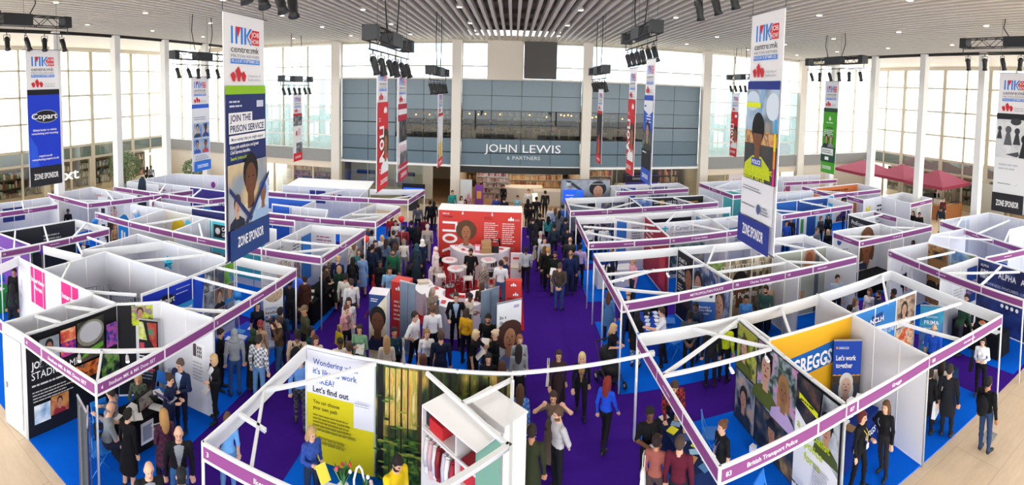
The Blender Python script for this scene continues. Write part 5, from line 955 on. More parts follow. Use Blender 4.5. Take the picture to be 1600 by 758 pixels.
item_box('black_bag', 'black laptop bag on a chrome stool', -.65, 17.5, .81, (.34, .26, .2), '#2a2c32', .2, 'bag')
for x, y, l in ((-2.95, 18.1, 'left'), (.3, 18.9, 'right')):
    t = thing('display_plinth', 'white cube plinth with leaflets at the %s of the red stand' % l, 'plinth', (x, y, .024)); box('body', t, (0, 0, .32), (.5, .5, .64), '#e6e2ee'); box('top_cloth', t, (0, 0, .66), (.5, .5, .05), '#d8cbb8')
    if l == 'right': box('leaflet_rack', t, (0, .18, .9), (.5, .1, .5), '#e8dfe8'); box('leaflet', t, (0, .1, .95), (.3, .02, .08), '#d0484c')
def totem(label, x, y, w, d, h, rz, m, items=None, name='display_totem', cat='totem'):
    t = thing(name, label, cat, (x, y, .024), rz); box('body', t, (0, 0, h / 2), (w, d, h), m); box('cap', t, (0, 0, h + .01), (w * 1.02, d * 1.02, .02), '#e6dfe6' if name != 'display_totem' else m)
    if items:
        R = Matrix.Rotation(rz, 3, 'Z'); p = R @ Vector((-w / 2, -d / 2, 0)); q = R @ Vector((w / 2, -d / 2, 0))
        printed('print', t, Face((p.x, p.y), (q.x, q.y), 0, .003), items); t.children[-1].matrix_local = Matrix.Rotation(-rz, 4, 'Z')
    return t
flame = lambda cx, v, s: [('p', [(cx + u * s - .03 * s, v), (cx + u * s - .06 * s, v + h_ * s * .6), (cx + u * s, v + h_ * s), (cx + u * s + .04 * s, v + h_ * s * .5), (cx + u * s + .02 * s, v)], W0) for u, h_ in ((-.1, .12), (0, .2), (.1, .13))]
totem('red display totem behind the left grey panel', -3.42, 14.3, .55, .5, 1.75, -.15, mat(RS, .5), flame(.27, 1.5, .8) + [('l', .1, .5, .45, 1.2, 5, '#f4c8c4')])
totem('red display totem with white logo behind the life changer banner', .15, 14.25, .5, .2, 2.0, 0, mat(RS, .5), flame(.25, 1.85, .6) + flame(.32, 1.55, .6) + [('l', .06, 1.35, .3, 1.5, 2, '#3a0f0c'), ('l', .06, .7, .44, 1.3, 6, '#f4d4d0')])
t = totem('tall cube poster with a portrait and navy corner beside the grey panel', -3.72, 12.75, .52, .45, 2.0, .05, mat('#d8dce6', .5), [('r', 0, 0, .52, 2.0, photo('#c9b26a', '#d8cfae', '#e6e4dc', scale=2)), ('p', [(0, 2.0), (.5, 2.0), (0, 1.35)], '#22407a'), ('l', .05, 1.78, .3, 1.9, 2, W0), ('b', .26, .35, 1.35, '#6a4330', '#1a1513', '#1f2a44')], 'cube_poster', 'poster')
def rollup(label, p, q, h, items=None, back='#6f7f92', z=.024, lean=.0):
    """roll-up banner; the printed side is seen from the right of p->q"""
    P, Q = Vector((*p, 0)), Vector((*q, 0)); c = (P + Q) / 2; d = Q - P; L = d.length; a = math.atan2(d.y, d.x)
    t = thing('roll_up_banner', label, 'banner', (c.x, c.y, z), a)
    box('base', t, (0, 0, .04), (round(L + .02, 2), .16, .08), mat('#b4b8be', .3, .8)); box('sheet', t, (0, 0, h / 2 + .04), (round(L, 2), .012, h - .08), mat(back, .6)); box('top_rail', t, (0, 0, h), (round(L + .01, 2), .03, .035), mat('#c4c8ce', .3, .8)); box('pole', t, (0, .04, h / 2), (.025, .025, h - .06), mat('#aab0b8', .3, .8))
    if items:
        printed('print', t, Face((-L / 2, 0), (L / 2, 0), .06, .008), items(L, h - .1))
    return t
rollup('plain grey back of a roll up banner left of the uniformed group', (-2.72, 13.05), (-3.22, 13.22), 2.2)
rollup('plain grey back of a roll up banner behind the black sweatshirt', (-.28, 13.3), (-.78, 12.9), 2.2)
rollup('pale roll up banner with a large laughing portrait', (-.3, 12.2), (.36, 12.55), 2.2, lambda W, H: [('r', 0, 0, W, H, '#dfe2e6'), ('t', .08, H - .42, .1, 'Be a', '#3a3f48', {'w': .2}), ('t', .08, H - .56, .1, 'life-changer', '#3a3f48', {'w': .46}), ('l', .08, H - .9, .5, H - .64, 3, '#9aa0a8'), ('r', .5, H - .16, .66, H - .08, '#b49ac4'), ('r', .09, H - 1.05, .24, H - .97, '#8a6aa4'), ('b', W * .52, .25, 1.35, '#c08a66', '#4a2c24', '#7a8cc0', {'afro': 1})], '#dfe2e6')
rollup('white benefits roll up banner with a photo circle at the left aisle', (-7.05, 11.75), (-6.62, 12.2), 2.0, lambda W, H: [('r', 0, 0, W, H, '#e9ebf2'), ('e', W / 2, H - .25, .3, .26, photo('#8a6a5a', '#c9a890', '#6a8a6a', scale=6)), ('t', .06, H - .72, .09, 'amazing', '#5aa4dc', {'w': .36}), ('t', .06, H - .86, .09, 'benefits', '#2a2f6a', {'w': .36}), ('r', .05, H - 1.05, W - .05, H - .92, '#2f86e0'), ('t', .08, H - 1.02, .08, 'everyday', W0, {'w': .4}), ('l', .07, .25, W - .08, H - 1.2, 6, '#b0b8cc')], '#e9ebf2')
# pilot screen wall
t = thing('screen_wall', 'dark backdrop with a helmeted pilot portrait and a bright blue screen', 'backdrop', (4.25, 26.05, 0)); box('board', t, (0, 0, 1.48), (2.85, .12, 2.96), '#6a6f7a'); box('screen', t, (-.72, -.1, 2.05), (1.15, .06, .66), mat('#1f52e0', .3, emit=.8))
printed('print', t, Face((2.85, 25.98), (5.65, 25.98), 0, .0), [('r', 0, 0, 2.8, 2.94, photo('#5a606c', '#7f858f', '#9aa0a8', '#474c58', scale=.8)), ('p', [(.2, 2.9), (.5, 2.9), (1.2, 2.4), (1.1, 2.3)], '#2f343c'), ('b', 2.1, 1.3, 1.5, '#b98c74', '#1a1b1f', '#22262e'), ('e', 2.1, 2.45, .5, .42, '#17181c'), ('e', 2.12, 2.28, .28, .34, '#b98c74'), ('e', 2.02, 2.34, .03, .02, '#20150f'), ('e', 2.24, 2.34, .03, .02, '#20150f'), ('e', 2.13, 2.1, .07, .02, '#8c3b3a'), ('l', .3, 2.62, .6, 2.8, 3, W0), ('l', 1.6, 2.68, 2.5, 2.75, 1, '#d8dade')], t.location)
printed('screen_print', t, Face((2.96, 25.91), (4.1, 25.91), 1.72, .005), [('l', .15, .3, 1.0, .42, 1, W0), ('l', .4, .17, 1.0, .27, 1, W0), ('p', [(.4, 0), (.7, 0), (1.15, .66), (.8, .66)], '#3f8af4')], t.location)
t = thing('kiosk_screen', 'small glowing blue screen near the far left booth', 'screen', (-6.3, 29.3, 0)); box('stand', t, (0, 0, .5), (.6, .3, 1.0), '#2a2c34'); box('screen', t, (0, -.1, 1.25), (1.3, .06, .5), mat('#2458e0', .3, emit=.8)); box('frame', t, (0, 0, 1.3), (1.5, .08, .9), '#15161c')
# ================================================================== tables, chairs, displays
def cloth_table(label, cx, cy, L, W, rz, col, h=.75, items=(), z=.024):
    t = thing('clothed_table', label, 'table', (cx, cy, z), rz); m = mat(col, .85, var=.06, spec=.15)
    box('table_top', t, (0, 0, h - .03), (L - .04, W - .04, .03), '#d8d4cc')
    b = MB(); n = 10                                        # cloth with soft folds down to the floor
    ring = []
    for (x0, y0, x1, y1) in ((-1, -1, 1, -1), (1, -1, 1, 1), (1, 1, -1, 1), (-1, 1, -1, -1)):
        for i in range(n): k = i / n; ring.append(((x0 + (x1 - x0) * k) * L / 2, (y0 + (y1 - y0) * k) * W / 2))
    N = len(ring); vs = [(x, y, h) for x, y in ring] + [(x * (1.01 + .015 * (i % 2)), y * (1.02 + .03 * (i % 2)), .02) for i, (x, y) in enumerate(ring)]
    b.add(vs, [tuple(range(N))] + [(i, N + i, N + (i + 1) % N, (i + 1) % N) for i in range(N)], m); b.build('cloth', t)
    for a in (-1, 1):
        for c in (-1, 1): box('leg', t, (a * (L / 2 - .1), c * (W / 2 - .1), (h - .04) / 2), (.03, .03, h - .06), '#8a8d92')
    return t
def on(t, u, v, z=0): return t.location + Matrix.Rotation(t.rotation_euler.z, 3, 'Z') @ Vector((u, v, .755 + z))
def lay(t, label, u, v, col, w=.21, h=.29, rz=0, th=.012, cat='leaflet', group=None, name='leaflet_pile'):
    p = on(t, u, v); return tag(box(name, None, (p.x, p.y, p.z + th / 2 + .001), (w, h, th), col, t.rotation_euler.z + rz), label, cat, group)
def bottle(label, x, y, z, col='#9ac0d8', group=None):
    t = thing('water_bottle', label, 'bottle', (x, y, z), 0, group); b = MB(); b.lathe([(.03, 0), (.034, .01), (.034, .15), (.013, .2), (.013, .22)], mat(col, .2), n=10); b.build('body', t); b = MB(); b.lathe([(.016, .22), (.016, .245)], '#2f6fc8', n=10); b.build('cap', t)
def laptop(label, t0, u, v, rz, scr='#2a2c32'):
    p = on(t0, u, v); t = thing('laptop', label, 'laptop', p, t0.rotation_euler.z + rz); box('base', t, (0, 0, .01), (.34, .24, .02), '#8a8d94'); box('keyboard', t, (0, .02, .022), (.3, .12, .004), '#2a2c30'); o = box('screen', t, (0, .16, .11), (.34, .014, .23), '#16171b', 0, (-.35, 0, 0)); box('display', o, (0, -.008, 0), (.31, .006, .2), scr)
def folding_chair(label, x, y, rz, col='#1f78d8'):
    t = thing('folding_chair', label, 'chair', (x, y, .024), rz, 'blue folding chairs'); m = mat(col, .45); st = mat('#3f8fe0' if col != '#2b3a55' else '#5a6068', .35)
    o = box('seat', t, (0, 0, .45), (.40, .40, .03), m); o = box('backrest', t, (0, .2, .74), (.40, .03, .26), m, 0, (-.15, 0, 0))
    for s in (-1, 1):
        b = MB(); b.tube([(s * .19, .23, .86), (s * .19, .1, .45), (s * .19, -.22, 0)], .012, st, 6); b.build('leg', t)
        b = MB(); b.tube([(s * .17, -.15, .44), (s * .17, .24, 0)], .012, st, 6); b.build('leg', t)
# stadium booth
T = cloth_table('long black clothed table with posters in the stadium booth', -7.42, 6.95, 1.5, .62, 1.42, '#141417')
for i, (u, col) in enumerate(((-.55, '#dfe2ea'), (-.05, '#e9e9ec'), (.5, '#c9ccd2'))):
    o = box('poster', T, (u, -.335, .42), (.34, .012, .48), col); box('poster_print', o, (0, -.007, 0), (.24, .004, .34), '#9aa2b4')
laptop('open silver laptop at the far end of the stadium table', T, .45, .05, 2.6)
p = on(T, .12, -.05); t = thing('framed_screen', 'dark framed photo screen on the stadium table', 'screen', p, T.rotation_euler.z + .2); box('frame', t, (0, 0, .17), (.5, .03, .34), '#15161a', 0, (-.15, 0, 0)); box('picture', t, (0, -.02, .17), (.44, .006, .28), photo('#3a3f44', '#b0a8a0', '#7a4a40', scale=6), 0, (-.15, 0, 0))
for i, (u, v) in enumerate([(.68, -.1), (.62, .15), (.3, -.2), (-.1, .1), (-.35, -.1), (-.6, .12), (-.2, -.18)]): lay(T, 'white printed sheet lying on the stadium table', u, v, '#eceef0', rz=rr.uniform(-.6, .6), group='sheets on the stadium table', name='paper_sheet', cat='paper')
folding_chair('blue folding chair behind the patterned shirt at the stadium table', -7.95, 6.3, 1.4); folding_chair('blue folding chair at the near end of the stadium table', -7.45, 5.75, 2.9); folding_chair('blue folding chair behind the laptop end of the stadium table', -7.75, 7.95, .2)
rollup('dark roll up banner edge at the front post of the stadium booth', (-6.66, 4.9), (-7.18, 5.06), 2.05, None, '#3f454c'); rollup('printed navy roll up banner beside the dark one at the stadium post', (-6.85, 5.06), (-6.42, 4.72), 2.0, lambda W, H: [('r', 0, 0, W, H, '#1c2f5a'), ('r', .05, .3, W - .05, 1.0, photo('#7a3f6a', '#c9a0b0', '#2a3a6a', scale=5))], '#1c2f5a')
rollup('black roll up banner with red bands in the stadium booth corner', (-8.62, 8.0), (-8.1, 8.28), 2.05, lambda W, H: [('r', 0, 0, W, H, '#121318'), ('p', [(.03, H - .5), (.3, H - .5), (.2, H - .03), (.03, H - .03)], photo('#3f7fb0', '#d8e04a', '#e6e6ea', scale=6)), ('p', [(.36, H - .45), (.56, H - .8), (.56, H - .03), (.3, H - .03)], photo('#8a1f2a', '#c0392b', '#2f8a6a', scale=5)), ('r', .1, H - .78, .22, H - .58, '#c9485a'), ('l', .06, H - 1.05, .5, H - .9, 2, W0), ('r', .08, H - 1.2, .4, H - 1.13, '#c0263a'), ('r', .1, H - 1.3, .5, H - 1.23, '#c0263a'), ('l', .06, .4, .5, .75, 4, '#7a7f94'), ('p', [(0, 0), (.56, 0), (.56, .45)], '#3a1522')], '#121318')
# copart booth
T = cloth_table('royal blue clothed table in the royal blue booth', -7.4, 11.0, 1.4, .7, 1.4, '#1f4fd0'); [lay(T, 'leaflets on the royal blue table', u, v, c, rz=.3, group='leaflets on the royal blue table') for u, v, c in ((-.4, 0, '#dfe6f4'), (.1, .1, '#3f9ae0'), (.45, -.1, '#e9ecf2'), (-.1, -.15, '#c9d4ea'))]
def balloon(label, x, y, z, col, r=.14, group=None, star=False, string=None):
    t = thing('balloon', label, 'balloon', (x, y, z), 0, group); b = MB(); string = z - r * 1.2 - .03
    if star:
        n = 10; pts = [((r * 1.25 if i % 2 == 0 else r * .62) * math.cos(PI / 2 + i * PI / 5), (r * 1.25 if i % 2 == 0 else r * .62) * math.sin(PI / 2 + i * PI / 5)) for i in range(n)]
        vs = [(x_, -.03, y_) for x_, y_ in pts] + [(x_, .03, y_) for x_, y_ in pts] + [(0, -.09, 0), (0, .09, 0)]
        b.add(vs, [(i, (i + 1) % n, 2 * n) for i in range(n)] + [(n + (i + 1) % n, n + i, 2 * n + 1) for i in range(n)] + [((i + 1) % n, i, n + i, n + (i + 1) % n) for i in range(n)], mat(col, .2, .6))
    else: b.lathe([(.004, -r * 1.25), (.02, -r * 1.2), (r * .55, -r * .8), (r * .92, -r * .2), (r, .2 * r), (r * .8, .75 * r), (r * .35, 1.02 * r), (.005, 1.08 * r)], mat(col, .25), n=14)
    b.build('skin', t); b = MB(); b.tube([(0, 0, -r * 1.2), (.03, .02, -r * 1.2 - string * .5), (0, 0, -r * 1.2 - string)], .004, '#e0e0e0', 4); b.build('string', t)
for l, x, y, z, c in (('blue balloon on the royal blue booth post upper', -7.7, 11.3, 1.75, '#2a86d8'), ('silver blue balloon on the royal blue booth post lower', -7.35, 10.85, 1.7, '#9ac0d8'), ('bright blue balloon by the left corner fascia', -16.4, 12.85, 2.05, '#1f86e8'), ('pale blue balloon beside the bright blue one', -15.7, 12.5, 2.0, '#a9cfe8'), ('green balloon over the left edge booth', -14.5, 8.4, 2.25, '#22b03a'), ('violet balloon beside the green one', -14.4, 8.75, 2.2, '#5a3aa8'), ('red balloon at the far left corner post', -4.8, 19.8, 2.15, '#d82a2a'), ('second red balloon behind the left corner fascia', -5.6, 17.2, 2.0, '#d83a34'), ('white balloon in the cluster of the second left row', -15.9, 14.9, 2.15, '#e6ecf2'), ('light blue balloon in the cluster of the second left row', -15.5, 14.7, 2.05, '#3a9ae8'), ('white balloon right of the second left row cluster', -15.5, 15.9, 2.15, '#eef0f4'), ('turquoise balloon right of the second left row cluster', -15.1, 15.7, 2.1, '#5ab8e8')): balloon(l, x, y, z, c)
balloon('turquoise star balloon in the white left booth', -10.55, 11.35, 2.1, '#2fb4d0', .2, None, True); balloon('second turquoise star balloon at the orange table', -9.5, 12.1, 2.1, '#2fb4c4', .18, None, True)
T = cloth_table('orange clothed table in the white left booth', -9.6, 12.6, 1.3, .6, .1, '#d8582a')
T = cloth_table('green clothed table in the left edge booth', -15.2, 7.75, 1.3, .7, 1.5, '#1f8a3a'); [lay(T, 'leaflets on the green table', u, v, c, rz=.4, group='leaflets on the green table') for u, v, c in ((-.35, 0, '#e6e6ea'), (.1, .1, '#5a3a8a'), (.4, -.1, '#e6e6ea'))]
folding_chair('blue folding chair behind the green table', -15.9, 8.0, 1.5)
def cage(label, x, y, rz):
    t = thing('roll_cage', label, 'cage', (x, y, .0), rz, 'steel roll cages in the interview room'); g = mat('#8f9496', .35, .9)
    b = MB(); b.tube([(-.42, 0, .05), (-.42, 0, 1.7), (.42, 0, 1.7), (.42, 0, .05), (-.42, 0, .05)], .02, g, 6); b.build('frame', t)
    for i in range(6): b = MB(); b.tube([(-.42 + .84 * (i + 1) / 7, 0, .05), (-.42 + .84 * (i + 1) / 7, 0, 1.7)], .01, g, 5); b.build('bar', t)
    for s in (-1, 1): b = MB(); b.tube([(s * .42, -.2, .02), (s * .42, .2, .02)], .018, g, 5); b.build('foot', t)
for i, (x, y, r) in enumerate(((-11.75, 8.3, .6), (-11.2, 8.75, .3), (-11.55, 9.1, 1.3), (-10.65, 9.3, .2), (-10.2, 9.0, 1.4), (-9.7, 9.5, .4), (-9.4, 9.2, 1.0))): cage('steel roll cage side stored in the white interview room, %s from the left' % ['first', 'second', 'third', 'fourth', 'fifth', 'sixth', 'last'][i], x, y, r)
# left corner booth
T = cloth_table('black clothed table at the left aisle corner booth', -6.6, 14.6, 1.7, .7, 1.5, '#131316'); [lay(T, 'pale leaflets on the black corner table', u, v, '#d8d4d0', rz=.3, group='leaflets on the black corner table') for u, v in ((-.5, 0), (0, .1), (.5, -.05))]
t = thing('beanbag_chair', 'round blue inflatable chair in the left corner booth', 'chair', (-7.4, 14.4, .02)); b = MB(); b.lathe([(.3, 0), (.5, .12), (.52, .35), (.42, .55), (.3, .6), (.25, .5)], mat('#2a5fe0', .35), n=20); b.build('seat', t); b = MB(); b.ball((0, .3, .7), (.5, .2, .4), mat('#2a5fe0', .35), 14, 10); b.build('backrest', t)
# flags
def feather(label, x, y, h, rz, col, txt=None):
    t = thing('feather_flag', label, 'flag', (x, y, .02), rz); b = MB(); b.tube([(0, 0, 0), (0, 0, h * .75), (.1, 0, h * .93), (.3, 0, h)], .014, '#c9ccd0', 6); b.build('pole', t); b = MB(); b.box((0, 0, .02), (.5, .5, .03), '#5a5d62'); b.build('base', t)
    pr = [(0.02, .3), (.48, .3), (.5, .3 + (h - .3) * .55), (.5, h * .88), (.38, h * .97), (.24, h * .985), (.1, h * .93), (.02, h * .75)]
    b = MB(); n = len(pr); b.add([(x_, -.006, z_) for x_, z_ in pr] + [(x_, .006, z_) for x_, z_ in pr], [tuple(range(n)), tuple(reversed(range(n, 2 * n)))] + [(i, n + i, n + (i + 1) % n, (i + 1) % n) for i in range(n)], mat(col, .7)); b.build('sail', t)
    if txt: printed('lettering', t, Face((0, 0), (.5, 0), 0, .012), [('l', .14, .8, .22, h * .8, 1, W0), ('l', .26, .8, .34, h * .75, 1, W0)])
feather('bright blue feather flag with white letters in the second left row', -15.85, 13.75, 2.35, .75, '#1f86d8', 'x'); feather('blue feather flag with dark curved top behind the balloons', -13.6, 17.0, 2.5, .6, '#1f7fd0', 'x'); feather('dark feather flag behind the red and black lettered wall', -19.4, 18.4, 3.0, .9, '#22303c')
rollup('narrow white roll up banner with dark vertical letters by the car', (-18.7, 14.9), (-18.3, 15.2), 2.45, lambda W, H: [('r', 0, 0, W, H, '#ececf0')] + [('r', .15, .3 + .42 * i, .35, .55 + .42 * i, '#2a2c32') for i in range(5)], '#ececf0')
# transport police table
T = cloth_table('navy clothed table with leaflets in booth 83', 3.72, 8.7, 1.75, .62, -1.47, '#16264e')
pal = ['#e6dfd8', '#d8b48a', '#8ab0d8', '#e2dc2a', '#c9a27a', '#3a4a8a', '#e9e6ea', '#e2dc2a', '#9ac4e0', '#b8804a', '#dfe6ea', '#4a7ab0']
for i in range(12): lay(T, ['open booklet', 'tan card', 'pale blue flyer', 'yellow pad', 'tan folder', 'navy booklet', 'white leaflet', 'yellow notebook', 'blue wristband pile', 'brown wallet', 'white badge heap', 'blue flyer'][i] + ' on the navy table of booth 83', -.78 + .145 * i, (-.17, .12, -.02)[i % 3], pal[i], .14 + .05 * (i % 2), .2, rr.uniform(-.7, .7), .015)
folding_chair('blue folding chair behind the navy table of booth 83', 4.45, 9.05, 1.2); folding_chair('blue folding chair at the right front of booth 83', 4.7, 7.0, .6)
item_box('paper_box', 'small white paper cube beside the photo mural of booth 83', 5.35, 8.7, .024, (.12, .12, .14), '#f0f0f2', .4)
for i, (x, y) in enumerate(((5.42, 8.35), (5.5, 7.1), (5.55, 6.85))): bottle('clear water bottle by the photo mural of booth 83, %s' % ['farthest from the fascia', 'middle', 'nearest the fascia'][i], x, y, .024)
# bakery table
T = cloth_table('navy clothed bakery table with white lettering', 7.2, 7.55, 1.5, .6, .25, '#17307a')
printed('table_lettering', T, Face((-.75, -.34), (.75, -.34), 0, .01), [('t', .62, .33, .15, 'GREGGS', W0, {'w': .7, 'bold': .02})] + [('r', .38 + .08 * a, .34 + .08 * c, .445 + .08 * a, .405 + .08 * c, '#e8b21f') for a in (0, 1) for c in (0, 1)])
for i, (u, v, c, h_) in enumerate(((-.5, 0, '#5a4a44', .03), (-.2, .1, '#e9e9ec', .05), (-.25, -.12, '#8a6a4a', .02))): lay(T, ['dark leaflet', 'white cup sleeve', 'brown leaflet'][i] + ' pile on the bakery table', u, v, c, th=h_)
for i in range(3): p = on(T, .05 + .22 * i, .1 + .08 * (i % 2)); item_box('paper_bag', 'white paper bag standing on the bakery table, %s' % ['left', 'middle', 'right'][i], p.x, p.y, p.z, (.2, .14, .26), '#eef0f4', .3 * i)
rollup('blue roll up banner with an orange wavy edge and portrait', (7.5, 8.6), (8.08, 8.2), 2.05, lambda W, H: [('r', 0, 0, W, H, '#3a3f46'), ('r', 0, H - .85, W, H, '#1648b4'), ('t', .12, H - .18, .06, 'GREGGS', W0, {'w': .26}), ('r', .06, H - .18, .1, H - .12, '#e8a01f'), ('t', .07, H - .46, .13, "Let's work", W0, {'w': .5, 'bold': .03}), ('t', .07, H - .65, .13, 'together', W0, {'w': .42, 'bold': .03}), ('p', [(0, H - .85), (0, H - .81)] + [(W * i / 12, H - .84 + .025 * (i % 2)) for i in range(13)] + [(W, H - .85)], '#e8a01f'), ('r', 0, .9, W, 1.1, photo('#2a2420', '#5a4a3a', scale=5)), ('b', W * .5, .25, .95, '#d8b09a', '#e0dcd8', '#4a4e54', {'long': 1})], '#1648b4')
# cruise booth
rollup('turquoise roll up banner in the cruise booth', (10.72, 8.5), (11.15, 7.95), 2.1, lambda W, H: [('r', 0, 0, W, H, photo('#1f6fa8', '#3aa4c4', '#5a58a8', '#2a86b8', scale=.8)), ('t', W / 2, H - .32, .06, 'NORWEGIAN', '#d8eef4', {'al': 'c', 'w': .34, 'bold': 0}), ('t', W / 2, H - .52, .13, 'PRIMA', W0, {'al': 'c', 'w': .44, 'bold': .01}), ('l', .12, H - .66, W - .12, H - .6, 1, '#d8eef4'), ('p', [(.1, .9), (.5, .95), (.45, 1.05), (.2, 1.05)], '#c9dce4'), ('t', W / 2, .5, .1, 'FIRST', W0, {'al': 'c', 'w': .24})], '#2a86b8')
T = cloth_table('black clothed table at the front of the cruise booth', 9.6, 7.4, 1.4, .6, .1, '#15161c')
T = cloth_table('navy clothed table at the right end of the cruise booth', 10.55, 7.6, 1.0, .6, 1.45, '#1c3050')
# alpha booth
T = cloth_table('black clothed table with devices in the deep navy booth', 13.4, 8.0, 1.9, .7, 1.5, '#141519')
for i, (u, v, c) in enumerate(((-.7, .1, '#e6e8ec'), (-.3, -.1, '#c9ccd2'), (.6, .05, '#e6e8ec'))): lay(T, ['white paper stack', 'grey leaflet', 'white flyer'][i] + ' on the device table of the deep navy booth', u, v, c)
p = on(T, -.05, 0); t = thing('fruit_bowl', 'small bowl of orange fruit on the device table of the deep navy booth', 'bowl', p); b = MB(); b.lathe([(.05, 0), (.1, .05), (.12, .08), (.11, .08), (.04, .02)], '#d8d8dc', n=14); b.build('bowl', t)
for i in range(4): b = MB(); b.ball((.05 * math.cos(i * 1.6), .05 * math.sin(i * 1.6), .1), .04, '#e0702a', 8, 6); b.build('fruit', t)
for i, (u, v) in enumerate(((.3, .1), (-.5, -.15))): p = on(T, u, v); item_box('display_box', ['tall white display box', 'small white display box'][i] + ' on the device table of the deep navy booth', p.x, p.y, p.z, (.24, .16, .3), '#e9eaee', .3)
# met police
T = cloth_table('royal blue clothed table with leaflets in the police booth', 4.5, 13.75, 1.3, .7, 1.35, '#1c3fa8'); 
for i in range(9): lay(T, 'white printed leaflet on the police table', -.5 + .26 * (i % 5), -.16 + .3 * (i // 5), ['#e6e8ee', '#c8dcef', '#efe9e9'][i % 3], .2, .14, rr.uniform(-.4, .4), group='leaflets on the police table')
p = on(T, .45, .1); t = thing('police_helmet', 'black domed helmet on the police table', 'helmet', p); b = MB(); b.lathe([(.16, 0), (.13, .02), (.12, .08), (.09, .16), (.04, .2), (.01, .21)], '#15161a', n=14); b.build('dome', t); box('badge', t, (0, -.12, .09), (.05, .02, .06), '#c9ccd2')
folding_chair('blue folding chair beside the police table', 5.25, 14.2, 1.3); folding_chair('blue folding chair in the middle of the police booth', 5.0, 13.0, 2.0)
rollup('blue and white police officer roll up banner', (5.5, 12.9), (6.15, 12.62), 2.1, lambda W, H: [('r', 0, 0, W, H, '#2a62b8'), ('r', 0, H - .4, W, H, '#e6eaf0'), ('r', .06, H - .2, .26, H - .12, '#2a4f9a'), ('e', W - .14, H - .2, .06, .08, '#3a4a5a'), ('t', .22, H - .6, .075, 'Become a', W0, {'w': .34}), ('t', .22, H - .7, .075, 'Police Officer', W0, {'w': .4}), ('t', .22, H - .8, .075, 'in London', W0, {'w': .3})], '#2a62b8')
T = cloth_table('black clothed table in the shirt booth', 7.2, 12.9, 1.4, .6, .05, '#151519'); lay(T, 'white paper on the black shirt booth table', .4, 0, '#eef0f2')
T = cloth_table('black clothed table behind the white divider', 7.4, 9.6, 1.3, .6, 0, '#151519'); lay(T, 'white paper on the black table behind the divider', .3, 0, '#eef0f2')
T = cloth_table('empty black clothed table before the printed figure wall', 13.95, 13.95, 1.7, .75, .02, '#101013')
folding_chair('dark blue chair behind the empty black table, left', 13.5, 14.55, .05, '#2b3a55'); folding_chair('dark blue chair behind the empty black table, right', 14.3, 14.55, -.05, '#2b3a55')
# mannequins
t = thing('mannequin', 'white headed mannequin in a beige suit at the shirt booth', 'mannequin', (8.45, 13.2, .024), .3); b = MB(); b.ball((0, 0, 1.66), (.085, .1, .125), mat('#e6e4e0', .4), 14, 10); b.tube([(0, 0, 1.4), (0, 0, 1.58)], [.07, .05], '#e6e4e0', 10); b.build('head', t)
b = MB(); b.lathe([(.13, .75), (.17, .85), (.16, 1.0), (.19, 1.25), (.2, 1.36), (.1, 1.44), (.06, 1.46)], '#b89a78', n=16, sy=.62); b.build('jacket', t)
for s in (-1, 1):
    b = MB(); b.tube([(s * .2, 0, 1.36), (s * .25, .02, 1.1), (s * .24, -.03, .82)], [.06, .05, .04], '#b89a78', 8); b.build('sleeve', t); b = MB(); b.tube([(s * .08, 0, .8), (s * .09, 0, .45), (s * .09, 0, .05)], [.09, .07, .06], '#22252c', 8); b.build('trouser_leg', t)
# third row tables
for l, x, y, c in (('white clothed table in the third row booth', 4.3, 18.4, '#dfe2e8'), ('black clothed table in the third row police side booth', 4.6, 15.0, '#16171c'), ('purple clothed table beside the turquoise wall', 16.0, 11.2, '#4a2f9a'), ('white clothed table at the swoosh wall', 14.4, 19.2, '#e6e8ec')): cloth_table(l, x, y, 1.5, .65, .05, c)
T = cloth_table('black clothed table by the left aisle with pale leaflets', -6.3, 15.9, 1.2, .6, 1.5, '#131316')
# furniture booth in the foreground
t = thing('wardrobe', 'white open wardrobe with clothes and a sage green side', 'wardrobe', (-.78, 7.6, .024), -.72)
WW = mat('#e9e6e4', .5)
box('back_panel', t, (0, .27, 1.15), (1.35, .02, 2.28), WW); box('top_panel', t, (0, 0, 2.3), (1.4, .56, .03), '#f6f4f4'); box('side_panel', t, (-.69, 0, 1.15), (.03, .56, 2.28), WW); o = box('side_panel', t, (.69, 0, 1.15), (.03, .56, 2.28), mat('#7fae9a', .5)); o['label'] = 'sage green outer side'; box('divider', t, (.2, 0, 1.15), (.03, .54, 2.26), WW); box('base_panel', t, (0, 0, .05), (1.36, .54, .06), WW); box('shelf', t, (-.25, 0, 1.92), (.88, .52, .03), WW); box('shelf', t, (.45, 0, 1.5), (.47, .52, .03), WW); box('front_rail', t, (0, -.27, 1.9), (1.36, .03, .05), WW)
b = MB(); b.tube([(-.68, 0, 1.82), (.19, 0, 1.82)], .012, CH, 6); b.build('hanging_rail', t)
def garment(label, u, col, hh, stripe=None):
    p = t.location + Matrix.Rotation(t.rotation_euler.z, 3, 'Z') @ Vector((u, 0, 1.8)); g = thing('hanging_garment', label, 'garment', p, t.rotation_euler.z + PI / 2 + rr.uniform(-.15, .15))
    b = MB(); b.tube([(0, 0, .03), (.01, 0, .0), (0, 0, -.03)], .006, CH, 5); b.tube([(-.19, 0, -.1), (0, 0, -.03), (.19, 0, -.1)], .01, '#d8c8b0', 5); b.build('hanger', g)
    b = MB(); b.prism([(-.2, -.03), (.2, -.03), (.23, .03), (-.23, .03)], -hh, -.09, col); b.build('body', g)
    for s in (-1, 1): b = MB(); b.tube([(s * .2, 0, -.12), (s * .24, 0, -.35), (s * .23, 0, -.6)], [.05, .045, .04], col, 8); b.build('sleeve', g)
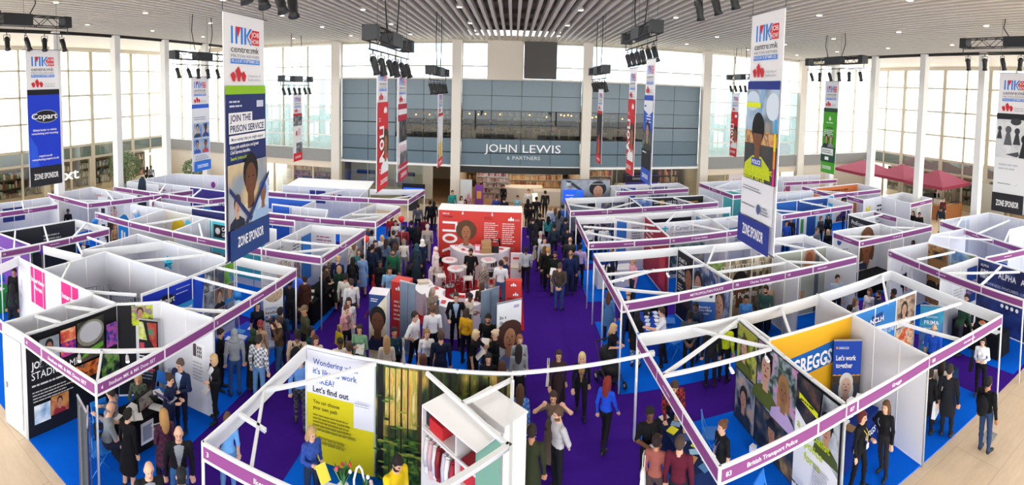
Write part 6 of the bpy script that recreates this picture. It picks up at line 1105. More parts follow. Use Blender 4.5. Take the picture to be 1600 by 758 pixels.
WARD = [('white blouse hanging at the left of the wardrobe', -.6, '#e9e6e8', .75), ('pale pink shirt hanging in the wardrobe', -.5, '#e0b8bc', .8), ('white shirt hanging beside the pink shirt', -.4, '#e6e4e8', .7), ('red and black check shirt in the wardrobe', -.28, '#8a1f26', .7), ('lilac grey shirt in the wardrobe', -.16, '#c9c4d4', .8), ('white smock in the wardrobe', -.05, '#ecebee', .75), ('crimson dress at the right of the rail', .08, '#a81f3a', .9)]
def wbox(name, label, u, v, z, d, col, cat): 
    p = t.location + Matrix.Rotation(t.rotation_euler.z, 3, 'Z') @ Vector((u, v, z)); return item_box(name, label, p.x, p.y, p.z, d, col, t.rotation_euler.z, cat)
for a in WARD: garment(*a)
wbox('storage_box', 'red fabric storage box on the upper wardrobe shelf', -.35, -.05, 1.94, (.36, .38, .22), '#c8262e', 'box'); wbox('storage_box', 'black case on the upper wardrobe shelf', -.6, 0, 1.94, (.14, .4, .26), '#22242a', 'box'); wbox('handbag', 'red handbag on the right wardrobe shelf', .42, -.05, 1.52, (.34, .3, .34), '#c8323a', 'bag'); wbox('hat_box', 'brown hat on the right wardrobe shelf edge', .45, -.1, 1.0, (.3, .3, .16), '#6a4630', 'hat')
t2 = thing('cabinet', 'tall plain white cabinet beside the wardrobe', 'cabinet', (-.16, 8.08, .024), -.78); box('body', t2, (0, 0, 1.12), (.95, .55, 2.24), '#f2f0f0'); box('top', t2, (0, 0, 2.26), (.98, .58, .03), '#faf8f8'); box('door', t2, (-.24, -.285, 1.1), (.46, .02, 2.1), '#f4f2f2'); box('door', t2, (.24, -.285, 1.1), (.46, .02, 2.1), '#f4f2f2')
def plant(label, x, y, z, n, h, cols, flowers=None, pot='#e6e2dc', seed=1, pr=.1):
    t = thing('potted_plant', label, 'plant', (x, y, z)); b = MB(); b.lathe([(pr * .8, 0), (pr, .02), (pr * 1.1, .18), (pr * .9, .18)], pot, n=14); b.build('pot', t); r_ = random.Random(seed); b = MB()
    for i in range(n):
        a = r_.uniform(0, 6.28); L = h * r_.uniform(.5, 1); sp = r_.uniform(.1, .55); p0 = Vector((0, 0, .16)); p1 = Vector((math.cos(a) * sp * L, math.sin(a) * sp * L, .16 + L)); pm = (p0 + p1) / 2 + Vector((0, 0, L * .15)); sd = Vector((-math.sin(a), math.cos(a), 0)) * L * .09
        b.add([p0, pm - sd, p1, pm + sd], [(0, 1, 2), (0, 2, 3)], cols[i % len(cols)])
    b.build('foliage', t)
    if flowers:
        for i in range(6): a = r_.uniform(0, 6.28); b = MB(); b.ball((math.cos(a) * h * .3, math.sin(a) * h * .3, .16 + h * r_.uniform(.6, .95)), .035, flowers[i % len(flowers)], 8, 6); b.build('flower', t)
tt = cloth_table('low white display table with flowers in the foreground booth', -2.6, 7.3, 1.3, .5, .05, '#e6e4e2', .7)
plant('potted flowers with red and white blooms on the foreground table', -2.8, 7.35, .73, 46, .42, ['#2f6a3a', '#4a8a4a', '#7aa05a'], ['#c8323a', '#e9e2e4', '#d84a5a']); plant('white flowering plant on the foreground table', -2.35, 7.3, .73, 36, .3, ['#3f7a48', '#6a9a58'], ['#eeeaf0', '#e2c8d0'], seed=4); plant('spiky green plant at the foreground booth post', .0, 7.35, .4, 30, .5, ['#3f8a3f', '#6aa84a', '#2f6a34'], None, '#8a8d90', 9, .14)
t = thing('table_lamp', 'white looped lamp standing on the foreground table', 'lamp', (-2.52, 7.42, .73)); b = MB(); b.tube([(-.09, 0, .0), (-.1, 0, .3), (-.05, 0, .52), (0, 0, .58), (.05, 0, .52), (.1, 0, .3), (.09, 0, .0)], .02, '#f4f4f4', 8); b.build('loop', t); b = MB(); b.lathe([(.12, 0), (.12, .02)], '#f0f0f0', n=16); b.build('base', t)
# prams
def pram(label, x, y, rz, col):
    t = thing('pushchair', label, 'pushchair', (x, y, .024), rz); m = mat(col, .8)
    for a in (-1, 1):
        for c, r in ((-.35, .1), (.32, .14)):
            o = MB(); o.tube([(a * .26 - .02, c, r), (a * .26 + .02, c, r)], r, '#1c1c20', 16); w = o.build('wheel', t); o = MB(); o.tube([(a * .26 - .025, c, r), (a * .26 + .025, c, r)], r * .45, '#b9bcc2', 10); o.build('hub', w)
        b = MB(); b.tube([(a * .24, -.35, .12), (a * .24, .1, .5), (a * .22, .5, 1.02)], .016, '#2a2c30', 6); b.build('frame', t); b = MB(); b.tube([(a * .24, .32, .14), (a * .24, -.1, .6)], .014, '#2a2c30', 6); b.build('frame', t)
    b = MB(); b.tube([(-.22, .5, 1.02), (.22, .5, 1.02)], .02, '#17171a', 8); b.build('handle', t)
    b = MB(); b.ball((0, -.02, .5), (.24, .34, .16), m, 14, 10); b.build('seat', t); b = MB(); b.ball((0, .14, .78), (.25, .26, .26), m, 14, 10); b.build('hood', t); box('basket', t, (0, .05, .24), (.4, .5, .14), '#22242a')
pram('black pushchair in the left aisle before the red carpet', -3.95, 18.5, -.6, '#2a2422'); pram('black pram pushed beside the police booth posts', 2.8, 12.0, .3, '#16161a'); pram('dark pushchair beside the brown leather jacket', -6.9, 13.6, 1.2, '#222226')
# kiosk with parasols
t = thing('kiosk', 'brown curved coffee kiosk counter', 'kiosk', (27.2, 20.6, 0)); KB = mat('#a4683c', .5, var=.08)
b = MB(); b.prism([(-1.0, 2.0), (-1.15, 0), (-.8, -1.2), (-.6, -1.2), (-.9, 0), (-.8, 2.0)], 0, 1.05, KB); b.build('front_panel', t); b = MB(); b.prism([(-.8, -1.3), (1.4, -1.3), (1.4, -1.1), (-.8, -1.1)], 0, 1.05, KB); b.build('front_panel', t); box('worktop', t, (-.2, .3, 1.08), (1.6, 3.0, .05), '#c9a070'); box('menu_rack', t, (.8, -1.0, .6), (.8, .3, 1.1), '#4a4440'); box('coffee_machine', t, (-.3, .6, 1.35), (.5, .6, .5), '#3a3c40'); box('cake_case', t, (-.4, -.5, 1.28), (.6, .6, .35), '#d8cfc0')
def parasol(label, x, y, zp, zt, w):
    t = thing('parasol', label, 'parasol', (x, y, 0)); m = mat('#8c2a40', .75, var=.05); b = MB(); b.tube([(0, 0, 0), (0, 0, zt)], .04, '#d8d4cc', 8); b.build('pole', t); box('foot', t, (0, 0, .04), (.6, .6, .08), '#8a8680')
    c = [(-w, -w), (w, -w), (w, w), (-w, w)]
    for i in range(4): a, e = c[i], c[(i + 1) % 4]; b = MB(); b.add([(*a, zp), (*e, zp), (0, 0, zt)], [(0, 1, 2)], m); b.add([(*a, zp), (*e, zp), (*e, zp - .22), (*a, zp - .22)], [(3, 2, 1, 0)], m); b.build('canopy_panel', t)
parasol('dark red square parasol over the kiosk', 27.3, 20.7, 2.55, 3.45, 1.75); parasol('dark red square parasol left of the kiosk', 27.4, 24.3, 2.55, 3.4, 1.7); parasol('dark red square parasol farthest left by the column', 26.6, 27.9, 2.55, 3.35, 1.7)
struct(box('wall_booth_grey', None, (29.2, 17.2, 1.3), (.2, 2.2, 2.6), '#b8b4a8'))
# parked car
t = thing('car', 'dark grey car parked by the left shop fronts', 'car', (-24.6, 16.6, 0), 1.2); CP = mat('#3a3f46', .2, .6)
prof = [(-2.1, .35), (-2.15, .7), (-1.9, .9), (-1.0, .98), (-.4, 1.42), (.9, 1.45), (1.6, 1.0), (2.05, .92), (2.12, .5), (2.05, .3)]
b = MB(); n = len(prof); b.add([(x, -.85, z) for x, z in prof] + [(x, .85, z) for x, z in prof], [tuple(range(n)), tuple(reversed(range(n, 2 * n)))] + [(i, n + i, n + (i + 1) % n, (i + 1) % n) for i in range(n)], CP); b.build('body', t)
for s in (-1, 1):
    b = MB(); b.add([(-.85, s * .86, 1.0), (-.35, s * .86, 1.36), (.85, s * .86, 1.38), (1.35, s * .86, 1.02)], [(0, 1, 2, 3)], mat('#14181c', .1)); b.build('side_window', t); box('headlight', t, (-2.08, s * .6, .68), (.1, .3, .16), '#dfe4e8')
    for x in (-1.35, 1.3): b = MB(); b.tube([(x, s * .74, .34), (x, s * .9, .34)], .34, '#17171a', 20); w = b.build('wheel', t); b = MB(); b.tube([(x, s * .88, .34), (x, s * .91, .34)], .2, '#b4b8be', 12); b.build('rim', w)
b = MB(); b.add([(-1.02, -.75, 1.0), (-1.02, .75, 1.0), (-.45, .7, 1.41), (-.45, -.7, 1.41)], [(0, 1, 2, 3)], mat('#1a2026', .1)); b.build('windscreen', t)
# trees
def tree(label, x, y, h, r, seed, n=1500):
    t = thing('potted_tree', label, 'tree', (x, y, 0)); b = MB(); b.lathe([(.35, 0), (.45, .05), (.5, .7), (.42, .7)], '#8a8d8a', n=16); b.build('planter', t); b = MB(); b.tube([(0, 0, .6), (.05, 0, h * .45), (0, .05, h * .7)], [.07, .055, .03], '#6a5444', 8); b.build('trunk', t); rn = random.Random(seed)
    b = MB(); vs = []; fs = [[], [], []]
    for i in range(n):
        a, e, q = rn.uniform(0, 6.28), rn.uniform(-1, 1), rn.uniform(.45, 1) ** .5; s_ = math.sqrt(1 - e * e); c = Vector((math.cos(a) * s_ * r * q, math.sin(a) * s_ * r * q, h * .62 + e * h * .36 * q)); d = Vector((rn.uniform(-1, 1), rn.uniform(-1, 1), rn.uniform(-1, 1))).normalized() * .12; u = d.orthogonal().normalized() * .035
        b.add([c - d, c + u, c + d, c - u], [(0, 1, 2, 3)], ['#5a7048', '#7a8f62', '#465a3a'][i % 3])
    o = b.build('foliage', t); o['kind'] = 'stuff'
tree('leafy olive tree in a planter before the left shops', -26.9, 24.2, 3.3, 1.35, 2); tree('small leafy shrub at the left column near the prison banner', -24.2, 29.3, 2.3, .9, 3, 700); tree('small shrub at the far right corner shops', 17.8, 29.4, 1.6, .7, 4, 500)
tag(box('floor_hatch', None, (9.9, 5.5, .006), (.42, .3, .012), mat('#a8a49c', .4, .5), .1), 'grey metal hatch in the stone floor beside the backpack wearer', 'hatch')
# ================================================================== people: one smooth skin grown around a posed skeleton
import numpy as np
def _surface(prims, res, k=.028):
    """prims: (a, b, ra, rb, mat, squash) tapered limbs or ('e', c, r, R, mat) ellipsoids -> verts, quads, mats (surface nets on a distance field)"""
    lo = np.array([1e9] * 3); hi = -lo
    bb = []
    for p in prims:
        if isinstance(p[0], str): c = np.array(p[1]); r = max(p[2]); l, h = c - r, c + r
        else:
            a, b_ = np.array(p[0]), np.array(p[1]); r = max(p[2], p[3]); l, h = np.minimum(a, b_) - r, np.maximum(a, b_) + r
        bb.append((l, h)); lo = np.minimum(lo, l); hi = np.maximum(hi, h)
    lo -= res * 3; n = np.ceil((hi - lo) / res).astype(int) + 4
    D = np.full(n, 9.0, np.float32); Dm = np.full(n, 9.0, np.float32); MI = np.zeros(n, np.int8)
    for p, (l, h) in zip(prims, bb):
        i0 = np.maximum(((l - lo - .05) / res).astype(int), 0); i1 = np.minimum(((h - lo + .05) / res).astype(int) + 2, n)
        s = tuple(slice(a, b_) for a, b_ in zip(i0, i1))
        X = np.meshgrid(*[lo[q] + res * np.arange(i0[q], i1[q]) for q in range(3)], indexing='ij')
        P = np.stack(X, -1).astype(np.float32)
        if isinstance(p[0], str):
            q = P - np.array(p[1], np.float32)
            if p[3] is not None: q = q @ np.array(p[3], np.float32)
            r = np.array(p[2], np.float32); k0 = np.linalg.norm(q / r, axis=-1); k1 = np.linalg.norm(q / (r * r), axis=-1) + 1e-6
            d = k0 * (k0 - 1) / k1; m = p[4]
        else:
            a = np.array(p[0], np.float32); ba = np.array(p[1], np.float32) - a; q = P - a
            t = np.clip((q @ ba) / max(1e-9, float(ba @ ba)), 0, 1); e = q - t[..., None] * ba
            if len(p) > 5 and p[5]: e = e * np.array(p[5], np.float32)
            d = np.linalg.norm(e, axis=-1) - (p[2] + (p[3] - p[2]) * t); m = p[4]
            if len(p) > 6: d = np.maximum(d, p[6] - P[..., 2])
        Ds = D[s]; hh = np.clip(.5 + .5 * (Ds - d) / k, 0, 1)
        D[s] = Ds * (1 - hh) + d * hh - k * hh * (1 - hh)
        c = d < Dm[s]; Dm[s] = np.where(c, d, Dm[s]); MI[s] = np.where(c, m, MI[s])
    S = D < 0
    A = np.zeros([x - 1 for x in n] + [3], np.float32); C = np.zeros([x - 1 for x in n], np.float32)
    off = [(0, 0, 0), (1, 0, 0), (0, 1, 0), (1, 1, 0), (0, 0, 1), (1, 0, 1), (0, 1, 1), (1, 1, 1)]
    sl = lambda o: tuple(slice(o[q], n[q] - 1 + o[q]) for q in range(3))
    for i in range(8):
        for q in range(3):
            if off[i][q]: continue
            o2 = list(off[i]); o2[q] = 1
            d0, d1 = D[sl(off[i])], D[sl(o2)]; x = (d0 < 0) != (d1 < 0)
            t = np.where(x, d0 / (d0 - d1 + 1e-12), 0)
            for w in range(3): A[..., w] += np.where(x, off[i][w] + (t if w == q else 0), 0)
            C += x
    act = C > 0; idx = -np.ones(C.shape, np.int64); idx[act] = np.arange(act.sum())
    V = (np.argwhere(act) + A[act] / C[act][:, None]) * res + lo
    Q = []; QM = []
    for q in range(3):
        o1 = [slice(None)] * 3; o2 = [slice(None)] * 3; o1[q] = slice(0, -1); o2[q] = slice(1, None)
        a, b_ = S[tuple(o1)], S[tuple(o2)]
        e = np.argwhere(a != b_); u, v = [(1, 2), (2, 0), (0, 1)][q]
        e = e[(e[:, u] > 0) & (e[:, v] > 0)]
        du = np.zeros(3, int); du[u] = 1; dv = np.zeros(3, int); dv[v] = 1
        quad = np.stack([idx[tuple((e - du - dv).T)], idx[tuple((e - dv).T)], idx[tuple(e.T)], idx[tuple((e - du).T)]], 1)
        ins = S[tuple(e.T)]; quad = np.where(ins[:, None], quad, quad[:, ::-1])
        p0 = e.copy(); p0[~ins, q] += 1
        Q.append(quad); QM.append(MI[tuple(p0.T)])
    Q = np.concatenate(Q); QM = np.concatenate(QM); ok = (Q >= 0).all(1)
    return V, Q[ok], QM[ok]
def _mesh(name, V, Q, QM, nslots):
    me = bpy.data.meshes.new(name); me.vertices.add(len(V)); me.vertices.foreach_set('co', V.astype(np.float32).ravel())
    me.loops.add(len(Q) * 4); me.loops.foreach_set('vertex_index', Q.astype(np.int32).ravel())
    me.polygons.add(len(Q)); me.polygons.foreach_set('loop_start', np.arange(0, len(Q) * 4, 4, dtype=np.int32))
    me.polygons.foreach_set('material_index', QM.astype(np.int32)); me.polygons.foreach_set('use_smooth', np.ones(len(Q), bool))
    me.update(calc_edges=True); me.validate()
    for i in range(nslots): me.materials.append(None)
    return me
def _n(v): v = np.array(v, float); return v / np.linalg.norm(v)
# pose: upper arm, forearm (left, right), thigh, shin (left, right), bend of the trunk, head pitch
A_ = lambda s, u, f: ((s * u[0], u[1], u[2]), (s * f[0], f[1], f[2]))
DOWN = lambda s: A_(s, (.16, .03, -1), (.04, -.18, -1))
HOLD = lambda s: A_(s, (.16, .05, -1), (-.38, -.9, .12))
STAND = [((.05, 0, -1), (.0, .03, -1)), ((-.05, 0, -1), (.0, .03, -1))]
WALK = [((.02, -.34, -1), (0, .12, -1)), ((-.02, .22, -1), (0, .5, -1))]
STEP = [((.06, -.16, -1), (0, .05, -1)), ((-.06, .12, -1), (0, .2, -1))]
SIT = [((.16, -1, -.06), (.0, .06, -1)), ((-.16, -1, -.06), (0, .02, -1))]
POSES = {
 'stand': (DOWN(1), DOWN(-1), STAND, 0, .1), 'step': (DOWN(1), DOWN(-1), STEP, 0, .1),
 'walk': (A_(1, (.14, .35, -1), (.02, -.1, -1)), A_(-1, (.14, -.28, -1), (.0, -.55, -1)), WALK, .04, .1),
 'cross': (A_(1, (.2, -.28, -1), (-.92, -.42, .18)), A_(-1, (.2, -.28, -1), (-.92, -.36, .05)), STAND, 0, .15),
 'hold': (HOLD(1), HOLD(-1), STAND, 0, .3), 'holdwalk': (HOLD(1), DOWN(-1), STEP, 0, .2),
 'phone': (DOWN(1), A_(-1, (.12, -.3, -.95), (-.35, -.75, .6)), STAND, 0, .3),
 'hip': (DOWN(1), A_(-1, (.62, .15, -.8), (-.72, -.25, -.45)), STEP, 0, .1),
 'behind': (A_(1, (.2, .35, -1), (-.55, .35, -.7)), A_(-1, (.2, .35, -1), (-.55, .35, -.7)), STAND, 0, .25),
 'lean': (A_(1, (.1, -.25, -1), (-.1, -.5, -.9)), A_(-1, (.1, -.25, -1), (-.1, -.45, -.9)), STEP, .5, .3),
 'sit': (A_(1, (.2, -.35, -.9), (-.35, -.9, .05)), A_(-1, (.2, -.35, -.9), (-.35, -.9, .05)), SIT, .12, .3),
 'raise': (A_(1, (.72, -.45, -.1), (-.62, -.25, .75)), A_(-1, (.72, -.45, -.1), (-.62, -.25, .75)), STEP, 0, .2),
 'chin': (DOWN(1), A_(-1, (.15, -.45, -.9), (-.45, -.5, .75)), STAND, .1, .5),
 'reach': (A_(1, (.2, -.7, -.6), (-.1, -.95, .2)), DOWN(-1), STEP, .1, .2),
 'arms': (A_(1, (.3, .05, -1), (-.2, -.75, -.35)), A_(-1, (.3, .05, -1), (-.2, -.75, -.35)), STAND, 0, .15),
}
_ARCH = {}
def archetype(sex, pose, garment='', res=.0125):
    key = (sex, pose, garment, res)
    if key in _ARCH: return _ARCH[key]
    f = sex == 'f'
    aL, aR, legs, bend, hp = POSES[pose]
    sh, hipx = (.158, .088) if f else (.187, .088)
    ra = .040 if f else .050
    P = []; SK, TP, FA, LG, SHO, EY, MO, FR, SKI, BE = range(10)
    Rb = None; B = lambda *p: np.array(p, float)     # trunk frame, pelvis at origin; a bend tips it forwards (-y)
    if bend:
        c, s = math.cos(bend), math.sin(bend); Rb = np.array(((1, 0, 0), (0, c, -s), (0, s, c)))
        B = lambda *p: Rb @ np.array(p, float)
    rt = Rb
    # hips, waist, chest
    P.append(('e', B(0, .0, -.02), (.155 if f else .148, .115, .13), rt, SKI if ('dress' in garment or 'skirt' in garment) else LG)); P.append(('e', B(0, .01, .04), (.15 if f else .145, .112, .10), rt, TP))
    P.append(('e', B(0, .0, .16), (.122 if f else .142, .098, .13), rt, TP)); P.append(('e', B(0, -.005, .32), (.148 if f else .172, .112, .17), rt, TP))
    P += [(B(-sh * .72, .012, .405), B(sh * .72, .012, .405), .062, .062, TP, None), (B(-sh * .45, .015, .425), B(0, .015, .47), .05, .05, TP, None), (B(sh * .45, .015, .425), B(0, .015, .47), .05, .05, TP, None)]
    if f:
        for s in (-1, 1): P.append(('e', B(s * .062, -.085, .315), (.058, .055, .06), rt, TP))
    nb, nt = B(0, .012, .47), B(0, -.006, .56)
    P.append((nb, nt, .052 if f else .058, .05 if f else .056, SK, None))
    # head
    hc = B(0, -.015, .645); cp, sp = math.cos(bend * .5 + hp), math.sin(bend * .5 + hp)
    Rh = np.array(((1, 0, 0), (0, cp, -sp), (0, sp, cp)))
    h = lambda *p: hc + Rh @ np.array(p, float)
    P += [('e', h(0, .012, .022), (.074, .094, .096), Rh, SK), ('e', h(0, -.022, -.035), (.060, .066, .080), Rh, SK), (h(0, -.082, .012), h(0, -.102, -.018), .010, .015, SK, None), ('e', h(0, -.062, -.092), (.026, .024, .02), Rh, SK)]
    for s in (-1, 1): P.append(('e', h(s * .077, .008, -.01), (.012, .02, .03), Rh, SK))
    # arms
    for s, (u, fo) in ((1, aL), (-1, aR)):
        S0 = B(s * sh, .012, .415); u = _n(u); fo = _n(fo)
        E = S0 + u * .285; Wr = E + fo * .245; Hd = Wr + fo * .085
        P += [(S0, E, ra + .016, ra, TP, None), (E, Wr, ra, ra * .70, FA, None)]
        P.append((Wr - fo * .01, Hd, .026, .03, SK, None))
        side = np.cross(fo, (0, 1, 0)) if abs(fo[1]) < .8 else np.cross(fo, (0, 0, 1)); side = _n(side); nn = _n(np.cross(side, fo))
        for q, (w, L) in enumerate(((-.03, .062), (-.010, .075), (.011, .07), (.031, .055))):
            k0 = Wr + fo * .075 + side * w; k1 = k0 + fo * L * .6 + side * w * .12; P += [(k0, k1, .0095, .009, SK, None), (k1, k1 + fo * L * .4 - nn * .014 * (1 if s > 0 else -1), .009, .008, SK, None)]
        P.append((Wr + fo * .025 + side * -.025, Wr + fo * .07 - side * .058, .012, .009, SK, None))
    # legs
    for s, (th, shn) in ((1, legs[0]), (-1, legs[1])):
        H0 = np.array((s * hipx, 0, -.06)); K = H0 + _n(th) * .40; An = K + _n(shn) * .40
        rl = .082 if f else .085
        P += [(H0, K, rl, .058, LG, None), (K, K + (An - K) * .35, .057, .056, LG, None), (K + (An - K) * .35, An, .056, .040, LG if 'bare' not in garment else SK, None)]
        P += [(An + (0, .03, -.045), An + (s * .02, -.13, -.052), .038, .034, SHO, None), (An + (s * .02, -.13, -.055), An + (s * .025, -.165, -.058), .034, .026, SHO, None), (An, An + (0, .01, -.03), .04, .042, SHO, None)]
    if 'dress' in garment or 'skirt' in garment:
        P += [((0, 0, .02), (0, 0, -.18), .135, .175, SKI, (1, 1.2, 1)), ((0, 0, -.18), (0, .01, -.52 if 'long' not in garment else -.78), .175, .215, SKI, (1, 1.2, 1), -.54 if 'long' not in garment else -.80)]
    if 'coat' in garment: P += [((0, 0, .1), (0, 0, -.16), .15, .185, TP, (1, 1.25, 1)), ((0, 0, -.16), (0, .01, -.36), .185, .2, TP, (1, 1.25, 1), -.38)]
    V, Q, QM = _surface(P, res)
    # details by place: eyes, mouth, beard, open front
    fc = V[Q].mean(1); hl = (fc - hc) @ Rh
    face = hl[:, 1] < -.035
    for s in (-1, 1):
        QM[face & (((hl[:, 0] - s * .028) / .014) ** 2 + ((hl[:, 2] - .008) / .008) ** 2 < 1)] = EY
        QM[face & (abs(hl[:, 0] - s * .029) < .018) & (abs(hl[:, 2] - .030) < .005)] = EY
    QM[face & (abs(hl[:, 0]) < .024) & (abs(hl[:, 2] + .058) < .006)] = MO
    be = (QM == SK) & (hl[:, 1] < .0) & (hl[:, 2] < -.042) & (hl[:, 2] > -.125) & (abs(hl[:, 0]) < .08) & ~((abs(hl[:, 0]) < .022) & (hl[:, 2] > -.064)); QM[be & (np.linalg.norm(hl, axis=1) < .14)] = BE
    tl = fc if Rb is None else fc @ Rb
    QM[(QM == TP) & (tl[:, 1] < -.06) & (abs(tl[:, 0]) < .02 + .075 * np.clip((tl[:, 2] - .1) / .35, 0, 1)) & (tl[:, 2] > .05) & (tl[:, 2] < .47)] = FR
    zmin = V[:, 2].min(); zoff = -zmin
    if pose == 'sit': zoff = -zmin
    V = V + np.array((0, 0, zoff))
    top = V[:, 2].max()
    me = _mesh('body', V, Q, QM, 10)
    _ARCH[key] = (me, Vector(hc) + Vector((0, 0, zoff)), Matrix(Rh.tolist()), float(top), float(zoff))
    return _ARCH[key]
_HAIR = {}
def hair_mesh(style, res=.0125):
    k = (style, res)
    if k in _HAIR: return _HAIR[k]
    P = []; e = lambda c, r: P.append(('e', np.array(c, float), r, None, 0))
    if style in ('short', 'long', 'bob', 'bun', 'pony', 'afro'):
        e((0, .026, .045), (.083, .094, .088)); e((0, .055, -.005), (.078, .06, .085)); e((0, -.055, .092), (.055, .03, .022))
        for s in (-1, 1): e((s * .070, .02, .02), (.02, .055, .055))
    if style == 'bob':
        for s in (-1, 1): e((s * .074, .02, -.05), (.026, .05, .085))
        e((0, .075, -.06), (.075, .035, .08))
    if style == 'long':
        for s in (-1, 1): e((s * .076, .015, -.08), (.025, .045, .13))
        e((0, .085, -.15), (.09, .035, .19)); e((0, .075, -.04), (.085, .045, .1))
    if style == 'bun': e((0, .12, .06), (.042, .04, .042))
    if style == 'pony': P.append((np.array((0, .11, .03)), np.array((0, .13, -.18)), .03, .018, 0, None))
    if style == 'afro': e((0, .02, .05), (.13, .12, .12)); e((0, .05, -.02), (.12, .09, .1))
    if style == 'bald':
        for s in (-1, 1): e((s * .072, .03, -.02), (.012, .05, .03))
        e((0, .085, -.02), (.06, .02, .03))
    if style == 'hijab': e((0, .02, .03), (.093, .105, .105)); e((0, .03, -.09), (.105, .09, .08)); e((0, .015, -.16), (.15, .10, .07)); e((0, -.04, -.12), (.075, .06, .05))
    if style in ('cap', 'beanie'): e((0, .012, .062), (.086, .104, .075))
    if style == 'cap': P.append((np.array((-.035, -.10, .052)), np.array((.035, -.10, .052)), .045, .045, 0, (1, .55, 4)))
    if style == 'cap' or style == 'beanie': e((0, .06, -.02), (.068, .05, .05))
    V, Q, QM = _surface(P, res, .02)
    _HAIR[k] = _mesh('hair', V, Q, QM, 1)
    return _HAIR[k]
def setmat(o, i, m):
    o.material_slots[i].link = 'OBJECT'; o.material_slots[i].material = M(m)
SKINS = {'l': '#d9a88c', 'm': '#b98263', 'd': '#6b4530', 't': '#c7977a'}
SKINM = {k: mat(v, .55) for k, v in SKINS.items()}
def checked(a, c):
    k = ('check', a, c)
    if k not in _MAT:
        m = bpy.data.materials.new('m_check'); m.use_nodes = True; nt = m.node_tree; b = nt.nodes['Principled BSDF']; b.inputs['Roughness'].default_value = .85
        tc = nt.nodes.new('ShaderNodeTexCoord'); ck = nt.nodes.new('ShaderNodeTexChecker'); ck.inputs['Scale'].default_value = 16; ck.inputs['Color1'].default_value = lin(a); ck.inputs['Color2'].default_value = lin(c)
        nt.links.new(tc.outputs['Object'], ck.inputs['Vector']); nt.links.new(ck.outputs['Color'], b.inputs['Base Color']); _MAT[k] = m
    return _MAT[k]
def cloth(h): return mat(h, .85, var=.08, scale=14, spec=.2)
def person(x, y, rz, label, sex='m', pose='stand', hair='short', hc='#2a211c', skin='l', top='#22252c', legs='#1c1e26', shoes='#17171a', sleeve='l', front=None, garment='', beard=None, h=None, z=0.0, group=None, far=False, skirt=None, bag=None, lanyard=None, hold=None, chk=None, lchk=None):
    res = .024 if far else .0125
    me, hp, hr, tp, zo = archetype(sex, pose, garment, res)
    H = h or (1.66 if sex == 'f' else 1.77); stand_top = 1.735
    s = H / 1.735
    t = tag(link('person', me, None, (x, y, z), math.radians(rz)), label, 'person', group); t.scale = (s, s, s)
    sk = SKINM[skin]; tm = checked(top, '#' + chk) if chk else cloth(top); lm = checked(legs, '#' + lchk) if lchk else cloth(legs)
    for i, m in enumerate((sk, tm, tm if sleeve == 'l' else sk, lm, mat(shoes, .5), mat('#2a1c17', .5), mat('#9a5148', .6), cloth(front) if front else tm, cloth(skirt or top), mat(beard, .8) if beard else sk)): setmat(t, i, m)
    if hair:
        o = link('hair' if hair not in ('hijab', 'cap', 'beanie') else {'hijab': 'headscarf', 'cap': 'cap', 'beanie': 'beanie'}[hair], hair_mesh(hair, res), t); o.location = hp; o.rotation_euler = hr.to_euler(); setmat(o, 0, mat(hc, .8, var=.2, scale=30))
    if lanyard:
        b = MB(); c = zo
        fy = -.125 if sex == 'm' else -.155
        b.tube([(.06, -.02, c + .47), (.035, fy, c + .34), (0, fy - .012, c + .12)], .008, lanyard, 5); b.tube([(-.06, -.02, c + .47), (-.035, fy, c + .34), (0, fy - .012, c + .12)], .008, lanyard, 5); b.build('lanyard', t)
        box('badge', t, (0, fy - .018, c + .07), (.08, .012, .11), '#eef0f2')
    R = Matrix.Rotation(math.radians(rz), 3, 'Z')
    at = lambda v: Vector((x, y, z)) + R @ (Vector(v) * s)
    return t, at, s, zo
def tote(label, at, rz, col, h=.36, w=.32, strap='#e6e2d8', side=.27, zo=.9, mark=None, z=.55):
    p = at((side, 0, 0)); t = thing('tote_bag', label, 'bag', (p.x, p.y, p.z + z - .02), math.radians(rz))
    b = MB(); b.add([(-.05, -w / 2, 0), (.05, -w / 2, 0), (.05, w / 2, 0), (-.05, w / 2, 0), (-.02, -w / 2 * .95, h), (.02, -w / 2 * .95, h), (.02, w / 2 * .95, h), (-.02, w / 2 * .95, h)], [(0, 3, 2, 1), (4, 5, 6, 7), (0, 1, 5, 4), (1, 2, 6, 5), (2, 3, 7, 6), (3, 0, 4, 7)], cloth(col)); b.build('pouch', t)
    for k in (-1, 1): b = MB(); b.tube([(k * .02, -.08, h), (k * .02, -.06, h + .22), (k * .02, .06, h + .22), (k * .02, .08, h)], .009, strap, 5); b.build('handle', t)
    if mark: box('print', t, (.05, 0, h * .55), (.02, w * .5, h * .3), mark)
    return t
def backpack(label, at, rz, col, zo=.93):
    p = at((0, .2, zo + .02)); t = thing('backpack', label, 'backpack', (p.x, p.y, p.z), math.radians(rz))
    b = MB(); b.ball((0, 0, .22), (.15, .10, .24), cloth(col), 12, 10); b.build('main_bag', t)
    b = MB(); b.ball((0, .07, .13), (.11, .06, .12), cloth(col), 10, 8); b.build('front_pocket', t)
    for s in (-1, 1): b = MB(); b.tube([(s * .1, -.06, .42), (s * .11, -.17, .46), (s * .11, -.32, .35), (s * .12, -.30, .2), (s * .12, -.1, .05)], .018, cloth(col), 6); b.build('strap', t)
    return t
def sheet(label, at, rz, v, col='#f2f2f2', w=.21, h=.29, tilt=.7, cat='paper', name='paper_sheet'):
    p = at(v); o = MB().box((0, 0, 0), (w, h, .004), col).build(name, None, p); o.rotation_euler = (tilt, 0, math.radians(rz)); return tag(o, label, cat)
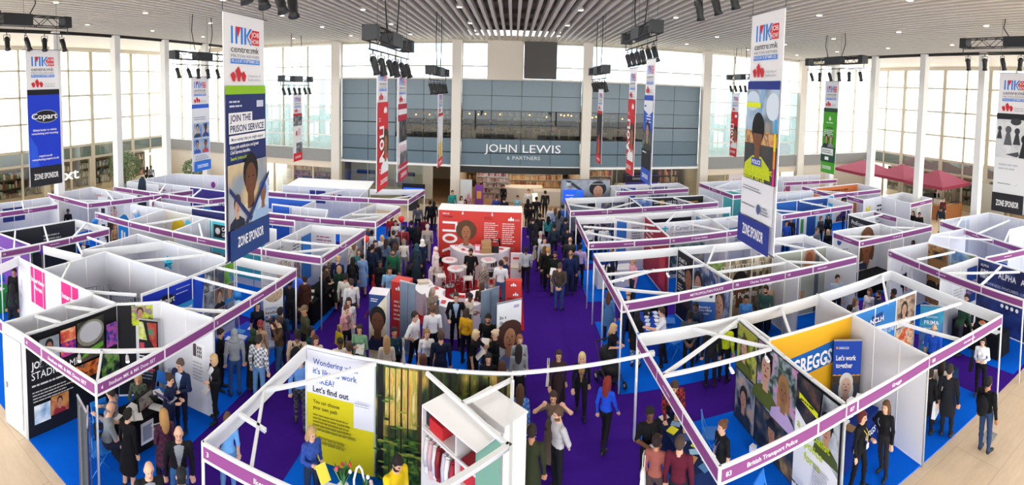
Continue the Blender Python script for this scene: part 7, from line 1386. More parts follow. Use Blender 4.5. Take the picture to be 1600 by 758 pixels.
# ================================================================== the crowd: x|y|facing|sex|pose|hair|hair colour|skin|top|legs|options|label
CROWD = '''
-7.67|6.41|300|m|sit|short|2e2622|l|8d8590|1b1d26|sleeve=l;chk=6a6470|person in a grey check shirt seated writing at the stadium table
-7.39|5.95|151|m|sit|bald|8a7a70|l|7f858c|22253a|sleeve=s|person in a grey tee seated at the near end of the stadium table
-6.66|5.90|188|f|stand|bun|1c1716|l|15151a|15151a|garment=dress bare|person in a black dress standing at the stadium table with hands together
-7.83|7.31|37|f|sit|long|b58a5c|l|55604f|20242c|chk=3a4438|person in an olive check cardigan seated behind the laptop
-6.82|7.31|103|f|hold|bun|3a2a24|l|1a2342|1a2342||person in a navy trouser suit beside the stadium table
-6.89|7.76|2|m|hold|short|5a4a42|l|1a2748|161c34|front=#b9cbe6|person in a navy suit and striped tie holding an open laptop
-6.50|8.53|-23|f|holdwalk|bob|c9a878|l|17181c|15161a|front=#e9e9ec|person in a black and white polo standing by the booth wall edge
-6.14|6.39|244|f|holdwalk|long|b08550|l|5a2440|17171c|garment=coat;chk=3a1a34|person in a burgundy check coat reading a leaflet
-5.51|6.12|42|m|step|bald|7a6a60|l|17181c|3f6ea8|front=#8f949a|person in an open black jacket walking out by the stadium table
-5.34|5.17|56|m|stand|bald|7a6a60|l|1a1b1f|22252c|front=#8a8f96|person in a black jacket at the very bottom left edge
-4.84|5.42|42|m|stand|cap|18181c|l|1b1c22|22252c||person in a black baseball cap at the bottom picture edge
-5.07|7.06|216|f|stand|bun|5a4030|l|6aa6e0|5a86b8|sleeve=s|person in a sky blue tee and jeans behind the foreground booth rail
-7.07|9.57|106|f|hold|bun|241d1a|l|16171c|16171c||person in black with glasses facing the grey hooded visitor
-6.63|9.58|225|m|stand|hijab|8d9095|l|8d9095|2c4a78||person in a raised grey hood seen from behind at the blue table
-6.33|10.01|232|f|stand|hijab|16301f|l|1a1b1e|1c2a20|garment=dress long|person in a dark green headscarf and long black robe with tote bag
-5.95|9.67|182|m|stand|short|2a211c|l|6f7276|5f8ab8|garment=;chk=d8d8dc|person in a black and white check shirt and pale jeans seen from behind
-5.96|10.75|-51|m|raise|short|3a2a20|l|4a3626|33557f||person in a brown jumper raising a camera
-6.18|11.22|189|m|stand|short|1c1816|m|24364e|1c2230||person in a navy jacket close behind the camera holder
-6.40|10.48|201|f|stand|cap|8a2a3a|m|c9a88c|4a4048|garment=coat|person in a beige coat with a red head covering
-7.05|11.40|52|f|stand|long|3a2a20|l|18202e|18202e|sleeve=s|person in a navy polo at the white banner by the left rail
-5.61|11.63|-44|m|stand|cap|6a5a40|m|4a4c34|17181c||person in an olive jumper and flat cap walking down the purple aisle
-5.20|10.35|197|m|step|short|16120f|d|b09a80|22252c|garment=coat|person in a beige hooded coat carrying a black backpack
-5.04|10.83|85|f|stand|bob|16120f|m|1c4a58|1c2a34||person in a teal top near the foreground booth corner
-4.75|10.48|44|f|stand|long|4a2a20|l|d9c4b4|3a3a44||person in a pale top directly behind the foreground booth corner
-4.68|9.45|206|m|walk|short|2a211c|l|5f8ac8|17181d|lchk=4a4c54|person in a denim jacket and dark check trousers walking past the foreground booth
-4.13|10.61|31|f|stand|beanie|1c1a1a|d|d8cfc4|3a3a44||person in a dark beanie and cream top facing the camera
-3.78|10.34|200|m|stand|short|4a3a30|l|17181d|17181d||person in a dark jacket just behind the white poster top
-3.88|11.41|9|f|cross|long|2a1f1a|l|7fae8a|5a4a44|garment=coat|person in a sage green shirt with folded arms
-4.61|12.35|60|f|holdwalk|short|5a3028|l|d59aa0|16171c|front=#7a6a70|person in a pink jacket walking with a yellow bag
-4.73|12.88|20|f|walk|long|2a1c18|l|e6e4e8|d8d8dc|garment=coat|person in a long white coat in the left aisle
-5.02|13.90|220|m|stand|short|3a2c24|l|e6e6e8|3a3c44||person in a white hoodie with a printed back
-5.35|14.24|181|m|stand|short|1c1816|m|d6cfc6|4a4038||person in a cream shirt beside the white hoodie
-4.13|13.51|-63|f|walk|short|1a1513|d|7a2438|1a1a20|garment=coat|person in a maroon parka striding across the left aisle
-4.67|16.04|26|f|stand|short|17120f|d|17171b|1c1c24||person in black with a red gift bag in the left aisle
-4.10|15.28|15|m|stand|short|1a1512|m|7fb0d8|151a2c|sleeve=s|person in a sky blue tee with dark raglan sleeves
-4.45|17.05|15|m|stand|short|1c1715|m|1f5a3c|22252c|beard=#1c1715|person in a bottle green jumper walking down the left aisle
-5.53|16.52|208|f|step|bun|2a1c16|l|7fa0cf|7fa0cf|garment=dress bare|person in a powder blue dress seen from behind
-5.73|16.02|190|f|step|long|1c1614|l|1a1a1f|2a3a58||person in black with a rucksack in the left crowd
-5.89|15.03|201|f|stand|bob|b58a5c|l|1f3a2a|1f3a2a|garment=dress bare|person in a dark green dress facing a booth table
-6.19|15.67|172|m|stand|cap|c2a070|l|1c2a58|1c2030|garment=coat|person in a navy coat and straw hat
-6.61|15.89|123|f|stand|short|5a4030|l|8a7458|2a2624|garment=coat;chk=4a3a28|person in a leopard print coat at the left booth
-6.35|14.84|83|f|hold|bob|2a1c18|l|16161a|16161a||person in black clapping beside the left corner post
-6.62|13.74|216|f|stand|short|2a1c18|l|4a2a22|1c1c22|garment=coat|person in a brown leather jacket at the black table
-6.42|14.39|144|f|lean|long|3a2820|l|1a1a1e|1a1a1e||person in black bending over the black clothed table
-6.85|13.10|198|m|stand|short|15110f|d|1b1c22|1b1c22||person in a black hoodie inside the left corner booth
-6.38|17.88|220|f|stand|long|8a6a48|l|e6ddd0|3a3a44|garment=coat|person in a cream jacket with a shoulder bag near the left booths
-5.80|16.93|19|f|stand|long|5a3a28|l|3a7a80|2a2a34||person in a teal blouse in the left crowd
-6.04|19.38|207|f|stand|short|15110f|d|e2e2e4|17181c|garment=|person in a white blouse and black trousers by the red balloon
-5.36|17.31|167|m|stand|short|1a1512|m|1f2a44|1c2030||person in a dark navy jacket at the edge of the left booths
-5.41|18.83|-14|f|stand|long|c9a878|l|e9e4e0|3f5f94||person in a white top and blue jeans by the left booths
-5.40|17.79|37|m|stand|short|2a211c|l|24262c|22252c||person in charcoal standing behind the white top
-5.71|21.56|-5|m|stand|short|15110f|d|a01f2a|1c1c22||person in a red shirt by the far left corner post
-5.41|21.16|24|f|stand|long|2a1c18|l|e6e2e0|2a2a34||person in a white cardigan by the far left corner post
-5.03|19.32|195|m|step|short|2a211c|l|777b82|3a3c44||person in a grey hoodie with rucksack walking away
-4.61|17.96|184|f|stand|long|4a3020|l|7a8a94|2a3040||person in a grey blue top seen from behind on the left aisle
-4.59|20.97|192|m|stand|short|1a1513|m|1c2438|171a26||person in a dark navy suit seen from behind in the far aisle
-4.21|20.60|202|f|stand|long|1a1513|m|17181d|17181d|garment=coat|person in a long dark coat in the far left aisle
-3.77|20.64|190|m|walk|short|c9c2b8|l|a89f98|a39b92||person in a pale grey suit walking away up the aisle
-4.19|22.25|181|f|stand|short|16120f|d|6a1f2a|1c1c22||person in a dark red top beside the pale grey suit
-4.43|24.95|200|m|stand|short|15110f|m|1b1c22|1b1c22||person in black near the blue far screen
-4.29|25.43|180|f|walk|long|15110f|m|2a2c34|2a2c34||person in charcoal walking away near the store front
-4.93|24.10|192|m|stand|short|2a211c|l|5a6068|2a2c34||person in a grey jacket beside the far left booth
-4.39|18.60|193|f|stand|bob|8a7a6a|l|e6e0d6|8f949c|garment=|person in a cream jacket and grey trousers with a crossbody bag
-3.64|18.79|211|f|stand|hijab|e9e6e2|m|1d2a4a|1d2a4a|garment=dress long|person in a white headscarf and navy robe
-3.76|18.18|172|f|stand|hijab|1f4a54|m|2a3a44|2a3a44|garment=dress long|person in a teal headscarf behind the left pushchair
-2.93|17.98|69|f|stand|hijab|e6c9cc|m|e6d8d8|3a3a44|garment=coat|person in a pale pink headscarf by the red stand
-2.98|18.59|29|f|sit|long|15110f|m|17171b|d8cfc4||person in black seated on a white stool at the red stand
-1.50|17.69|-5|m|behind|short|15110f|m|131316|131316|sleeve=s;beard=#15110f|person in black tee and trousers standing before the curved counter
-0.93|16.58|163|f|stand|short|b5ada4|l|9a9086|7f9cc4|sleeve=s;chk=6a6058|person in a patterned blouse and pale jeans at the round bar tables
-0.30|16.60|171|m|stand|short|2a211c|l|e4e4ea|3f6294|sleeve=s|person in a white tee and jeans seen from behind at the red stand
-0.15|17.23|-60|f|stand|bun|6a4a34|l|1f2c58|22252c|sleeve=s|person in a navy tee facing the white tee visitor
-0.60|20.45|-28|f|chin|short|15110f|d|16181d|16181d||person in dark clothes behind the white curved counter
-1.59|13.73|7|m|arms|short|3a2a22|l|14151a|14151a|front=#a9c4e6|person in a black suit and open pale blue shirt in the central aisle
-2.40|14.20|40|f|phone|long|a39a94|l|8a8072|8a8072|garment=coat|person in a grey patterned dress holding a blue phone
-2.16|12.82|200|m|stand|short|5a4030|l|e9e9ee|15161a|sleeve=s|person in a white uniform shirt with dark epaulettes farther from the grey panel
-2.58|12.33|72|m|hip|short|2a211c|l|e9e9ee|15161a|sleeve=s|person in a white uniform shirt with hand on hip beside the grey panel
-2.11|11.67|20|f|stand|short|8a6a48|l|e9e9ee|15161a|sleeve=s|person in a white uniform blouse nearest the foreground poster
-1.70|11.44|193|m|step|short|4a3626|l|18203a|18203a||person in a navy suit seen from behind near the forest mural
-1.20|12.98|155|f|stand|bob|3a2a22|m|d8a21c|1d1e24||person in a mustard yellow top with a strap across the back
-1.20|13.99|65|f|hold|beanie|1c1c2c|d|cfc6b8|cfc6b8|garment=coat|person in a dark beanie and cream coat at the round counter
-0.88|14.84|173|f|stand|long|5a3a28|l|3a2c26|2a2422|garment=coat|person in a long brown coat beside the right grey panel
-0.55|12.52|-7|m|hold|short|15110f|m|141416|2a3a58|beard=#15110f|person in a black sweatshirt reading papers by the right grey panel
-0.90|11.87|74|f|reach|bob|d0b890|l|16161a|16161a|sleeve=s;garment=dress long|person in a long black dress gesturing with one arm
-0.33|11.89|-68|f|hold|bun|c9b498|l|17181c|17181c||person in a black gilet and white sleeves holding papers
-0.45|10.78|2|f|stand|long|1a1513|l|1a1a1f|2a2a34||person in a white face mask behind the forest mural top
-0.11|10.49|191|f|stand|long|4a2a1c|l|3a2a24|2a2a34||person in a dark brown jacket just over the forest mural top at right
-3.04|11.08|200|f|hold|long|a8845a|l|d8ccbc|3a3a44|garment=coat|person in a pale beige jacket beside the cube poster
-2.96|11.55|24|f|stand|short|15110f|m|1c3a4a|17181d||person in a dark teal top carrying a white tote bag
-1.98|10.50|191|f|stand|bob|5a3424|l|3a2c26|22252c||person in a brown jacket just showing over the poster by the uniform blouse
0.31|11.67|8|f|stand|bob|8a5a38|l|a0a4aa|3a3c44|garment=coat|person in a grey jacket beside the curly hair poster
0.28|11.19|179|f|phone|long|1c1614|l|8a8d92|16161a|garment=dress bare;skirt=#16161a|person in black dungarees over a grey top holding a phone
0.65|18.18|178|m|walk|short|15110f|d|a9acb2|15161a||person in a pale grey jacket walking beside the red stand
1.35|20.13|-24|m|hold|short|a8a29c|l|22242c|22242c|front=#e0e0e4|person in a dark suit and white shirt carrying a cream bag
1.47|19.33|6|m|stand|short|2a211c|l|b9bcc2|3a3c44||person in a pale grey top in the right aisle crowd
1.42|18.52|176|f|stand|long|5a4028|l|3a3a28|2a2a24|garment=coat|person in a dark olive coat walking in the right aisle
1.53|18.08|170|m|stand|short|b58a50|l|141416|141416||person in black top and trousers seen from behind in the right aisle
1.77|17.61|-16|m|holdwalk|short|15110f|m|16201c|cfc0b4|beard=#15110f|person in a dark jumper and pale trousers facing the camera
1.83|16.41|164|m|behind|short|4a3a30|l|4a4034|2f527c||person in a brown jacket and jeans walking alone on the purple aisle
2.38|17.67|177|m|stand|bald|5a4a40|m|1c2a54|1c2a54||person in a blue suit seen from behind
2.86|18.40|166|m|stand|short|1a1512|m|b9a3d4|17181c||person in a lilac shirt and black trousers by the right booths
2.53|18.06|152|m|stand|short|15110f|m|22303c|22252c||person in dark blue just left of the lilac shirt
2.56|19.32|172|m|stand|bald|6a5a50|l|3a3e42|2a2c30||person in a charcoal jumper in the right aisle
1.91|23.03|175|f|walk|long|15110f|m|2f8f92|17181d||person in a teal top walking away with a white bag
1.50|23.22|176|m|walk|short|15110f|m|22242a|22242a||person in black with a large dark backpack in the far right aisle
1.11|22.49|172|m|walk|short|2a211c|l|1f2430|24344e||person in a dark jacket walking away beside the red stand
2.58|24.16|174|f|step|long|2a1c18|l|6a6c72|2a2a32|garment=coat|person in a grey coat queueing on the right aisle
2.42|24.70|174|f|stand|long|6a4428|l|9ab6dc|3f5f94||person in a pale blue top near the pilot screen
2.18|25.10|175|f|stand|bob|b58a5c|l|e9e9ec|3a3c44||person in a white top near the pilot screen
2.83|24.91|184|m|stand|short|2a211c|l|2f6fd0|22252c||person in a bright blue tee near the pilot screen
2.72|22.41|178|m|stand|short|15110f|m|22304c|1c2030||person in a navy jacket with rucksack by the right booth post
2.65|21.00|173|m|stand|short|15110f|m|2a2e38|1c2030||person in dark grey waiting at the right booth post
2.14|28.67|176|m|walk|short|2a211c|l|2f332c|22252c||person in a dark green jacket walking into the store
1.49|26.90|167|m|walk|short|15110f|m|22262e|4a5a4a||person in black and olive walking into the store
1.09|25.19|178|m|stand|short|15110f|m|1c1d22|3a3428||person in a black jacket at the store threshold
1.00|26.69|178|f|stand|long|15110f|m|1f2028|1c1d24|garment=coat|person in a long black coat at the store threshold
1.11|28.98|-2|m|stand|short|5a4030|l|e6e2dc|e0d4c8||person in a cream outfit at the white store counter
0.41|27.62|-1|f|stand|short|2a211c|l|9ac4d4|9ac4d4||person in a pale aqua tunic inside the store entrance
4.62|16.60|-76|m|stand|short|b58a60|l|d795a4|2a3448||person in a pink shirt inside the police booth
3.75|13.93|170|m|stand|bald|5a4a40|l|1c2744|2a3a5c||person in a navy top entering the police booth
3.70|12.69|154|f|stand|hijab|16171b|m|1b1c20|c9c9cc|garment=coat;lchk=3a3a40|person in a black hooded coat with patterned trousers
4.48|12.56|-100|m|reach|short|3a2a22|l|e9e9ee|16171c|sleeve=s|person in a white police shirt leaning to the leaflet table
2.87|12.11|47|f|hold|long|c2a070|l|16161a|16161a|sleeve=s|person in a printed black tee pushing a pram
3.18|14.17|147|f|stand|long|5a3426|l|4a78ac|2a2422|garment=coat|person in a denim jacket between the booth posts
5.49|12.59|-44|m|cross|short|1a1614|d|22304c|1c2030|beard=#4a4440|person in a navy fleece with folded arms inside the police booth
5.12|12.10|157|m|behind|short|15110f|d|3f4650|17181c||person in a slate jacket seen from behind in the police booth
5.87|11.32|133|m|stand|cap|16171c|l|c9dc1f|17181c||person in a yellow hi vis jacket behind the white beam
5.42|11.23|164|m|stand|cap|16171c|l|1b1d22|1b1d22||person in black police kit beside the hi vis jacket
7.30|12.73|-30|f|stand|bun|15110f|m|4a8fd8|22252c|sleeve=s|person in a bright blue blouse at the shirt booth
8.14|12.90|-52|m|stand|short|2a211c|l|3a5a56|22252c|beard=#2a211c|person in a teal grey shirt at the right of the shirt booth
1.26|11.01|-7|f|walk|long|3a2620|l|3a2a2e|1c1a1e|garment=dress|person in a dark floral dress with a white tote on the purple aisle
1.82|10.88|-10|f|walk|long|d0b482|l|17171b|17171b|front=#8a6a48|person in a black jacket and patterned top walking on the purple aisle
0.99|9.42|-6|f|raise|long|3a261e|l|6a5a4c|4a3630|garment=dress long;sleeve=s|person lifting both hands to their glasses
1.03|8.77|-67|m|behind|short|5a4434|l|b9b6b8|17181d|beard=#6a4a34|person in a pale grey shirt with hands behind
0.49|8.30|167|m|holdwalk|short|2a201a|m|2f3420|22252c|garment=coat|person in an olive parka seen from behind holding a paper
0.29|9.62|178|f|stand|long|4a3020|l|2f62b0|15161a|chk=6a9ad8|person in a blue floral top at the foreground booth post
2.22|9.81|137|f|walk|long|7a2420|l|1f4fd0|141418||person in a royal blue blouse and black trousers walking alone
2.82|8.50|2|m|hold|short|15110f|d|131417|131417|sleeve=s;lanyard=#1c1c22|person in a black polo beside the transport police table
2.76|7.88|151|f|stand|bun|2a1a18|m|94544a|4a3a3a||person in a rust top with a white tote bag
3.11|7.58|148|m|stand|short|4a3a30|l|5a1a2c|22252c||person in a maroon hoodie at the transport police table
3.70|9.62|-11|m|lean|short|4a3424|l|a01f22|17181c|lanyard=#3a2a6a;chk=2a1214|person in a red check shirt leaning over the transport police table
4.10|7.84|-78|f|stand|bun|6a4630|l|15161a|15161a|sleeve=s;lanyard=#2a4a8a|person in a black polo and lanyard behind the transport police table
6.69|6.67|15|f|holdwalk|bob|5a1f1c|l|141417|141417|lanyard=#d8c040|person in black with a yellow emblem before the bakery table
7.30|6.57|-78|f|hip|long|5a3a24|l|141417|232326||person in a black sweater with hand on hip and white trainers
9.48|6.73|115|f|stand|long|2a1a16|l|e4d8c8|17181c||person in a cream top leaning at the cruise booth
9.25|6.32|109|m|stand|short|2a211c|l|1c1e24|1c1e24|garment=coat|person in a long dark coat holding a white carrier bag
9.01|6.73|107|f|stand|bob|2a1a16|l|17171b|17171b||person in black at the left of the cruise booth table
11.15|6.56|-70|f|hold|long|241a18|l|e6e6ea|141417||person in a white jacket with a black handbag reading a leaflet
9.41|5.32|89|m|stand|short|15110f|m|141417|2a4064|beard=#15110f|person in a black jumper and jeans with a black backpack on the stone floor
10.62|7.88|107|m|stand|bald|6a5040|l|1f4fb8|22252c|sleeve=s|person in a bright blue polo before the cruise photo wall
12.51|8.30|74|m|lean|short|2a211c|l|1c3a2c|22252c||person in a dark green cardigan leaning over the black table
13.12|8.44|-77|m|stand|short|2a1c16|l|20242c|20242c||person with dark jacket behind the black table of the deep navy booth
11.22|11.16|-75|f|stand|long|5a3a28|l|e6e2e4|3a3c44|sleeve=s|person in a white blouse behind the yellow wall
11.17|10.65|-106|m|stand|short|1a1614|m|22304c|22304c|beard=#1a1614|person in a navy shirt behind the sky blue wall
10.30|10.86|17|f|stand|long|7a5a40|l|a8a8ac|3a3c44||person in a grey top behind the yellow wall
9.62|10.39|107|m|stand|short|15110f|m|2a2c34|22252c||person in dark grey just over the white divider
10.91|12.51|-21|m|stand|short|2a1c16|l|a8b8cc|22252c||person in a pale blue shirt in the cross aisle behind the white beam
11.65|10.42|-118|m|stand|short|15110f|d|17181c|17181c||person in black behind the sky blue wall corner
13.62|11.89|-29|m|stand|short|15110f|m|16171b|16171b||person in black at the left of the deep navy booth aisle
14.10|11.94|-90|m|stand|short|2a211c|l|e9e9ec|3a3c44||person in a white shirt at the left of the deep navy booth aisle
21.03|18.77|-28|m|stand|bald|8a7a70|l|1b1c22|1b1c22||person in black beside the grey far right booth
21.48|18.02|-80|f|stand|long|3a1f18|l|141417|141417||person in a black top with hands raised beside the kiosk column
21.16|17.26|-31|m|stand|short|15110f|m|141417|141417||person in black just right of the kiosk column
23.67|17.55|117|m|walk|short|15110f|m|1f2a3a|c9bca8||person in a navy jacket and pale trousers walking past the kiosk
26.23|19.32|-54|f|stand|short|6a5a50|l|5a1f2c|2a2a30||person in a maroon top at the kiosk counter
28.14|21.44|137|m|stand|short|15110f|m|1f242c|1f242c||person with a dark rucksack standing under the kiosk parasol
27.29|21.05|-52|m|sit|short|4a4a50|l|2f6fc0|22252c||person in blue seated at the kiosk
25.46|20.85|-51|m|stand|short|15110f|m|22242a|22242a||person in dark clothes at the left end of the kiosk
18.20|14.39|128|f|stand|long|15110f|d|17181c|17181c||person in black inside the low white booths right of the printed figure
16.80|13.99|-70|f|stand|bob|15110f|d|1b1c22|1b1c22||person in black with glasses beside the turquoise wall
22.55|14.07|122|m|stand|short|2a211c|l|e2dcd2|1b1c22||person in a cream shirt inside the plain far right booth
15.92|19.91|1|f|stand|bob|8a2a1c|l|3a3c42|1b1c22||person in charcoal beside the swoosh wall booth
16.58|20.06|-50|f|stand|long|2a1c16|m|17181c|17181c|garment=dress long|person in a long black dress beside the swoosh wall booth
14.06|17.84|22|m|stand|short|6a5a4a|l|7a8088|2a2c34||person in a grey jumper in the swoosh wall booth
14.58|17.62|-60|f|stand|long|d0b890|l|15161a|15161a||person in a black tee in front of the swoosh wall booth
13.40|19.58|-14|m|stand|short|15110f|m|2a4fb0|1b2030||person in a blue jacket left of the swoosh wall
14.06|20.14|-55|m|stand|short|15110f|m|1b1d24|1b2030||person in black left of the swoosh wall
13.69|20.75|-3|f|stand|long|15110f|m|22242c|1b2030||person in charcoal at the police banner foot
18.97|21.38|158|m|stand|short|15110f|d|4a2a6a|22252c||person in a purple top at the edge of the swoosh wall booth
3.74|21.27|30|m|stand|short|15110f|m|e9e9ec|22252c||person in a white shirt in the third row booth
4.15|21.50|-31|f|stand|bob|2a1c16|l|1f2a44|22252c||person in a navy top in the third row booth
5.34|20.61|-25|m|stand|short|2a1c16|l|eeeef0|2a2c34|beard=#2a1c16|person in a bright white shirt in the third row booth
5.46|21.45|136|m|stand|short|15110f|m|15161a|15161a||person in black before the red side wall
6.05|21.77|144|f|stand|bob|3a2a20|l|8a3a3a|2a2c34||person in a dark red print top before the red side wall
5.56|20.17|155|m|stand|short|15110f|d|1c2a4a|22252c||person in navy beside the bright white shirt
4.08|17.99|-43|m|stand|short|15110f|m|1f2c4c|22252c|lanyard=#3a6ad0|person in a navy jumper with a blue lanyard in the second row aisle
6.14|20.81|24|m|stand|short|15110f|m|3a2f4a|22252c||person in plum beside the red side wall
-11.51|12.80|32|m|hold|short|1a1512|m|3a3c38|22252c||person in a dark olive jacket beside the star balloon
-10.91|13.02|220|m|stand|short|2a1c16|l|1f2a40|1c2030||person in a navy tee seen from behind in the white left booth
-10.47|13.00|-1|m|stand|short|15110f|m|1b1c22|22252c||person in black at the orange table of the left booth
-11.64|13.28|231|m|stand|short|15110f|d|141417|141417||person in a black suit behind the olive jacket
-14.23|17.73|29|f|stand|bob|2a1c16|l|3a3f52|2a2c34||person in slate before the navy left wall
-13.68|17.84|17|f|stand|long|4a3020|l|e2dcd8|2a2c34||person in a pale top before the navy left wall
-13.50|6.99|233|f|stand|long|15110f|m|26282c|1b1c22||person in charcoal at the green table of the left edge booth
-14.39|7.58|42|m|stand|short|15110f|m|17181c|17181c||person in black behind the green table of the left edge booth
-14.21|9.82|235|m|stand|short|b5ada4|l|e2e2e6|3a3c44||person in a white shirt seen from behind behind the interview room
-15.59|11.59|33|m|stand|short|3a2a20|l|1c2030|1c2030|front=#d8dce4|person in a navy suit behind the black wall on the left
-20.37|14.13|65|f|stand|short|15110f|d|17181c|17181c||person in black by the parked car
-17.13|14.31|230|f|stand|long|2a1c16|l|2a3a4c|22252c||person in dark teal by the blue flag
-17.37|14.73|210|f|stand|long|5a2a20|l|a01f2a|22252c||person in a red top by the blue flag
-23.13|13.14|70|m|stand|short|2a1c16|l|e2e2e6|22252c||person in a white top in the far left booth
-16.51|14.15|79|f|stand|long|8a5a38|l|b58a60|3a3028||person in a tan coat left of the blue flag
-3.57|27.95|27|m|stand|short|3a2a20|l|2f9a94|2a5a84|far=1|person in a turquoise hoodie at the store front
-2.91|27.00|36|f|stand|long|2a1c16|l|e9e2dc|3a3c44|far=1|person in a white top beside the store display
-2.57|27.74|-15|f|stand|hijab|c98a9a|m|b9848c|b9848c|far=1;garment=dress long|person in dusty pink behind the red stand
-0.84|27.17|172|m|walk|short|3a2a20|l|3f4a94|22252c|far=1|person in a violet blue top with a rucksack in the store entrance
-0.38|26.57|181|m|stand|short|2a1c16|l|1f2530|22252c|far=1|person in a dark jacket in the store entrance
-0.50|30.73|1|f|stand|bun|15110f|m|15161a|15161a|far=1|person in black serving behind the curved store counter
-2.59|26.09|-24|f|stand|long|15110f|m|1c2a1f|1c2a1f|far=1|person in dark green beside the store display
7.08|29.54|-3|f|stand|bob|15110f|m|141417|141417|far=1|person in black before the right shop window
-26.53|26.75|45|m|stand|short|15110f|d|8a8f96|22252c|far=1|person in grey at the lit left shop door
-27.04|26.81|225|f|stand|long|15110f|m|5a3a2a|22252c|far=1|person in brown inside the lit left shop door
-17.45|29.48|211|m|stand|short|15110f|m|141417|141417|far=1|person in black at the far left cream shop
-3.50|7.54|55|f|hold|long|b99a6a|l|1f3f8a|1c2a44|chk=2a4a9a|person in a blue striped top holding a leaflet in the foreground booth
-1.86|7.34|54|m|chin|short|1f1a18|l|e2c21a|22252c|sleeve=s;beard=#1f1a18|person in a yellow tee touching their chin before the forest mural
-6.34|19.77|48|m|stand|short|15110f|m|3a4a68|22252c||person in a slate blue jumper deep in the left corner booth
-5.12|18.43|176|f|stand|long|3a2620|l|6a7f9c|2a3040||person in a denim blue jacket between the left booths and red stand
-4.80|20.17|193|m|stand|short|2a211c|l|8a2f34|2a2c34||person in a brick red jumper near the red balloon
-3.36|22.21|189|f|stand|bob|2a1c16|l|b8a890|3a3028|garment=coat|person in a beige raincoat left of the red stand wall
2.05|21.32|180|m|stand|short|15110f|m|2f3a4a|22252c||person in a slate jacket in the middle of the right aisle
1.22|21.47|172|f|stand|long|15110f|d|3a3038|22222a||person in a plum top beside the red stand side wall
3.16|21.47|182|f|stand|long|3a2620|l|14151a|14151a||person in black close to the third row booth corner
4.38|21.10|8|m|stand|short|15110f|m|d8dade|2a2c34||person in a pale shirt at the middle of the third row booth
5.16|22.10|147|f|stand|long|2a1c16|l|2a3f7a|22252c||person in a cobalt top at the back of the third row booth
4.55|24.65|0|m|stand|short|15110f|m|22304c|22252c||person in navy inside the fourth row booth
5.44|25.33|148|f|stand|bob|2a1c16|l|3a6ab0|22252c||person in mid blue inside the fourth row booth
'''
PEOPLE = {}
for row in CROWD.strip().splitlines():
    x, y, rz, sex, pose, hair, hc, sk, top, legs, op, lab = row.split('|'); x, y, rz = float(x), float(y), float(rz)
    o = {k: v for k, v in (kv.split('=') for kv in op.split(';') if kv) if v}
    if 'far' in o: o['far'] = True
    PEOPLE[lab] = (person(x, y, rz, lab, sex, pose, hair, '#' + hc, sk, '#' + top, '#' + legs, z=.024 if y < 27 else 0, **o), rz, x, y)
# ================================================================== what people carry
def who(k):
    for l, v in PEOPLE.items():
        if k in l: return v[0][1], v[1]
    raise KeyError(k)
def B_(k, *a, **kw): at, rz = who(k); return tote(a[0], at, rz, *a[1:], **kw)
B_('white face mask' if False else 'dark teal top carrying', 'white cotton tote bag on the dark teal top shoulder', '#ecebec', side=.24, z=.75)
B_('dark floral dress', 'white tote bag with red print on the purple aisle', '#efe9e6', mark='#d85a5a', side=-.26, z=.8)
B_('rust top', 'white tote bag over the rust top shoulder', '#f0eff2', side=.22, z=.7, mark='#b9b4c8')
B_('dark green headscarf', 'cream tote bag beside the long black robe', '#e6d8c4', side=-.3, z=.6)
B_('white carrier bag', 'white carrier bag with red handles at the cruise booth', '#e6e8ec', side=.3, z=.45, strap='#d8323a', h=.42)
B_('yellow bag', 'yellow carrier bag beside the pink jacket', '#e8d02a', side=-.27, z=.55, strap='#e8d02a')
B_('red gift bag', 'red gift bag in the left aisle', '#d0242c', side=-.26, z=.6, strap='#d0242c', h=.3, w=.24)
B_('teal top walking away', 'white shoulder bag on the walking teal top', '#e9e9ec', side=.25, z=.8)
B_('carrying a cream bag', 'cream paper bag held by the dark suit', '#e4d8bc', side=-.27, z=.5)
B_('black handbag', 'black leather handbag at the white jacket elbow', '#17171b', side=-.3, z=.72, strap='#17171b', h=.28, w=.34)
B_('crossbody bag', 'small tan crossbody bag on the cream jacket', '#b89a78', side=.22, z=.85, strap='#8a6a4a', h=.2, w=.22)
for k, l, c in (('beige hooded coat', 'black backpack with yellow zip on the beige hooded coat', '#17181c'), ('black jumper and jeans', 'black backpack worn on the stone floor at right', '#141417'), ('with a rucksack in the left crowd', 'black rucksack in the left crowd', '#1c1d22'), ('grey hoodie with rucksack', 'dark grey rucksack on the grey hoodie', '#2c2f36'), ('large dark backpack', 'large dark backpack in the far right aisle', '#1f2228'), ('navy jacket with rucksack', 'navy rucksack by the right booth post', '#22304c'), ('dark rucksack standing', 'dark rucksack under the kiosk parasol', '#22252c')):
    at, rz = who(k); backpack(l, at, rz, c)
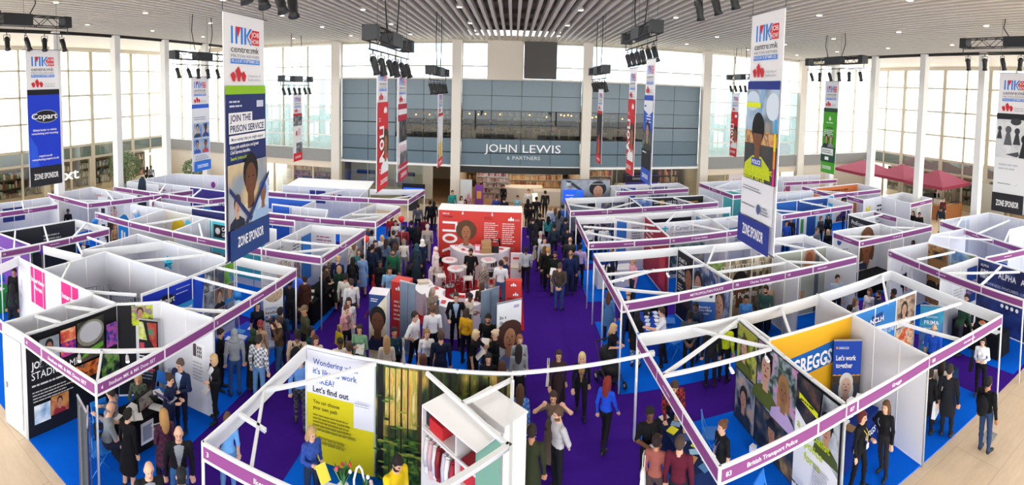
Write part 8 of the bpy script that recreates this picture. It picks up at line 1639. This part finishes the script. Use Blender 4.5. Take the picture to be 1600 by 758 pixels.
for k, l, v, c in (('burgundy check coat', 'printed leaflet held by the burgundy check coat', (0, -.42, 1.12), '#e9dcdc'), ('olive parka', 'white sheet held up beside the olive parka', (.1, -.42, 1.18), '#f2f4f6'), ('black and white polo', 'white sheet held by the black and white polo', (-.25, -.08, .72), '#f0f0f2'), ('black sweatshirt reading', 'white papers held by the black sweatshirt', (0, -.42, 1.12), '#f0eeec'), ('black gilet', 'papers held by the black gilet', (0, -.42, 1.1), '#eceae6'), ('black suit and open', 'closed black folder under the black suit arm', (.36, -.12, .98), '#1a1b20'), ('reading a leaflet', 'leaflet read by the white jacket visitor', (0, -.4, 1.12), '#cfe0d8'), ('blue striped top', 'yellow and white leaflet held by the blue striped top', (0, -.42, 1.08), '#e6d84a'), ('sage green shirt', 'white badge card on the sage green shirt', (.05, -.2, 1.15), '#e9ecea'), ('dark jumper and pale', 'folded white paper held by the dark jumper', (.0, -.42, 1.1), '#e6e6ea'), ('pale beige jacket', 'white sheet held by the pale beige jacket', (0, -.42, 1.12), '#f2f2f2')):
    at, rz = who(k); sheet(l, at, rz, v, c)
at, rz = who('open laptop'); p = at((0, -.46, 1.06)); t = thing('laptop', 'open laptop held in the hands of the navy suit', 'laptop', p, math.radians(rz)); box('base', t, (0, 0, 0), (.36, .25, .02), '#c9ccd2'); box('screen', t, (0, -.16, .09), (.36, .015, .24), '#4a3f6a', 0, (.6, 0, 0))
at, rz = who('holding a blue phone'); p = at((-.02, -.4, 1.38)); tag(box('phone', None, p, (.075, .012, .15), '#2a4a8a', math.radians(rz)), 'blue phone held by the grey patterned dress', 'phone')
at, rz = who('black dungarees'); p = at((-.02, -.4, 1.38)); tag(box('phone', None, p, (.075, .012, .15), '#e6e6ea', math.radians(rz)), 'white phone held by the black dungarees', 'phone')
at, rz = who('raising a camera'); p = at((0, -.22, 1.62)); t = thing('camera', 'black camera held to the eye by the brown jumper', 'camera', p, math.radians(rz)); box('body', t, (0, 0, 0), (.14, .07, .1), '#17171a'); b = MB(); b.tube([(0, -.03, 0), (0, -.14, 0)], .035, '#1c1c20', 10); b.build('lens', t)
# diners in the upper restaurant, small behind the glass
for i, (x, y, sx, top) in enumerate([(-7.25, 32.2, 'f', '#2a3a5a'), (-4.25, 32.6, 'm', '#1f3a6a'), (-3.05, 32.2, 'f', '#5a2a2a'), (-1.45, 32.6, 'm', '#3f7ab0'), (-.15, 32.6, 'm', '#1c2a4a'), (1.35, 32.6, 'm', '#26344e'), (2.65, 32.6, 'f', '#5a5a4a'), (2.95, 32.2, 'f', '#e08a80'), (5.25, 32.6, 'f', '#3a3f44'), (6.55, 32.6, 'm', '#4a4e54'), (8.25, 32.2, 'f', '#2a6a70')]):
    person(x, y, 90 if i % 2 == 0 else -90, 'person in a %s top dining in the upper restaurant, %s from the left' % (['navy', 'blue', 'dark red', 'sky blue', 'dark navy', 'slate blue', 'olive', 'salmon', 'charcoal', 'grey', 'teal'][i], ['first', 'second', 'third', 'fourth', 'fifth', 'sixth', 'seventh', 'eighth', 'ninth', 'tenth', 'last'][i]), sx, 'sit', 'short', '#2a211c', 'lmt'[i % 3], top, z=4.58, far=True)
